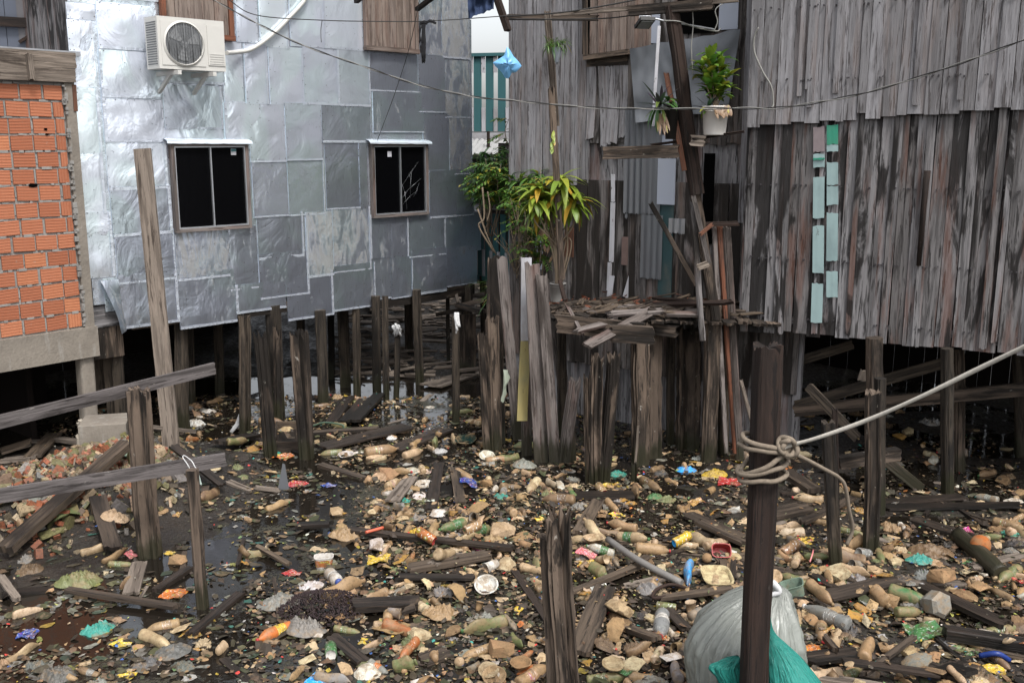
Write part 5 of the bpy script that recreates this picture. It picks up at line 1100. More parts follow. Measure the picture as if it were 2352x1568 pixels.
# mooring post
MY = 4.35
b = AY(1716, 1900, MY + .02); t = AY(1766, 786, MY); m = MB(); m.post(b, t, .128, .115, .15, .02, groove=.07, seg=40, n=30, wob=.035, col=(.5, .45, 0))
m.build('rope_post', W_dark, None, org=tuple(b), label='dark brown post in front with a white rope knotted round it', cat='post')
zdM = proj(AY(1745, 1050, MY))[2]; ppm = F / zdM
def ax_at(y): f = (y - 786) / (1900 - 786); return Vector(AY(1766 + (1716 - 1766) * f, y, MY))
rp = empty('knotted_rope', ax_at(1050), 'thick rope looped round the dark post and pulled taut towards the upper right', 'rope')
m = MB()
def loop(yc, tilt, rx=.098, ry=.085, n=26, ph=0, turns=1.0, dy=0):
    pts = []
    for k in range(n + 1):
        a = ph + turns * 2 * math.pi * k / n; c = ax_at(yc + dy * k / n); pts.append(c + Vector((rx * math.cos(a) * (1 + .12 * nz(a, yc)), -ry * math.sin(a) * (1 + .1 * nz(a + 5, yc)), tilt * math.cos(a) + .012 * nz(a * 1.3, yc * .3))))
    return pts
for (yc, tl, rx, ph) in ((1012, -.022, .10, 0), (1024, -.005, .108, .4), (1056, .055, .10, 0), (1068, .032, .112, .5), (1092, .012, .108, 0)): m.tube(loop(yc, tl, rx, .09, ph=ph), .0115, 8, cap=False)
for k in range(3):
    c = AY(1806 + k * 3, 1022 + k * 4, MY - .08); m.tube(crom([c + Vector((.035 * math.cos(a + k), -.02 * math.sin(2 * a), .035 * math.sin(a + k))) for a in np.linspace(0, 5.6, 9)], 4), .0115, 8)
m.build('loops', M_rope2, rp)
m = MB(); m.tube(crom([AY(1795, 1030, MY - .08), AY(1820, 1021, MY - .08), AY(1884, 1003, 4.2), AY(1990, 965, 4.1), AY(2110, 913, 3.95), AY(2240, 850, 3.8), AY(2352, 796, 3.65), AY(2420, 765, 3.55)], 10), .0088, 10, rf=lambda f: 1 + .08 * math.sin(f * 900)); m.build('taut_line', M_rope, rp)
m = MB(); m.tube(crom([AY(1800, 1035, MY - .08), AY(1838, 1048, MY), AY(1890, 1075, MY + .05), AY(1928, 1097, MY + .1), AY(1942, 1120, MY + .12), AY(1950, 1170, MY + .15), AY(1958, 1215, MY + .2), AY(1945, 1250, MY + .2)], 8), .0092, 8); m.build('loose_end', M_rope2, rp)
# bags tied to the post
def filmm(name, c, tr=.5, rough=.25):
    t = NT(name); uv = t.uv(); n = t.noise(t.mp(uv, (26, 1.4, 1)), 1, 4, .6, .6); n2 = t.noise(t.obj(), 5, 3, .6)
    tn = t.n('BsdfTransparent'); tl = t.n('BsdfTranslucent'); t.setin(tl, 0, c); m1 = t.n('MixShader'); m1.inputs[0].default_value = .2; m2 = t.n('MixShader')
    t.bump(t.math('ADD', n, t.math('MULTIPLY', n2, .3)), .9, .02); t.setin(t.b, 'Base Color', c); t.setin(t.b, 'Roughness', rough)
    t.l(t.b.outputs[0], m1.inputs[1]); t.l(tl.outputs[0], m1.inputs[2]); t.setin(m2, 0, t.ramp(n, .3, .65, tr * .75, tr * 1.15)); t.l(m1.outputs[0], m2.inputs[2]); t.l(tn.outputs[0], m2.inputs[1]); t.setin(m2, 0, t.ramp(n, .38, .66, (1 - tr) * .6, 1 - tr * .5)); return t.m
M_wbag = filmm('milky_bag', (.20, .21, .19), .84); M_tbag = filmm('teal_bag', (.02, .20, .165), .9)
def bagm(root, name, knot, mat, outline, Y, depth, seed, nseg=22, nr=150, fold=.05, org=None):
    """gathered bag: rows run from the knot down; outline gives left/right picture x at each y"""
    rows = []; m = MB()
    for i, (y, xl, xr) in enumerate(outline):
        c = AY((xl + xr) / 2, y, Y); hw = (AY(xr, y, Y) - AY(xl, y, Y)).length / 2; r = []
        for k in range(nr):
            a = 2 * math.pi * k / nr; f = i / (len(outline) - 1)
            ca, sa = math.cos(a), math.sin(a); fo_ = 1 + fold * 1.3 * (1 - f) * (abs(nz(ca * 9 + seed, sa * 9, f * .8)) - .2) * 3 + fold * 1.7 * nz(ca * 1.8 + seed, sa * 1.8, f * 2.5) - fold * 1.2 * abs(nz(ca * 4, sa * 4 + seed, f * 5)) - fold * .7 * abs(nz(ca * 9, sa * 9 + seed, f * 12))
            r.append(c + Vector((math.cos(a) * hw * fo_, math.sin(a) * min(hw, depth) * fo_, 0)))
        rows.append(r)
    m.grid(rows, lambda i, j: (j / nr * 2, i * .05), rc(), 0, True, True); return m.build(name, mat, root)
def outl(pts, n=24):
    o = []; P_ = crom([(y, l, r) for (y, l, r) in pts], 11); return [tuple(p) for p in P_]
wbg = empty('rubbish_bag', AY(1700, 1620, 4.8), 'bulging milky white rubbish bag slumped behind the dark rope post', 'rubbish bag')
bagm(wbg, 'film', None, M_wbag, outl([(1340, 1768, 1780), (1352, 1735, 1806), (1370, 1690, 1815), (1402, 1636, 1828), (1450, 1588, 1838), (1500, 1570, 1842), (1550, 1574, 1836), (1600, 1585, 1830), (1660, 1610, 1800), (1700, 1660, 1760)]), 4.78, .3, 1, fold=.075)
m = MB(); m.tube(crom([AY(1770, 1345, 4.78), AY(1776, 1338, 4.72), AY(1790, 1358, 4.7), AY(1768, 1366, 4.7)], 5), .02, 8, rf=lambda f: 1 - .4 * f); m.build('knot', M_ragw, wbg)
random.seed(5)
cols = [(.3, .29, .26), (.12, .1, .07), (.04, .045, .045), (.16, .14, .10), (.40, .39, .36), (.02, .02, .02)]
for k in range(46):
    m = MB(); c = AY(rr(1640, 1790), rr(1480, 1640), 4.8 + rr(-.12, .12)); s_ = rr(.045, .09); m.lathe([(s_ * math.sin(q / 6 * 3.14) + .001, -s_ * math.cos(q / 6 * 3.14)) for q in range(7)], 12, rc(), M=Matrix.Translation(c), fn=lambda p: p * (1 + .35 * nz(p.x * 30, p.y * 30, p.z * 30 + k)))
    o = m.build('contents', T_clean, wbg); o.color = (*random.choice(cols), 1)
m = MB(); c = AY(1806, 1426, 4.72); m.lathe([(.045 * math.sin(q / 8 * 3.14) + .001, -.04 * math.cos(q / 8 * 3.14)) for q in range(9)], 14, rc(), M=Matrix.Translation(c)); o = m.build('contents', T_clean, wbg); o.color = (.75, .72, .45, 1)
tbg = empty('green_bag', AY(1780, 1620, 4.2), 'translucent sea-green carrier bag of bottles tied to the dark rope post', 'carrier bag')
bagm(tbg, 'film', None, M_tbag, outl([(1330, 1760, 1768), (1380, 1758, 1769), (1430, 1757, 1772), (1456, 1757, 1783), (1480, 1757, 1808), (1508, 1756, 1838), (1540, 1752, 1866), (1580, 1748, 1895), (1640, 1740, 1915), (1720, 1750, 1890)]), 4.44, .13, 4)
bagm(tbg, 'handle', None, M_tbag, outl([(1505, 1690, 1696), (1520, 1652, 1702), (1532, 1630, 1706), (1560, 1648, 1706), (1600, 1655, 1710), (1640, 1665, 1720)]), 4.46, .03, 7, fold=.12)
for k in range(16):
    m = MB(); c = AY(rr(1775, 1850), rr(1545, 1650), 4.44 + rr(-.03, .05)); s_ = rr(.022, .045); m.lathe([(s_ * math.sin(q / 6 * 3.14) + .001, -s_ * 1.6 * math.cos(q / 6 * 3.14)) for q in range(7)], 10, rc(), M=Matrix.Translation(c) @ Matrix.Rotation(rr(-1, 1), 4, 'Y'), fn=lambda p: p * (1 + .3 * nz(p.x * 40, p.y * 40, k)))
    o = m.build('contents', T_clean, tbg); o.color = (*random.choice([(.6, .62, .6), (.1, .35, .3), (.5, .3, .15), (.7, .6, .1), (.2, .2, .2), (.6, .1, .08), (.7, .7, .7)]), 1)
# ================================================================ THE RUBBISH
random.seed(81)
GX0, GY0, GS = -6.0, 4.2, .035; NX, NY = int(12 / GS), int(7.5 / GS)
HM = np.zeros((NX, NY))
for i in range(NX):
    for j in range(NY): HM[i, j] = max(gz(GX0 + i * GS, GY0 + j * GS), -.012)
H0 = HM.copy()
def hcell(x, y): return min(NX - 1, max(0, int((x - GX0) / GS))), min(NY - 1, max(0, int((y - GY0) / GS)))
def hget(x, y): return HM[hcell(x, y)]
def settle(x, y, L, W_, yaw, thick, sink=.25, q_=.62, cap=.16):
    """rest a thing of that footprint on what already lies there: height and slope"""
    c, s = math.cos(yaw), math.sin(yaw); na = max(2, int(L / .05)); nb = max(1, int(W_ / .05)); S = []
    for i in range(na + 1):
        for j in range(nb + 1):
            a = (i / na - .5) * L; b = (j / nb - .5) * W_ if nb > 1 or True else 0
            S.append((a, x + c * a - s * b, y + s * a + c * b))
    hs_ = [hget(p[1], p[2]) for p in S]; q = sorted(hs_); z = q[min(len(q) - 1, int(len(q) * q_))]
    f = [h for p, h in zip(S, hs_) if p[0] > L * .15]; bk_ = [h for p, h in zip(S, hs_) if p[0] < -L * .15]
    sl_ = (sum(f) / max(1, len(f)) - sum(bk_) / max(1, len(bk_))) / max(.05, L * .6) if f and bk_ else 0
    sl_ = max(-.35, min(.35, sl_)); z = min(z, q[0] + cap)
    for p in S:
        i, j = hcell(p[1], p[2]); v = z - thick * sink + thick * .85 + sl_ * p[0]
        if v > HM[i, j]: HM[i, j] = min(v, H0[i, j] + .26)
    return z - thick * sink, math.atan(sl_)
COLS = {'ash': (.085, .085, .078), 'dgreen': (.01, .035, .03), 'tan': (.27, .172, .09), 'beige': (.37, .27, .165), 'brown': (.12, .075, .042), 'green': (.045, .125, .04), 'olive': (.12, .135, .055), 'grey': (.17, .165, .15), 'white': (.50, .48, .44), 'cream': (.43, .335, .215), 'orange': (.40, .12, .025),
        'blue': (.02, .27, .62), 'dark': (.035, .03, .028), 'clear': (.36, .36, .34), 'yellow': (.46, .32, .03), 'red': (.32, .025, .025), 'teal': (.03, .22, .17), 'magenta': (.35, .02, .16), 'pink': (.5, .12, .14), 'ochre': (.30, .165, .04), 'navy': (.02, .05, .22), 'rust': (.30, .10, .03), 'mint': (.15, .22, .16)}
def jit(c, a=.12): f = rr(1 - a, 1 + a); return tuple(max(.003, min(.9, x * f * rr(.95, 1.05))) for x in c)
PROTO = {}
def crumple(amt, seed, fr=9):
    return lambda p: Vector((p.x * (1 + amt * nz(p.x * fr + seed, p.y * fr, p.z * fr * .8)), p.y * (1 + amt * nz(p.y * fr, seed + p.x * fr, p.z * fr * .8)) * (1 - .8 * amt), p.z)) + Vector((amt * .03 * nz(p.z * 8, seed), amt * .03 * nz(p.z * 8, seed + 9), 0))
LIE = Matrix.Rotation(math.pi / 2, 4, 'Y')           # local +z laid along +x
def addp(kind, parts, L, W_, T): PROTO.setdefault(kind, []).append((parts, L, W_, T))
def mk_bottle(L, r, neck, cr, seed, waist=0, ribs=0, label=True, capr=.013, shoulder=.62, open_=False):
    prof = [(.001, .004), (r * .55, .0), (r * .9, .006), (r, .02)]
    n = 14
    for i in range(1, n):
        f = i / n; z = .02 + f * (L * shoulder - .02); q = r * (1 - waist * math.exp(-((f - .5) / .16) ** 2)) * (1 - (.05 * (i % 2) if ribs else 0)); prof.append((q, z))
    zs = L * shoulder
    for i in range(1, 8): f = i / 7; prof.append((neck + (r - neck) * math.cos(f * math.pi / 2) ** .9, zs + f * (L - zs - .022)))
    prof += [(neck, L - .018), (neck * 1.15, L - .016), (neck * .95, L - .012)]
    M = Matrix.Translation((-L / 2, 0, r * .9)) @ LIE; fn = crumple(cr, seed)
    m = MB(); m.lathe(prof, 18, (.5, .5, 0), M=M, fn=fn); P = [('body', m.mesh('bottle_body', T_pet), 0)]
    if not open_:
        m = MB(); m.lathe([(neck * 1.25, L - .016), (neck * 1.25, L), (.001, L)], 14, (.5, .5, 0), M=M, fn=fn, cap0=True); P.append(('cap', m.mesh('bottle_cap', T_clean), 1))
    if label:
        z0, z1 = L * .22, L * .48; m = MB(); lp_ = [(r * 1.02 * (1 - waist * math.exp(-(((z0 + (z1 - z0) * k / 4) / zs - .5) / .16) ** 2)), z0 + (z1 - z0) * k / 4) for k in range(5)]
        m.lathe(lp_, 18, (.5, .5, 0), M=M, fn=fn); P.append(('label', m.mesh('bottle_label', T_wrap), 2))
    return P, L, r * 2, r * 1.9
for sd, a in enumerate(((.31, .05, .012, .12, .0, 0, 1), (.31, .052, .012, .35, .1, 0, 0), (.27, .045, .012, .25, .12, 1, 1), (.22, .034, .011, .15, .12, 0, 0), (.21, .033, .011, .45, .1, 0, 0), (.30, .05, .012, .65, .1, 0, 0), (.24, .04, .011, .6, .0, 1, 0), (.20, .035, .011, .25, .0, 0, 1), (.17, .032, .012, .3, .1, 0, 0))):
    addp('bottle', *mk_bottle(a[0], a[1], a[2], a[3], sd * 7.3, a[4], a[5], bool(a[6]), open_=(sd in (4, 6))))
addp('jug', *mk_bottle(.2, .07, .018, .7, 91, 0, 0, False, shoulder=.6)); addp('jug', *mk_bottle(.17, .075, .02, .8, 55, 0, 0, False, shoulder=.7)); addp('jug', *mk_bottle(.2, .065, .02, .4, 23, 0, 1, False, shoulder=.75))
addp('yogurt', *mk_bottle(.19, .038, .018, .05, 3, .12, 0, True, shoulder=.75)); addp('fat', *mk_bottle(.33, .058, .014, .12, 13, .0, 0, False)); addp('fat', *mk_bottle(.33, .056, .014, .08, 17, .0, 0, True))
addp('cola', *mk_bottle(.31, .045, .012, .10, 19, .14, 0, True, shoulder=.5))
for M_ in (T_clear,):
    for k in PROTO['cola']: k[0][0][1].materials[0] = M_
def mk_can(L, r):
    M = Matrix.Translation((-L / 2, 0, r * .95)) @ LIE; fn = crumple(.12, 3)
    m = MB(); m.lathe([(r * .8, 0), (r, .008), (r, L * .5), (r, L - .008), (r * .86, L)], 20, (.5, .5, 0), M=M, fn=fn); P = [('body', m.mesh('can_body', T_wrap), 0)]
    m = MB(); m.lathe([(.001, .004), (r * .8, .003), (r * .82, 0)], 16, (.5, .5, 0), M=M, fn=fn); m.lathe([(r * .86, L), (r * .8, L - .004), (.001, L - .004)], 16, (.5, .5, 0), M=M, fn=fn); P.append(('end', m.mesh('can_end', T_clean), 1)); return P, L, 2 * r, 2 * r
addp('can', *mk_can(.12, .033)); addp('can', *mk_can(.16, .038)); addp('tin', *mk_can(.1, .05))
def mk_cup(L, r0, r1, cr, seed, t=.002):
    M = Matrix.Translation((-L / 2, 0, r1 * .9)) @ LIE; m = MB(); m.lathe([(.001, 0), (r0, 0), (r0 + (r1 - r0) * .5, L * .5), (r1, L), (r1 * 1.06, L), (r1 * 1.05, L - .004), (r1 - t, L - .004), (r0 - t, t), (.001, t)], 20, (.5, .5, 0), M=M, fn=crumple(cr, seed)); return [('cup', m.mesh('cup', T_pet), 0)], L, 2 * r1, 1.8 * r1
for a in ((.09, .026, .036, .1, 1), (.09, .026, .036, .5, 2), (.07, .022, .032, .3, 3), (.12, .03, .042, .4, 4)): addp('cup', *mk_cup(*a))
def mk_bowl(r, h, flute, flip, seed, rim=.012, oval=1.0, cr=.08):
    fl = (lambda p: Vector((p.x * (1 + flute * math.cos(10 * math.atan2(p.y, p.x))), p.y * oval * (1 + flute * math.cos(10 * math.atan2(p.y, p.x))), p.z + .01 * nz(p.x * 12, p.y * 12, seed)))); t = .003
    prof = [(.001, 0), (r * .45, 0), (r * .6, .004), (r * .82, h * .8), (r * .86, h), (r * .86 + rim, h), (r * .86 + rim, h - .004), (r * .86, h - .006), (r * .6 + t, -.002), (.001, -.003)]
    M = Matrix() if not flip else Matrix.Translation((0, 0, h)) @ Matrix.Rotation(math.pi, 4, 'X'); m = MB(); m.lathe(prof, 36, (.5, .5, 0), M=M, fn=fl)
    m.lathe([(r * .42, .001), (r * .44, .004), (r * .46, .001)], 30, (.5, .5, 0), M=M, fn=fl); return [('bowl', m.mesh('bowl', T_foam), 0)], 2 * r, 2 * r * oval, h
addp('bowl', *mk_bowl(.1, .045, 0, 0, 1)); addp('bowl', *mk_bowl(.1, .03, 0, 0, 2)); addp('bowlflip', *mk_bowl(.1, .055, .03, 1, 3)); addp('bowlflip', *mk_bowl(.1, .05, 0, 1, 4)); addp('tray', *mk_bowl(.11, .035, .06, 1, 5, oval=.62)); addp('basin', *mk_bowl(.1, .05, 0, 0, 6))
def mk_lid(r, oval):
    m = MB(); fn = lambda p: Vector((p.x, p.y * oval, p.z + .006 * nz(p.x * 9, p.y * 9))); m.lathe([(.001, .008), (r * .7, .008), (r * .74, .013), (r * .8, .008), (r * .93, .006), (r * .95, .012), (r, .01), (r, .004), (r * .94, .0), (.001, 0)], 36, (.5, .5, 0), fn=fn); return [('lid', m.mesh('lid', T_foam), 0)], 2 * r, 2 * r * oval, .015
addp('lid', *mk_lid(.09, 1)); addp('lid', *mk_lid(.09, .72))
def mk_tub(L, W_, H, taper=.85, open_=True, rnd=4):
    m = MB(); n = 24
    def ring_(sx, sy, z): return [Vector((sx * math.copysign(abs(math.cos(a)) ** (2 / rnd), math.cos(a)), sy * math.copysign(abs(math.sin(a)) ** (2 / rnd), math.sin(a)), z)) for a in [2 * math.pi * (k + .5) / n for k in range(n)]]
    R_ = [ring_(.001, .001, 0), ring_(L * taper / 2, W_ * taper / 2, 0), ring_(L / 2, W_ / 2, H), ring_(L / 2 * 1.07, W_ / 2 * 1.09, H), ring_(L / 2 * 1.07, W_ / 2 * 1.09, H - .005), ring_(L / 2 * .96, W_ / 2 * .95, H - .003), ring_(L * taper / 2 * .95, W_ * taper / 2 * .95, .006), ring_(.001, .001, .006)]
    m.grid(R_, lambda i, j: (j / n, i / 7), (.5, .5, 0), 0, False, True); P = [('tub', m.mesh('tub', T_clean), 0)]
    m = MB(); a_, b_ = ring_(L * (taper + .16 * .2) / 2 * 1.02, W_ * (taper + .16 * .2) / 2 * 1.02, H * .2), ring_(L * (taper + .15 * .8) / 2 * 1.02, W_ * (taper + .15 * .8) / 2 * 1.02, H * .8); m.grid([a_, b_], lambda i, j: (j / n * 2, i), (.5, .5, 0), 0, False, True); P.append(('print', m.mesh('tub_print', T_wrap), 2)); return P, L, W_, H
addp('tub', *mk_tub(.15, .11, .1)); addp('foamtray', *mk_tub(.24, .18, .028, .9)); PROTO['foamtray'][0] = (PROTO['foamtray'][0][0][:1],) + PROTO['foamtray'][0][1:]; PROTO['foamtray'][0][0][0][1].materials[0] = T_foam; addp('plaintub', *mk_tub(.16, .13, .09)); PROTO['plaintub'][0] = (PROTO['plaintub'][0][0][:1],) + PROTO['plaintub'][0][1:]
import bmesh
def mk_chunk(name, sx, sy, sz, mat, seed, npt=18, k=.8):
    random.seed(seed); bm = bmesh.new()
    for _ in range(npt): 
        v = Vector((rr(-1, 1), rr(-1, 1), rr(-1, 1))); mx = max(abs(v.x), abs(v.y), abs(v.z)); v = v / mx * rr(k, 1); bm.verts.new((v.x * sx, v.y * sy, v.z * sz + sz))
    r_ = bmesh.ops.convex_hull(bm, input=bm.verts); bmesh.ops.delete(bm, geom=[v for v in bm.verts if not v.link_faces], context='VERTS')
    bmesh.ops.triangulate(bm, faces=bm.faces[:]); bmesh.ops.subdivide_edges(bm, edges=bm.edges[:], cuts=3, use_grid_fill=True)
    for v in bm.verts: v.co += v.normal * .06 * min(sx, sy) * nz(v.co.x * 45, v.co.y * 45, v.co.z * 45 + seed) + Vector((nz(v.co.x * 20, seed), nz(v.co.y * 20, seed), 0)) * .003
    me = bpy.data.meshes.new(name); bm.to_mesh(me); bm.free(); me.materials.append(mat); me.uv_layers.new(name='UVMap'); return me
for i, a in enumerate(((.06, .045, .022), (.07, .05, .012), (.05, .05, .03), (.09, .06, .01), (.04, .035, .02), (.08, .03, .015), (.06, .06, .035), (.1, .07, .016), (.045, .04, .01), (.07, .045, .03))): addp('foam', [('foam', mk_chunk('foam_chunk', *a, T_foam, 200 + i), 0)], a[0] * 2, a[1] * 2, a[2] * 2)
for i, a in enumerate(((.10, .07, .05), (.09, .08, .04))): addp('block', [('foam', mk_chunk('foam_block', *a, T_foam, 300 + i, 40, .93), 0)], a[0] * 2, a[1] * 2, a[2] * 2)
def mk_curl(L, W_, c, seed, mat):                        # broken curved shell of foam or plastic
    m = MB(); n, k = 12, 8; rows = []; 
    for s_ in (0, 1):
        rw = []
        for i in range(n + 1):
            f = i / n - .5; wv = W_ * (.55 + .45 * math.cos(f * 3)) * (1 + .3 * nz(i * .6, seed)); rw.append([Vector((f * L, (j / k - .5) * wv, c * (1 - (2 * f) ** 2) * L + .3 * c * W_ * (1 - (2 * j / k - 1) ** 2) + .012 * nz(i * .5, j * .5, seed) + s_ * .004)) for j in range(k + 1)])
        rows.append(rw if s_ else rw[::-1])
    for r_ in rows: m.grid(r_, lambda i, j: (i / n, j / k), (.5, .5, 0))
    return [('shell', m.mesh('shell', mat), 0)], L, W_, c * L + .01
for i in range(6): random.seed(400 + i); addp('shell', *mk_curl(rr(.1, .2), rr(.06, .12), rr(.1, .3), i * 3.3, T_card if i % 2 else T_foam))
def mk_film(L, W_, amp, seed, mat, n=30, kind='bag'):
    random.seed(seed); m = MB(); rows = []
    for i in range(n + 1):
        r_ = []
        for j in range(n + 1):
            a, b = i / n * 2 - 1, j / n * 2 - 1
            if kind == 'bag':
                ang = math.atan2(b, a); R_ = max(abs(a), abs(b)); out = 1 + .3 * nz(math.cos(ang) * 1.3 + seed, math.sin(ang) * 1.3); x = R_ * math.cos(ang) * out; y = R_ * math.sin(ang) * out
                ef = 1 - R_ ** 3; z = amp * (1 - R_ ** 2) * .6 + ef * (amp * 1.5 * abs(nz(x * 2.2 + seed, y * 2.2)) + amp * 1.2 * abs(nz(x * 5, y * 5, seed)) + amp * .7 * abs(nz(x * 11, y * 11, seed))) + .12 * amp * abs(nz(x * 4, y * 4))
            else:
                x, y = a + .05 * nz(b * 3, seed), b + .05 * nz(a * 3, seed); z = amp * (.6 * nz(x * 1.4 + seed, y * 1.4) + .35 * abs(nz(x * 5, y * 5, seed))) + amp * .3
            r_.append(Vector((x * L / 2, y * W_ / 2, z)))
        rows.append(r_)
    m.grid(rows, lambda i, j: (i / n, j / n), (.5, .5, 0), 0, kind == 'bag'); m.grid([[p - Vector((0, 0, .0025)) for p in r_[::-1]] for r_ in rows], lambda i, j: (i / n, j / n), (.5, .5, 0), 0, kind == 'bag')
    return [('film', m.mesh('film', mat), 0)], L, W_, amp
for i in range(8): addp('bag', *mk_film(.26, .2, .026 + .008 * (i % 3), 500 + i, T_bag))
for i in range(7): addp('wrapper', *mk_film(.16, .11 + .02 * (i % 3), .035, 600 + i, T_wrap, 9, 'w'))
for i in range(5): addp('card', *mk_film(.14, .1, .03, 650 + i, T_card, 5, 'w'))
m = MB(); m.lathe([(.05 * math.sin(q / 12 * math.pi) + .0005, .05 - .05 * math.cos(q / 12 * math.pi)) for q in range(13)], 20, (.5, .5, 0), fn=lambda p: p * (1 + .04 * nz(p.x * 20, p.y * 20, p.z * 20))); addp('ball', [('ball', m.mesh('ball', T_card), 0)], .1, .1, .1)
m = MB(); m.grid([[Vector((x, (1 if sgn else -1) * 0 + .042 * math.sin(math.pi * (i / 12)) ** .6 * math.cos(a) * (1.1 if x > 0 else .85), .008 + .008 * math.sin(a))) for a in [2 * math.pi * k / 10 for k in range(10)] for sgn in (1,)] for i, x in [(i, -.12 + .24 * i / 12) for i in range(13)]], lambda i, j: (0, 0), (.5, .5, 0), 0, False, True); m.tube([(.07, 0, .015), (.02, .02, .04), (-.02, .035, .014)], .004, 5); m.tube([(.07, 0, .015), (.02, -.02, .04), (-.02, -.035, .014)], .004, 5); addp('sandal', [('sandal', m.mesh('sandal', T_card), 0)], .24, .09, .03)
def mk_hex():
    m = MB(); m.lathe([(.04, 0), (.04, .03), (.06, .035), (.085, .08), (.085, .15), (.06, .17), (.001, .172)], 6, (.5, .5, 0), M=Matrix.Translation((-.08, 0, .075)) @ LIE, smooth=False, cap0=True); return [('jar', m.mesh('hex_jar', T_pet), 0)], .17, .16, .15
addp('hexjar', *mk_hex())
KIND = {'bottle': ('plastic_bottle', 'plastic bottle', 'bottle', 'discarded bottles'), 'jug': ('crushed_jug', 'crushed plastic jug', 'jug', 'crushed jugs'), 'yogurt': ('plastic_bottle', 'drinking yogurt bottle', 'bottle', 'discarded bottles'), 'fat': ('plastic_bottle', 'big soda bottle', 'bottle', 'discarded bottles'), 'cola': ('plastic_bottle', 'clear cola bottle', 'bottle', 'discarded bottles'),
        'can': ('drink_can', 'drink can', 'can', 'discarded cans'), 'tin': ('food_tin', 'short tin', 'tin', 'discarded cans'), 'cup': ('plastic_cup', 'plastic cup', 'cup', 'discarded cups'), 'bowl': ('foam_bowl', 'open round bowl', 'bowl', 'discarded bowls'), 'bowlflip': ('foam_bowl', 'upturned bowl', 'bowl', 'discarded bowls'), 'tray': ('foil_tray', 'fluted tray', 'tray', 'discarded bowls'),
        'basin': ('basin', 'round basin', 'basin', None), 'lid': ('foam_plate', 'flat plate', 'plate', 'discarded plates'), 'tub': ('plastic_tub', 'printed tub', 'tub', 'discarded tubs'), 'plaintub': ('plastic_tub', 'open box tub', 'tub', 'discarded tubs'), 'foamtray': ('foam_tray', 'shallow foam tray', 'tray', 'discarded tubs'), 'foam': ('foam_chunk', 'broken foam piece', 'foam piece', 'foam pieces'),
        'block': ('foam_block', 'thick foam block', 'foam block', 'foam pieces'), 'shell': ('curved_shard', 'curved broken shard', 'shard', 'curved shards'), 'bag': ('crumpled_bag', 'crumpled bag', 'plastic bag', 'crumpled bags'), 'wrapper': ('food_wrapper', 'printed wrapper', 'wrapper', 'food wrappers'), 'card': ('cardboard_scrap', 'stiff crumpled sheet', 'sheet', 'crumpled sheets'), 'ball': ('round_ball', 'round ball', 'ball', None), 'sandal': ('flip_flop', 'flip flop', 'sandal', None), 'hexjar': ('plastic_jar', 'six-sided jar', 'jar', None)}
REC = []
LIMIT = {}
def put(kind, x, y, yaw, scale, color, color2=None, color3=None, tilt=0., roll=0., sink=.25, var=None, adj=None, lift=0., settleit=True):
    V = PROTO[kind]; parts, L, W_, T = V[random.randrange(len(V)) if var is None else var]
    if kind in ('bottle', 'jug', 'fat', 'yogurt', 'cola', 'can', 'cup'): scale = min(scale, 1.2 if kind != 'jug' else .85)
    if scale > 5: scale = scale / 100 / L if False else scale
    name, kp, cat, grp = KIND[kind]
    z, pit = settle(x, y, L * scale * .8, W_ * scale * .8, yaw, T * scale, sink)
    M = Matrix.Rotation(yaw, 4, 'Z') @ Matrix.Rotation(-pit + tilt, 4, 'Y') @ Matrix.Rotation(roll, 4, 'X')
    loc = Vector((x, y, z + lift)); cols_ = [jit(COLS[color]), COLS[color2] if color2 else jit(COLS[color], .3), COLS[color3] if color3 else jit(COLS[color], .2)]
    if len(parts) == 1:
        o = bpy.data.objects.new(name, parts[0][1]); COL.objects.link(o); o.color = (*cols_[0], 1)
    else:
        o = bpy.data.objects.new(name, None); COL.objects.link(o); o.empty_display_size = .05
        for pn, me, ci in parts:
            c = bpy.data.objects.new(pn, me); COL.objects.link(c); c.parent = o; c.color = (*cols_[ci], 1)
    o.matrix_world = Matrix.Translation(loc) @ M @ Matrix.Diagonal((scale, scale, scale, 1))
    o['category'] = cat
    if grp: o['group'] = grp
    REC.append((o, (adj or {'tan': 'mud-tan', 'dark': 'blackish', 'clear': 'clear'}.get(color, color)), kp, x, y)); return o
def span(x0, y0, x1, y1):
    a, b = G(x0, y0, .04), G(x1, y1, .04); c = (a + b) / 2; d = b - a; return c.x, c.y, math.atan2(d.y, d.x), d.length
def along(kind, x0, y0, x1, y1, color, c2=None, c3=None, var=0, **k):
    cx, cy, yaw, L = span(x0, y0, x1, y1); return put(kind, cx, cy, yaw, L / PROTO[kind][var][1], color, c2, c3, var=var, **k)
def spot(kind, x, y, wpx, color, c2=None, c3=None, yaw=None, var=0, **k):
    p = G(x, y, .03); s_ = wpx / F * proj(p)[2] / PROTO[kind][var][1]; return put(kind, p.x, p.y, rr(0, 6.28) if yaw is None else yaw, s_, color, c2, c3, var=var, **k)
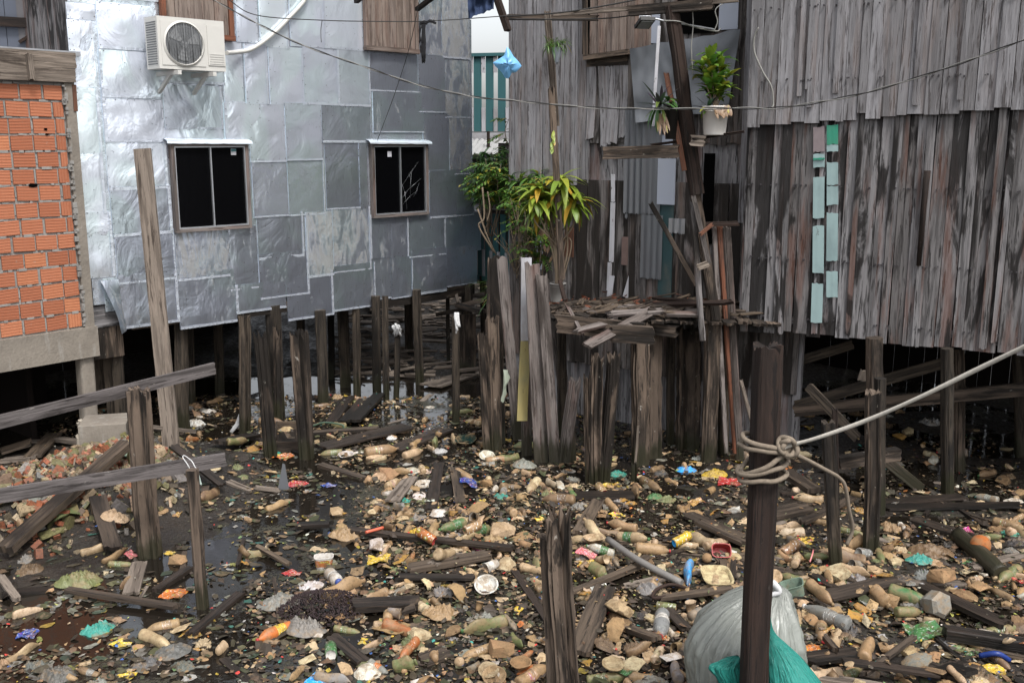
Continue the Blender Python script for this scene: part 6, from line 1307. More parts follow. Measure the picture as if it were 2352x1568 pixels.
def lplank(x0, y0, x1, y1, wpx, adj, mat=W_trash, t=.022, jag=.03, kind='plank', lift=0, name='driftwood_plank', kp='plank'):
    cx, cy, yaw, L = span(x0, y0, x1, y1); a, b = G(x0, y0, .03), G(x1, y1, .03); zd = proj(Vector((cx, cy, 0)))[2]
    # apparent width of a lying board: undo the foreshortening across its axis
    d = (b - a).normalized(); n_ = Vector((-d.y, d.x, 0)); c = (a + b) / 2; p1, p2 = proj(c), proj(c + n_ * .1); ax0 = proj(a), proj(b)
    ex, ey = ax0[1][0] - ax0[0][0], ax0[1][1] - ax0[0][1]; el = math.hypot(ex, ey); app = abs((p2[0] - p1[0]) * ey - (p2[1] - p1[1]) * ex) / el
    w_ = max(.02, wpx / app * .1 * .85) if app > 1 else .1; w_ = min(w_, .3)
    z, pit = settle(cx, cy, L, w_, yaw, t, .05, .93, .3); A_ = Vector((cx, cy, z + t / 2 + lift)); dv = Vector((math.cos(yaw) * math.cos(pit), math.sin(yaw) * math.cos(pit), math.sin(pit)))
    m = MB(); m.plank(A_ - dv * L / 2, A_ + dv * L / 2, w_, t, jag=jag, seg=max(4, int(L * 10)), rough=.1); o = m.build(name, mat, None, org=tuple(A_), cat='plank', group='planks lying in the rubbish'); REC.append((o, adj, kp, cx, cy)); return o
# rubble heap by the brick building
pal = [(.24, .075, .035), (.17, .06, .03), (.23, .085, .045), (.17, .12, .08), (.10, .08, .055), (.11, .10, .04), (.22, .17, .11), (.15, .145, .13), (.27, .21, .13)]
m = MB()
for k in range(1900):
    x, y = random.gauss(-3.55, .5), random.gauss(8.05, .55)
    if y < 6.7 or proj((x, y, 0))[0] > 420 or ((x + 3.6) / 1.0) ** 2 + ((y - 8.1) / 1.2) ** 2 > 1.3: continue
    s_ = rr(.01, .042) * (1.6 if random.random() < .1 else 1); c0 = Vector((x, y, max(gz(x, y), 0) + rr(-.01, .02))); e = [Vector((rr(-1, 1), rr(-1, 1), rr(-1, 1))).normalized() for _ in range(2)]; a_ = e[0]; b_ = a_.cross(e[1]).normalized(); c_ = a_.cross(b_)
    cc = random.choice(pal if x < -3.0 and y < 8.6 else pal[3:]); m.box(c0, a_ * s_, b_ * s_ * rr(.4, .9), c_ * s_ * rr(.2, .7), jit(cc, .3))
m.build('rubble', M_scrap, None, org=(-3.5, 8, .2), label='heap of broken orange brick and stone under the brick building', cat='rubble', kind='stuff')
for (x, y, w_, c_, sc_) in ((150, 1115, 60, (.12, .11, .05), .5), (60, 1180, 70, (.26, .20, .12), .4), (120, 1210, 60, (.15, .14, .06), .5), (180, 1190, 40, (.2, .15, .1), .6), (30, 1225, 60, (.25, .2, .13), .4), (250, 1090, 34, (.22, .09, .05), .6), (90, 1100, 34, (.14, .13, .06), .8), (280, 1180, 44, (.16, .13, .09), .6), (200, 1060, 30, (.13, .125, .06), .8), (20, 1130, 44, (.17, .15, .08), .6)):
    p = G(x, y, .15); hw = w_ / F * proj(p)[2] / 2; me = mk_chunk('stone', hw, hw * .7, hw * .3 * sc_ * 2, M_scrap, int(x * 7 + y)); ca_ = me.color_attributes.new('Col', 'FLOAT_COLOR', 'CORNER'); ca_.data.foreach_set('color', np.tile(np.array([*c_, 1], dtype=np.float32), len(me.loops)))
    o = bpy.data.objects.new('stone', me); COL.objects.link(o); o.location = (p.x, p.y, max(gz(p.x, p.y), 0) - .01); o.rotation_euler = (rr(-.2, .2), rr(-.2, .2), rr(0, 3)); o['category'] = 'stone'; o['group'] = 'stones on the rubble heap'; REC.append((o, 'mossy' if c_[0] < .16 and c_[1] > .1 else 'brick red' if c_[1] < .1 else 'sandy', 'slab of stone', p.x, p.y))
random.seed(82)
# planks first
def dens_at(px, py):
    """how thick the litter lies, by place"""
    d = 1.0
    if px < 760: d = .16 + (.5 if px > 560 and py > 1330 else 0) + (.25 if py > 1470 else 0)
    elif px < 900 and py > 1100: d = .30 + .7 * (px - 760) / 140
    if py < 1140 and px < 1100: d = min(d, .42)
    if py < 1000 and px < 1130: d = .34
    if py < 900: d = .2
    if 1480 < px < 1720 and py < 1200: d = .30
    if px > 1760 and py < 1200: d = .36
    if px > 1760 and py < 1110: d = .15
    if 1160 < px < 1480 and py < 1110: d = .35
    if px < 330 and 990 < py < 1200: d = .10
    return d
def scatter(n, fn):
    k = 0; tries = 0
    while k < n and tries < n * 60:
        tries += 1; x, y = rr(-4.9, 4.9), rr(4.75, 11.5); px, py, _ = proj((x, y, .03))
        if not (-40 < px < 2400 and 800 < py < 1640): continue
        if random.random() > dens_at(px, py): continue
        if math.hypot((px - 738) / 75, (py - 1396) / 36) < 1: continue
        fn(x, y, px, py); k += 1
wood_c = 0
def f_plank(x, y, px, py):
    L = rr(.12, .55); yaw = rr(0, 3.14); w_ = rr(.02, .09); t = rr(.012, .03); z, pit = settle(x, y, L, w_, yaw, t, .3); dv = Vector((math.cos(yaw) * math.cos(pit), math.sin(yaw) * math.cos(pit), math.sin(pit))); A_ = Vector((x, y, z + t / 2))
    m = MB(); m.plank(A_ - dv * L / 2, A_ + dv * L / 2, w_, t, jag=.03, seg=5, rough=.15); mt = random.choice((W_trash, W_trash, W_wet, W_board)); o = m.build('driftwood_plank', mt, None, org=tuple(A_), cat='plank', group='planks lying in the rubbish'); REC.append((o, {W_trash: 'brown', W_wet: 'blackened', W_board: 'pale'}[mt] + (' stubby' if L < .25 else ' slender' if w_ < .04 else ''), 'scrap of plank', x, y))
scatter(95, f_plank)
wc = lambda *a: random.choices([k for k, _ in a], [w_ for _, w_ in a])[0]
def f_bag(x, y, px, py): put('bag', x, y, rr(0, 6.28), rr(.35, .95), wc(('tan', 3), ('grey', 3), ('olive', 2), ('brown', 3), ('dark', 2), ('beige', 2), ('clear', 1), ('teal', .25), ('yellow', .2)), sink=.35)
def f_bottle(x, y, px, py): put('bottle', x, y, rr(0, 6.28), rr(.62, .98), wc(('tan', 6), ('beige', 4), ('cream', 1.5), ('brown', 3.5), ('olive', 1.6), ('green', .5), ('grey', 1.5), ('rust', .6)), wc(('red', 1), ('tan', 3), ('dark', 1), ('green', 1)), tilt=rr(-.15, .15), roll=rr(0, .6), adj=None)
def f_cup(x, y, px, py): put('cup', x, y, rr(0, 6.28), rr(.7, 1.15), wc(('tan', 5), ('beige', 3), ('brown', 2), ('white', 1.2), ('grey', .8)), tilt=rr(-.4, .4))
def f_foam(x, y, px, py): put('foam', x, y, rr(0, 6.28), rr(.42, 1.1), wc(('tan', 4), ('cream', 4), ('beige', 4), ('ochre', 2), ('brown', 2), ('white', 1.2)), tilt=rr(-.3, .3), roll=rr(-.3, .3), sink=.15)
def f_shell(x, y, px, py): put('shell', x, y, rr(0, 6.28), rr(.5, 1.0), wc(('tan', 4), ('beige', 4), ('cream', 2), ('brown', 2), ('ochre', 1)), tilt=rr(-.3, .3), roll=rr(-.8, .8))
def f_wrap(x, y, px, py): put('wrapper', x, y, rr(0, 6.28), rr(.35, .9), wc(('yellow', 2.2), ('red', .7), ('orange', 1.4), ('white', 1), ('ochre', 3), ('green', .6), ('grey', 2), ('navy', .3), ('pink', .3)), tilt=rr(-.2, .2), roll=rr(-.2, .2))
def f_card(x, y, px, py): put('card', x, y, rr(0, 6.28), rr(.4, 1.0), wc(('ochre', 2), ('tan', 4), ('cream', 2), ('brown', 3), ('olive', 1)), tilt=rr(-.3, .3), roll=rr(-.3, .3))
scatter(110, f_bag)
for k in range(6): scatter(36, f_bottle); scatter(38, f_foam); scatter(15, f_cup); scatter(42, f_shell); scatter(42, f_card); scatter(12, f_bag); scatter(30, f_wrap)
HP = [(0, 1290, 310, 1140, 20, 'very long square-cut'), (300, 1356, 320, 1281, 42, 'short wide pale'), (148, 1356, 410, 1393, 12, 'long thin'), (435, 1448, 553, 1351, 18, 'wet dark slanting'), (228, 1200, 262, 1273, 46, 'grey broad'), (355, 1348, 437, 1296, 14, 'half-sunk'),
      (508, 1496, 570, 1551, 20, 'black stubby'), (0, 1060, 83, 1060, 11, 'sawn'), (60, 1005, 158, 1006, 7, 'narrow pale'), (75, 1060, 125, 995, 34, 'broad warped'), (132, 1012, 215, 1040, 14, 'slanting sawn'), (0, 1040, 75, 1030, 14, 'weathered'), (0, 1320, 40, 1370, 22, 'pale end of a'),
      (760, 968, 803, 910, 24, 'dark wet left-hand'), (790, 970, 838, 918, 24, 'dark wet middle'), (812, 972, 873, 910, 24, 'dark wet right-hand'), (735, 1025, 938, 977, 20, 'dark muddy long'), (905, 1027, 1025, 980, 22, 'blackened'), (990, 1165, 1008, 1055, 30, 'dark wide end-on'), (1058, 1150, 1044, 1072, 28, 'flaking grey'), (900, 1155, 945, 1092, 32, 'pale patched'),
      (733, 1060, 838, 1092, 11, 'narrow brown'), (805, 1398, 962, 1380, 26, 'heavy black'), (758, 1448, 838, 1515, 30, 'greyish wet'), (965, 1505, 1032, 1482, 36, 'broad short'), (935, 1305, 1125, 1272, 20, 'large brown pointed'), (908, 1323, 1093, 1324, 13, 'long straight'), (588, 1253, 665, 1293, 10, 'thin slanting'), (629, 1318, 641, 1425, 10, 'thin upright-lying'), (683, 1206, 763, 1213, 13, 'dark rotten'),
      (790, 1215, 1180, 1262, 10, 'half-buried long dark'), (1326, 1503, 1391, 1353, 56, 'wide cracked grey'), (1311, 1361, 1488, 1291, 12, 'diagonal brown'), (1516, 1376, 1686, 1358, 11, 'narrow level'), (1330, 1225, 1375, 1150, 32, 'broad grey'), (1576, 1176, 1711, 1238, 22, 'long grey sloping'), (1600, 1205, 1711, 1250, 12, 'rusty narrow'), (1546, 1473, 1580, 1500, 40, 'square brown'), (1440, 1436, 1511, 1476, 17, 'notched brown'), (1530, 1395, 1580, 1440, 22, 'short sloping'),
      (1896, 1371, 2066, 1331, 32, 'big reddish brown'), (1981, 1568, 2099, 1478, 14, 'long narrow light'), (2114, 1348, 2314, 1441, 22, 'long charred sloping'), (2164, 1463, 2360, 1486, 18, 'black heavy'), (1850, 1520, 1975, 1508, 32, 'cracked wide dark'), (1892, 1473, 1921, 1515, 14, 'little crosswise'), (1930, 1555, 2160, 1560, 16, 'sunk dark'), (2160, 1530, 2230, 1568, 36, 'dark grooved'),
      (1765, 1185, 1860, 1170, 26, 'grey muddy'), (1800, 1092, 1872, 1135, 22, 'square timber'), (2024, 1145, 2215, 1140, 12, 'long dark level'), (2030, 1160, 2352, 1160, 14, 'black level'), (1840, 1210, 1960, 1150, 14, 'thin sloping'), (2100, 1185, 2240, 1230, 18, 'dark half-sunk'), (310, 1100, 452, 1050, 8, 'pale edge-on'), (398, 1110, 520, 1148, 14, 'floating dark'), (500, 1040, 585, 1000, 20, 'dark slanting'), (1276, 1135, 1460, 1132, 20, 'black sunken'), (1180, 1300, 1260, 1420, 18, 'dark muddy'), (545, 1305, 560, 1240, 10, 'thin black')]
for p in HP: lplank(*p[:5], p[5], W_wet if any(q in p[5] for q in ('dark', 'black', 'wet', 'charred', 'sunk')) else (W_board if 'pale' in p[5] or 'sawn' in p[5] else W_trash), t=rr(.018, .035) * (2.2 if 'square-cut' in p[5] or 'timber' in p[5] or 'heavy' in p[5] else 1))
scatter(45, f_plank)
scatter(40, f_bottle); scatter(36, f_foam); scatter(26, f_wrap); scatter(24, f_cup); scatter(18, f_shell)
# loose small bits nobody could count
def scraps(n, name, label, pal_, smin, smax, top=.3, box=(-4.9, 4.9, 4.7, 11.5), dmin=0):
    m = MB(); k = 0
    while k < n:
        x, y = rr(*box[:2]), rr(*box[2:]); px, py, _ = proj((x, y, 0))
        if not (-60 < px < 2420 and 790 < py < 1660): continue
        if random.random() > min(1, dens_at(px, py) * 1.3 + .2) * (1 if dens_at(px, py) > .6 or nz(px / 110, py / 60, 3) > 0 else .25): continue
        if dens_at(px, py) < dmin: continue
        k += 1; s_ = rr(smin, smax) * (rr(1.2, 2.2) if random.random() < .12 else 1); i, j = hcell(x, y); h = HM[i, j] if random.random() < top else max(H0[i, j], 0); c0 = Vector((x, y, h + s_ * .25 + .003)); a = rr(0, 6.28); e = rr(.4, 1)
        u_ = Vector((math.cos(a), math.sin(a), rr(-.35, .35))) * s_; v_ = Vector((-math.sin(a), math.cos(a), rr(-.35, .35))) * s_ * e; cc = jit(random.choice(pal_), .35); nn = random.choice((4, 5, 5, 6))
        pts = [c0 + u_ * math.cos(6.28 * q / nn) * rr(.6, 1.1) + v_ * math.sin(6.28 * q / nn) * rr(.6, 1.1) + Vector((0, 0, rr(-.2, .25) * s_)) for q in range(nn)]; ce = c0 + Vector((0, 0, s_ * rr(.0, .35))); b0 = len(m.v); m.v += [tuple(p) for p in pts] + [tuple(ce)]
        for q in range(nn): m.poly((b0 + q, b0 + (q + 1) % nn, b0 + nn), [(0, 0), (1, 0), (.5, 1)], cc)
    return m.build(name, M_scrap, None, org=(0, 7, 0), label=label, cat='litter', kind='stuff')
P1 = [(.22, .135, .07), (.29, .19, .10), (.13, .08, .045), (.07, .045, .03), (.045, .032, .022), (.19, .15, .10), (.30, .23, .15), (.08, .08, .04), (.06, .05, .035), (.05, .04, .03)]; P2 = [(.34, .24, .03), (.30, .10, .025), (.40, .38, .35), (.12, .2, .08), (.3, .3, .08), (.5, .05, .04), (.05, .28, .25), (.5, .48, .4), (.04, .1, .3), (.3, .22, .04)]
scraps(15000, 'litter_scraps', 'countless small tan and brown scraps spread over the mud and water', P1, .006, .022)
scraps(3600, 'broken_litter', 'crushed tan and brown fragments matted between the bottles', P1 + [(.26, .165, .08), (.33, .23, .13), (.10, .06, .035)], .014, .036, .15, dmin=.28)
scraps(3000, 'bright_litter_scraps', 'scattered tiny yellow, white and orange scraps among the brown litter', P2, .006, .018)
scraps(5500, 'dark_litter', 'dark sodden bits and clods between the rubbish', [(.02, .015, .01), (.035, .025, .018), (.05, .04, .025), (.04, .045, .02)], .012, .035, .05)
def films(n, name, label, pal_, smin, smax, dn):
    m = MB(); k = 0
    while k < n:
        x, y = rr(-4.2, 2.8), rr(4.7, 10); px, py, _ = proj((x, y, 0))
        if not (-60 < px < 2300 and 880 < py < 1660) or random.random() > dn(px, py): continue
        k += 1; L = rr(smin, smax); a = rr(0, 6.28); sd_ = rr(0, 99); n_ = 10; rows = []; cc = jit(random.choice(pal_), .3); e = rr(.3, .9)
        for i in range(4):
            f = i / 3; rows.append([Vector((x, y, max(H0[hcell(x, y)], 0) + .003 + .012 * abs(nz(j * .9 + sd_, i)) * f)) + Vector((math.cos(a) * math.cos(t_) - math.sin(a) * math.sin(t_) * e, math.sin(a) * math.cos(t_) + math.cos(a) * math.sin(t_) * e, 0)) * L * f * (1 + .7 * nz(math.cos(t_) * 1.5 + sd_, math.sin(t_) * 1.5)) for j, t_ in enumerate([6.283 * q / n_ for q in range(n_)])])
        m.grid(rows, lambda i, j: (i, j), cc, 0, False, True)
    return m.build(name, M_scrap, None, org=(0, 7, 0), label=label, cat='litter', kind='stuff')
lw = lambda px, py: (1.0 if (px < 800 and py > 1040) else .35 if px < 1200 else .2) * (1 if nz(px / 110, py / 60, 3) > .02 else .12)
films(1150, 'floating_film', 'sodden floating film, leaves and scum scraps on the dark water', [(.055, .055, .025), (.09, .085, .045), (.07, .05, .03), (.10, .10, .085), (.04, .035, .02), (.12, .085, .05), (.15, .145, .12), (.03, .045, .03)], .012, .055, lw)
films(260, 'torn_film', 'torn dull films and leaf scraps caught at the water surface', [(.24, .17, .03), (.20, .20, .18), (.22, .15, .09), (.03, .10, .08), (.17, .17, .05), (.25, .24, .21)], .015, .05, lw)
# ---- things placed where the photograph shows them
B = [('fat', 1068, 1196, 1008, 1213, 'green', 'green', None, 1, 'green labelled'), ('fat', 1120, 1208, 1063, 1228, 'green', 'green', None, 1, 'dull green'), ('fat', 1000, 1200, 988, 1222, 'tan', 'red', None, 0, 'stubby red-capped'), ('can', 955, 1236, 996, 1246, 'rust', 'red', None, 1, 'rusty blue-sided'), ('yogurt', 753, 1304, 782, 1338, 'white', 'navy', 'white', 0, 'white'),
     ('bottle', 738, 1363, 838, 1328, 'tan', 'tan', None, 5, 'long collapsed brown'), ('bottle', 668, 1428, 588, 1465, 'orange', 'red', 'yellow', 0, 'orange and yellow'), ('can', 758, 1470, 760, 1503, 'green', 'white', 'green', 0, 'green'), ('cola', 843, 1514, 898, 1532, 'clear', 'red', 'orange', 0, 'small red-capped'), ('bottle', 960, 1470, 916, 1505, 'rust', 'red', None, 2, 'brown ribbed'),
     ('bottle', 1163, 1418, 1058, 1443, 'olive', 'green', None, 5, 'large crumpled green-brown'), ('bottle', 1463, 1216, 1393, 1202, 'tan', 'red', None, 1, 'long tan red-capped'), ('bottle', 1421, 1228, 1494, 1247, 'beige', 'green', 'green', 0, 'beige green-labelled'), ('bottle', 1410, 1270, 1344, 1260, 'white', 'green', 'green', 0, 'white and green'), ('fat', 1459, 1262, 1540, 1266, 'tan', 'red', None, 0, 'long smooth tan'),
     ('jug', 1358, 1298, 1395, 1320, 'olive', None, None, 2, 'olive rounded'), ('can', 1549, 1249, 1586, 1240, 'yellow', 'blue', 'yellow', 1, 'yellow and pink'), ('bottle', 1588, 1300, 1574, 1350, 'blue', 'blue', 'yellow', 6, 'bright blue crushed'), ('cola', 1522, 1396, 1515, 1476, 'clear', 'red', 'white', 0, 'see-through red-labelled'), ('bottle', 1441, 1493, 1505, 1484, 'brown', 'green', None, 6, 'twisted brown'), ('can', 1508, 1383, 1553, 1389, 'olive', 'tan', 'olive', 1, 'dull olive'),
     ('fat', 2039, 1356, 2141, 1382, 'green', 'green', None, 0, 'glossy green'), ('fat', 2056, 1408, 2118, 1400, 'olive', 'green', None, 0, 'thick green-based'), ('jug', 2000, 1360, 2041, 1385, 'tan', None, None, 2, 'plump brown'), ('cola', 1951, 1441, 1845, 1394, 'clear', 'white', 'grey', 0, 'big dusty clear'), ('bottle', 1856, 1344, 1914, 1385, 'tan', None, None, 1, 'slanting tan'), ('bottle', 1852, 1337, 1787, 1314, 'olive', 'olive', None, 0, 'olive'), ('bottle', 1982, 1525, 2002, 1473, 'tan', None, None, 1, 'upright-lying brown'), ('can', 1799, 1263, 1833, 1250, 'tan', 'beige', 'tan', 1, 'plain tan'), ('cup', 1951, 1258, 1981, 1248, 'tan', None, None, 3, 'stout tan'), ('can', 1965, 1280, 1998, 1266, 'grey', 'grey', 'grey', 0, 'grey'),
     ('bottle', 838, 1038, 915, 1026, 'tan', 'brown', None, 0, 'long sandy'), ('fat', 928, 1043, 970, 1029, 'beige', 'tan', None, 0, 'round-ended sandy'), ('jug', 1000, 1008, 997, 1030, 'olive', None, None, 0, 'olive flattened'), ('bottle', 945, 1020, 968, 1004, 'tan', 'red', None, 3, 'small sandy'), ('foam', 876, 1064, 903, 1096, 'tan', None, None, 5, 'oblong speckled'), ('bottle', 886, 1114, 922, 1096, 'beige', None, None, 7, 'torn beige'), ('bottle', 610, 1162, 665, 1146, 'tan', 'green', None, 5, 'flattened tan'), ('bottle', 1474, 1098, 1518, 1121, 'brown', 'tan', None, 2, 'brown slanting'), ('bottle', 1460, 1108, 1462, 1150, 'brown', 'brown', None, 6, 'brown squat'), ('bottle', 1306, 1122, 1325, 1140, 'green', 'green', None, 3, 'tiny green'), ('bottle', 1387, 1150, 1425, 1168, 'tan', 'brown', None, 8, 'short tan'), ('can', 1372, 1114, 1388, 1126, 'tan', 'red', 'red', 0, 'red-rimmed'), ('bottle', 225, 1534, 172, 1527, 'brown', 'tan', 'grey', 0, 'pointed brown'), ('cup', 500, 1494, 512, 1472, 'beige', None, None, 3, 'open cream'), ('can', 1060, 1230, 1112, 1215, 'tan', 'tan', None, 0, 'tan'),
     ('bottle', 1190, 1560, 1260, 1520, 'tan', 'green', None, 0, 'sandy foreground'), ('bottle', 1176, 1450, 1202, 1482, 'olive', 'beige', None, 6, 'olive bulging'), ('bottle', 1196, 1500, 1228, 1480, 'rust', None, None, 3, 'rusty brown'), ('bottle', 720, 1545, 812, 1556, 'grey', 'grey', None, 5, 'grey crumpled'), ('bottle', 988, 1370, 1020, 1385, 'brown', None, None, 8, 'short dull'), ('bottle', 930, 1340, 905, 1360, 'grey', 'grey', None, 8, 'grey spouted')]
for q in B: along(q[0], *q[1:5], q[5], q[6], q[7], var=q[8], adj=q[9], sink=.1)
cam_t = lambda a=.35: dict(yaw=math.pi / 2, tilt=-a)
SP = [('bowl', 1117, 1347, 57, 'white', 0, 'big clean white', .45), ('bowlflip', 843, 1538, 66, 'white', 0, 'white faceted', .0), ('bowlflip', 1163, 1292, 46, 'cream', 0, 'cream tipped', .3), ('bowl', 1135, 1548, 58, 'beige', 1, 'tan stacked', .2), ('bowl', 1122, 1540, 50, 'cream', 1, 'cream stacked', .1), ('bowl', 1363, 1242, 50, 'cream', 0, 'oval off-white', .2), ('bowl', 795, 1042, 38, 'white', 0, 'small white floating', 0.), ('lid', 944, 1076, 37, 'white', 0, 'clean white round', .1), ('lid', 974, 1107, 43, 'white', 0, 'large clean white', .1), ('lid', 963, 1134, 43, 'white', 1, 'white oval slanting', .15), ('bowl', 1118, 1048, 37, 'white', 1, 'white tilted', .3), ('lid', 988, 930, 22, 'white', 0, 'tiny white floating', 0), ('bowlflip', 1008, 1178, 46, 'white', 0, 'white domed', .1),
      ('lid', 1408, 1543, 72, 'cream', 1, 'big pale oval', .25), ('tray', 2104, 1530, 76, 'grey', 0, 'shiny foil', .3), ('basin', 1070, 1010, 52, 'dgreen', 0, 'dark green', .1), ('lid', 870, 1097, 36, 'beige', 0, 'tan leaning', .4), ('ball', 1055, 1516, 24, 'beige', 0, 'pale', 0), ('ball', 1623, 1284, 23, 'tan', 0, 'brown', 0), ('ball', 2249, 1270, 46, 'rust', 0, 'large husky brown', 0), ('tub', 744, 1290, 42, 'white', 0, 'white and red', -.02), ('tub', 1653, 1270, 42, 'red', 0, 'red and cream', .9), ('plaintub', 1826, 1356, 52, 'mint', 0, 'grey-green', .05), ('lid', 1781, 1326, 32, 'beige', 0, 'moulded tan', .5),
      ('block', 865, 1258, 46, 'white', 0, 'white crumbly', 0), ('block', 960, 1453, 48, 'cream', 1, 'cream faceted', .4), ('foam', 942, 1345, 26, 'cream', 2, 'small cream', .2), ('block', 1150, 1495, 60, 'tan', 0, 'brown stepped', .1), ('block', 1150, 1220, 56, 'beige', 0, 'speckled holed', .1), ('block', 1418, 1410, 58, 'beige', 1, 'notched tan', .3), ('foam', 1451, 1528, 70, 'cream', 7, 'large stained flat', .2), ('foamtray', 1646, 1340, 85, 'cream', 0, 'broken cream', .25), ('foam', 1543, 1515, 50, 'white', 3, 'pale angular', .3), ('block', 1924, 1322, 52, 'cream', 1, 'jagged cream', .2), ('foam', 2164, 1343, 56, 'tan', 6, 'tan upright', .3), ('foam', 2251, 1350, 58, 'tan', 7, 'speckled square', .3), ('foam', 2271, 1455, 66, 'white', 3, 'flat whitish', .25), ('foam', 1098, 1163, 54, 'tan', 7, 'flat tan', .3), ('foam', 1286, 1116, 50, 'white', 5, 'white peeling strip of', 0), ('shell', 978, 1340, 30, 'cream', 1, 'standing cream', .9), ('shell', 1048, 1360, 50, 'tan', 3, 'leaf-like tan', .5), ('shell', 1415, 1455, 66, 'tan', 0, 'long arched', .2), ('foam', 705, 1508, 40, 'cream', 3, 'rounded pale', .2), ('foam', 412, 1437, 52, 'cream', 3, 'pale floating', .1), ('cup', 850, 1100, 26, 'tan', 3, 'wide brown', -.9), ('cup', 1506, 1523, 40, 'brown', 2, 'upturned brown', 1.4), ('cup', 1576, 1403, 40, 'cream', 3, 'printed cream', 1.2), ('cup', 894, 1214, 28, 'tan', 3, 'ribbed tan', .3), ('cup', 1130, 1297, 34, 'white', 0, 'white', .2), ('hexjar', 2149, 1402, 62, 'grey', 0, 'dusty grey', .3), ('jug', 938, 1528, 58, 'olive', 1, 'green and brown', .5), ('lid', 1055, 1250, 16, 'beige', 0, 'little', .4), ('cup', 1385, 1290, 28, 'beige', 0, 'sandy', .2), ('sandal', 915, 1082, 30, 'tan', 0, 'mud-caked', .1), ('sandal', 820, 1245, 44, 'tan', 0, 'worn tan', .2), ('sandal', 1206, 1545, 50, 'rust', 0, 'reddish', .1), ('block', 2043, 1262, 26, 'brown', 0, 'small brown', .2), ('bowl', 1196, 1545, 52, 'tan', 0, 'muddy open', .3), ('cup', 1105, 1385, 26, 'tan', 1, 'greenish-based', 1.2), ('cup', 808, 1362, 34, 'tan', 3, 'tan open', -.4), ('cup', 930, 1100, 20, 'tan', 2, 'tiny', .2), ('foam', 620, 1085, 30, 'beige', 8, 'drifting', .1)]
for q in SP:
    kw = dict(yaw=math.pi / 2 if q[0] in ('bowl', 'lid', 'bowlflip', 'foamtray', 'basin', 'ball') else None, tilt=-q[7]) if q[0] not in ('tub', 'plaintub', 'tray') else dict(yaw=rr(-.2, .2), tilt=0, roll=q[7])
    o = spot(q[0], q[1], q[2], q[3], q[4], None, {'tub': 'rust'}.get(q[0]), var=q[5], adj=q[6], sink=.05, lift=.012 + abs(math.sin(q[7])) * .4 * q[3] / F * 6.5 if q[0] in ('bowl', 'lid', 'foam', 'foamtray', 'bowlflip', 'tray', 'shell') else .005, **kw)
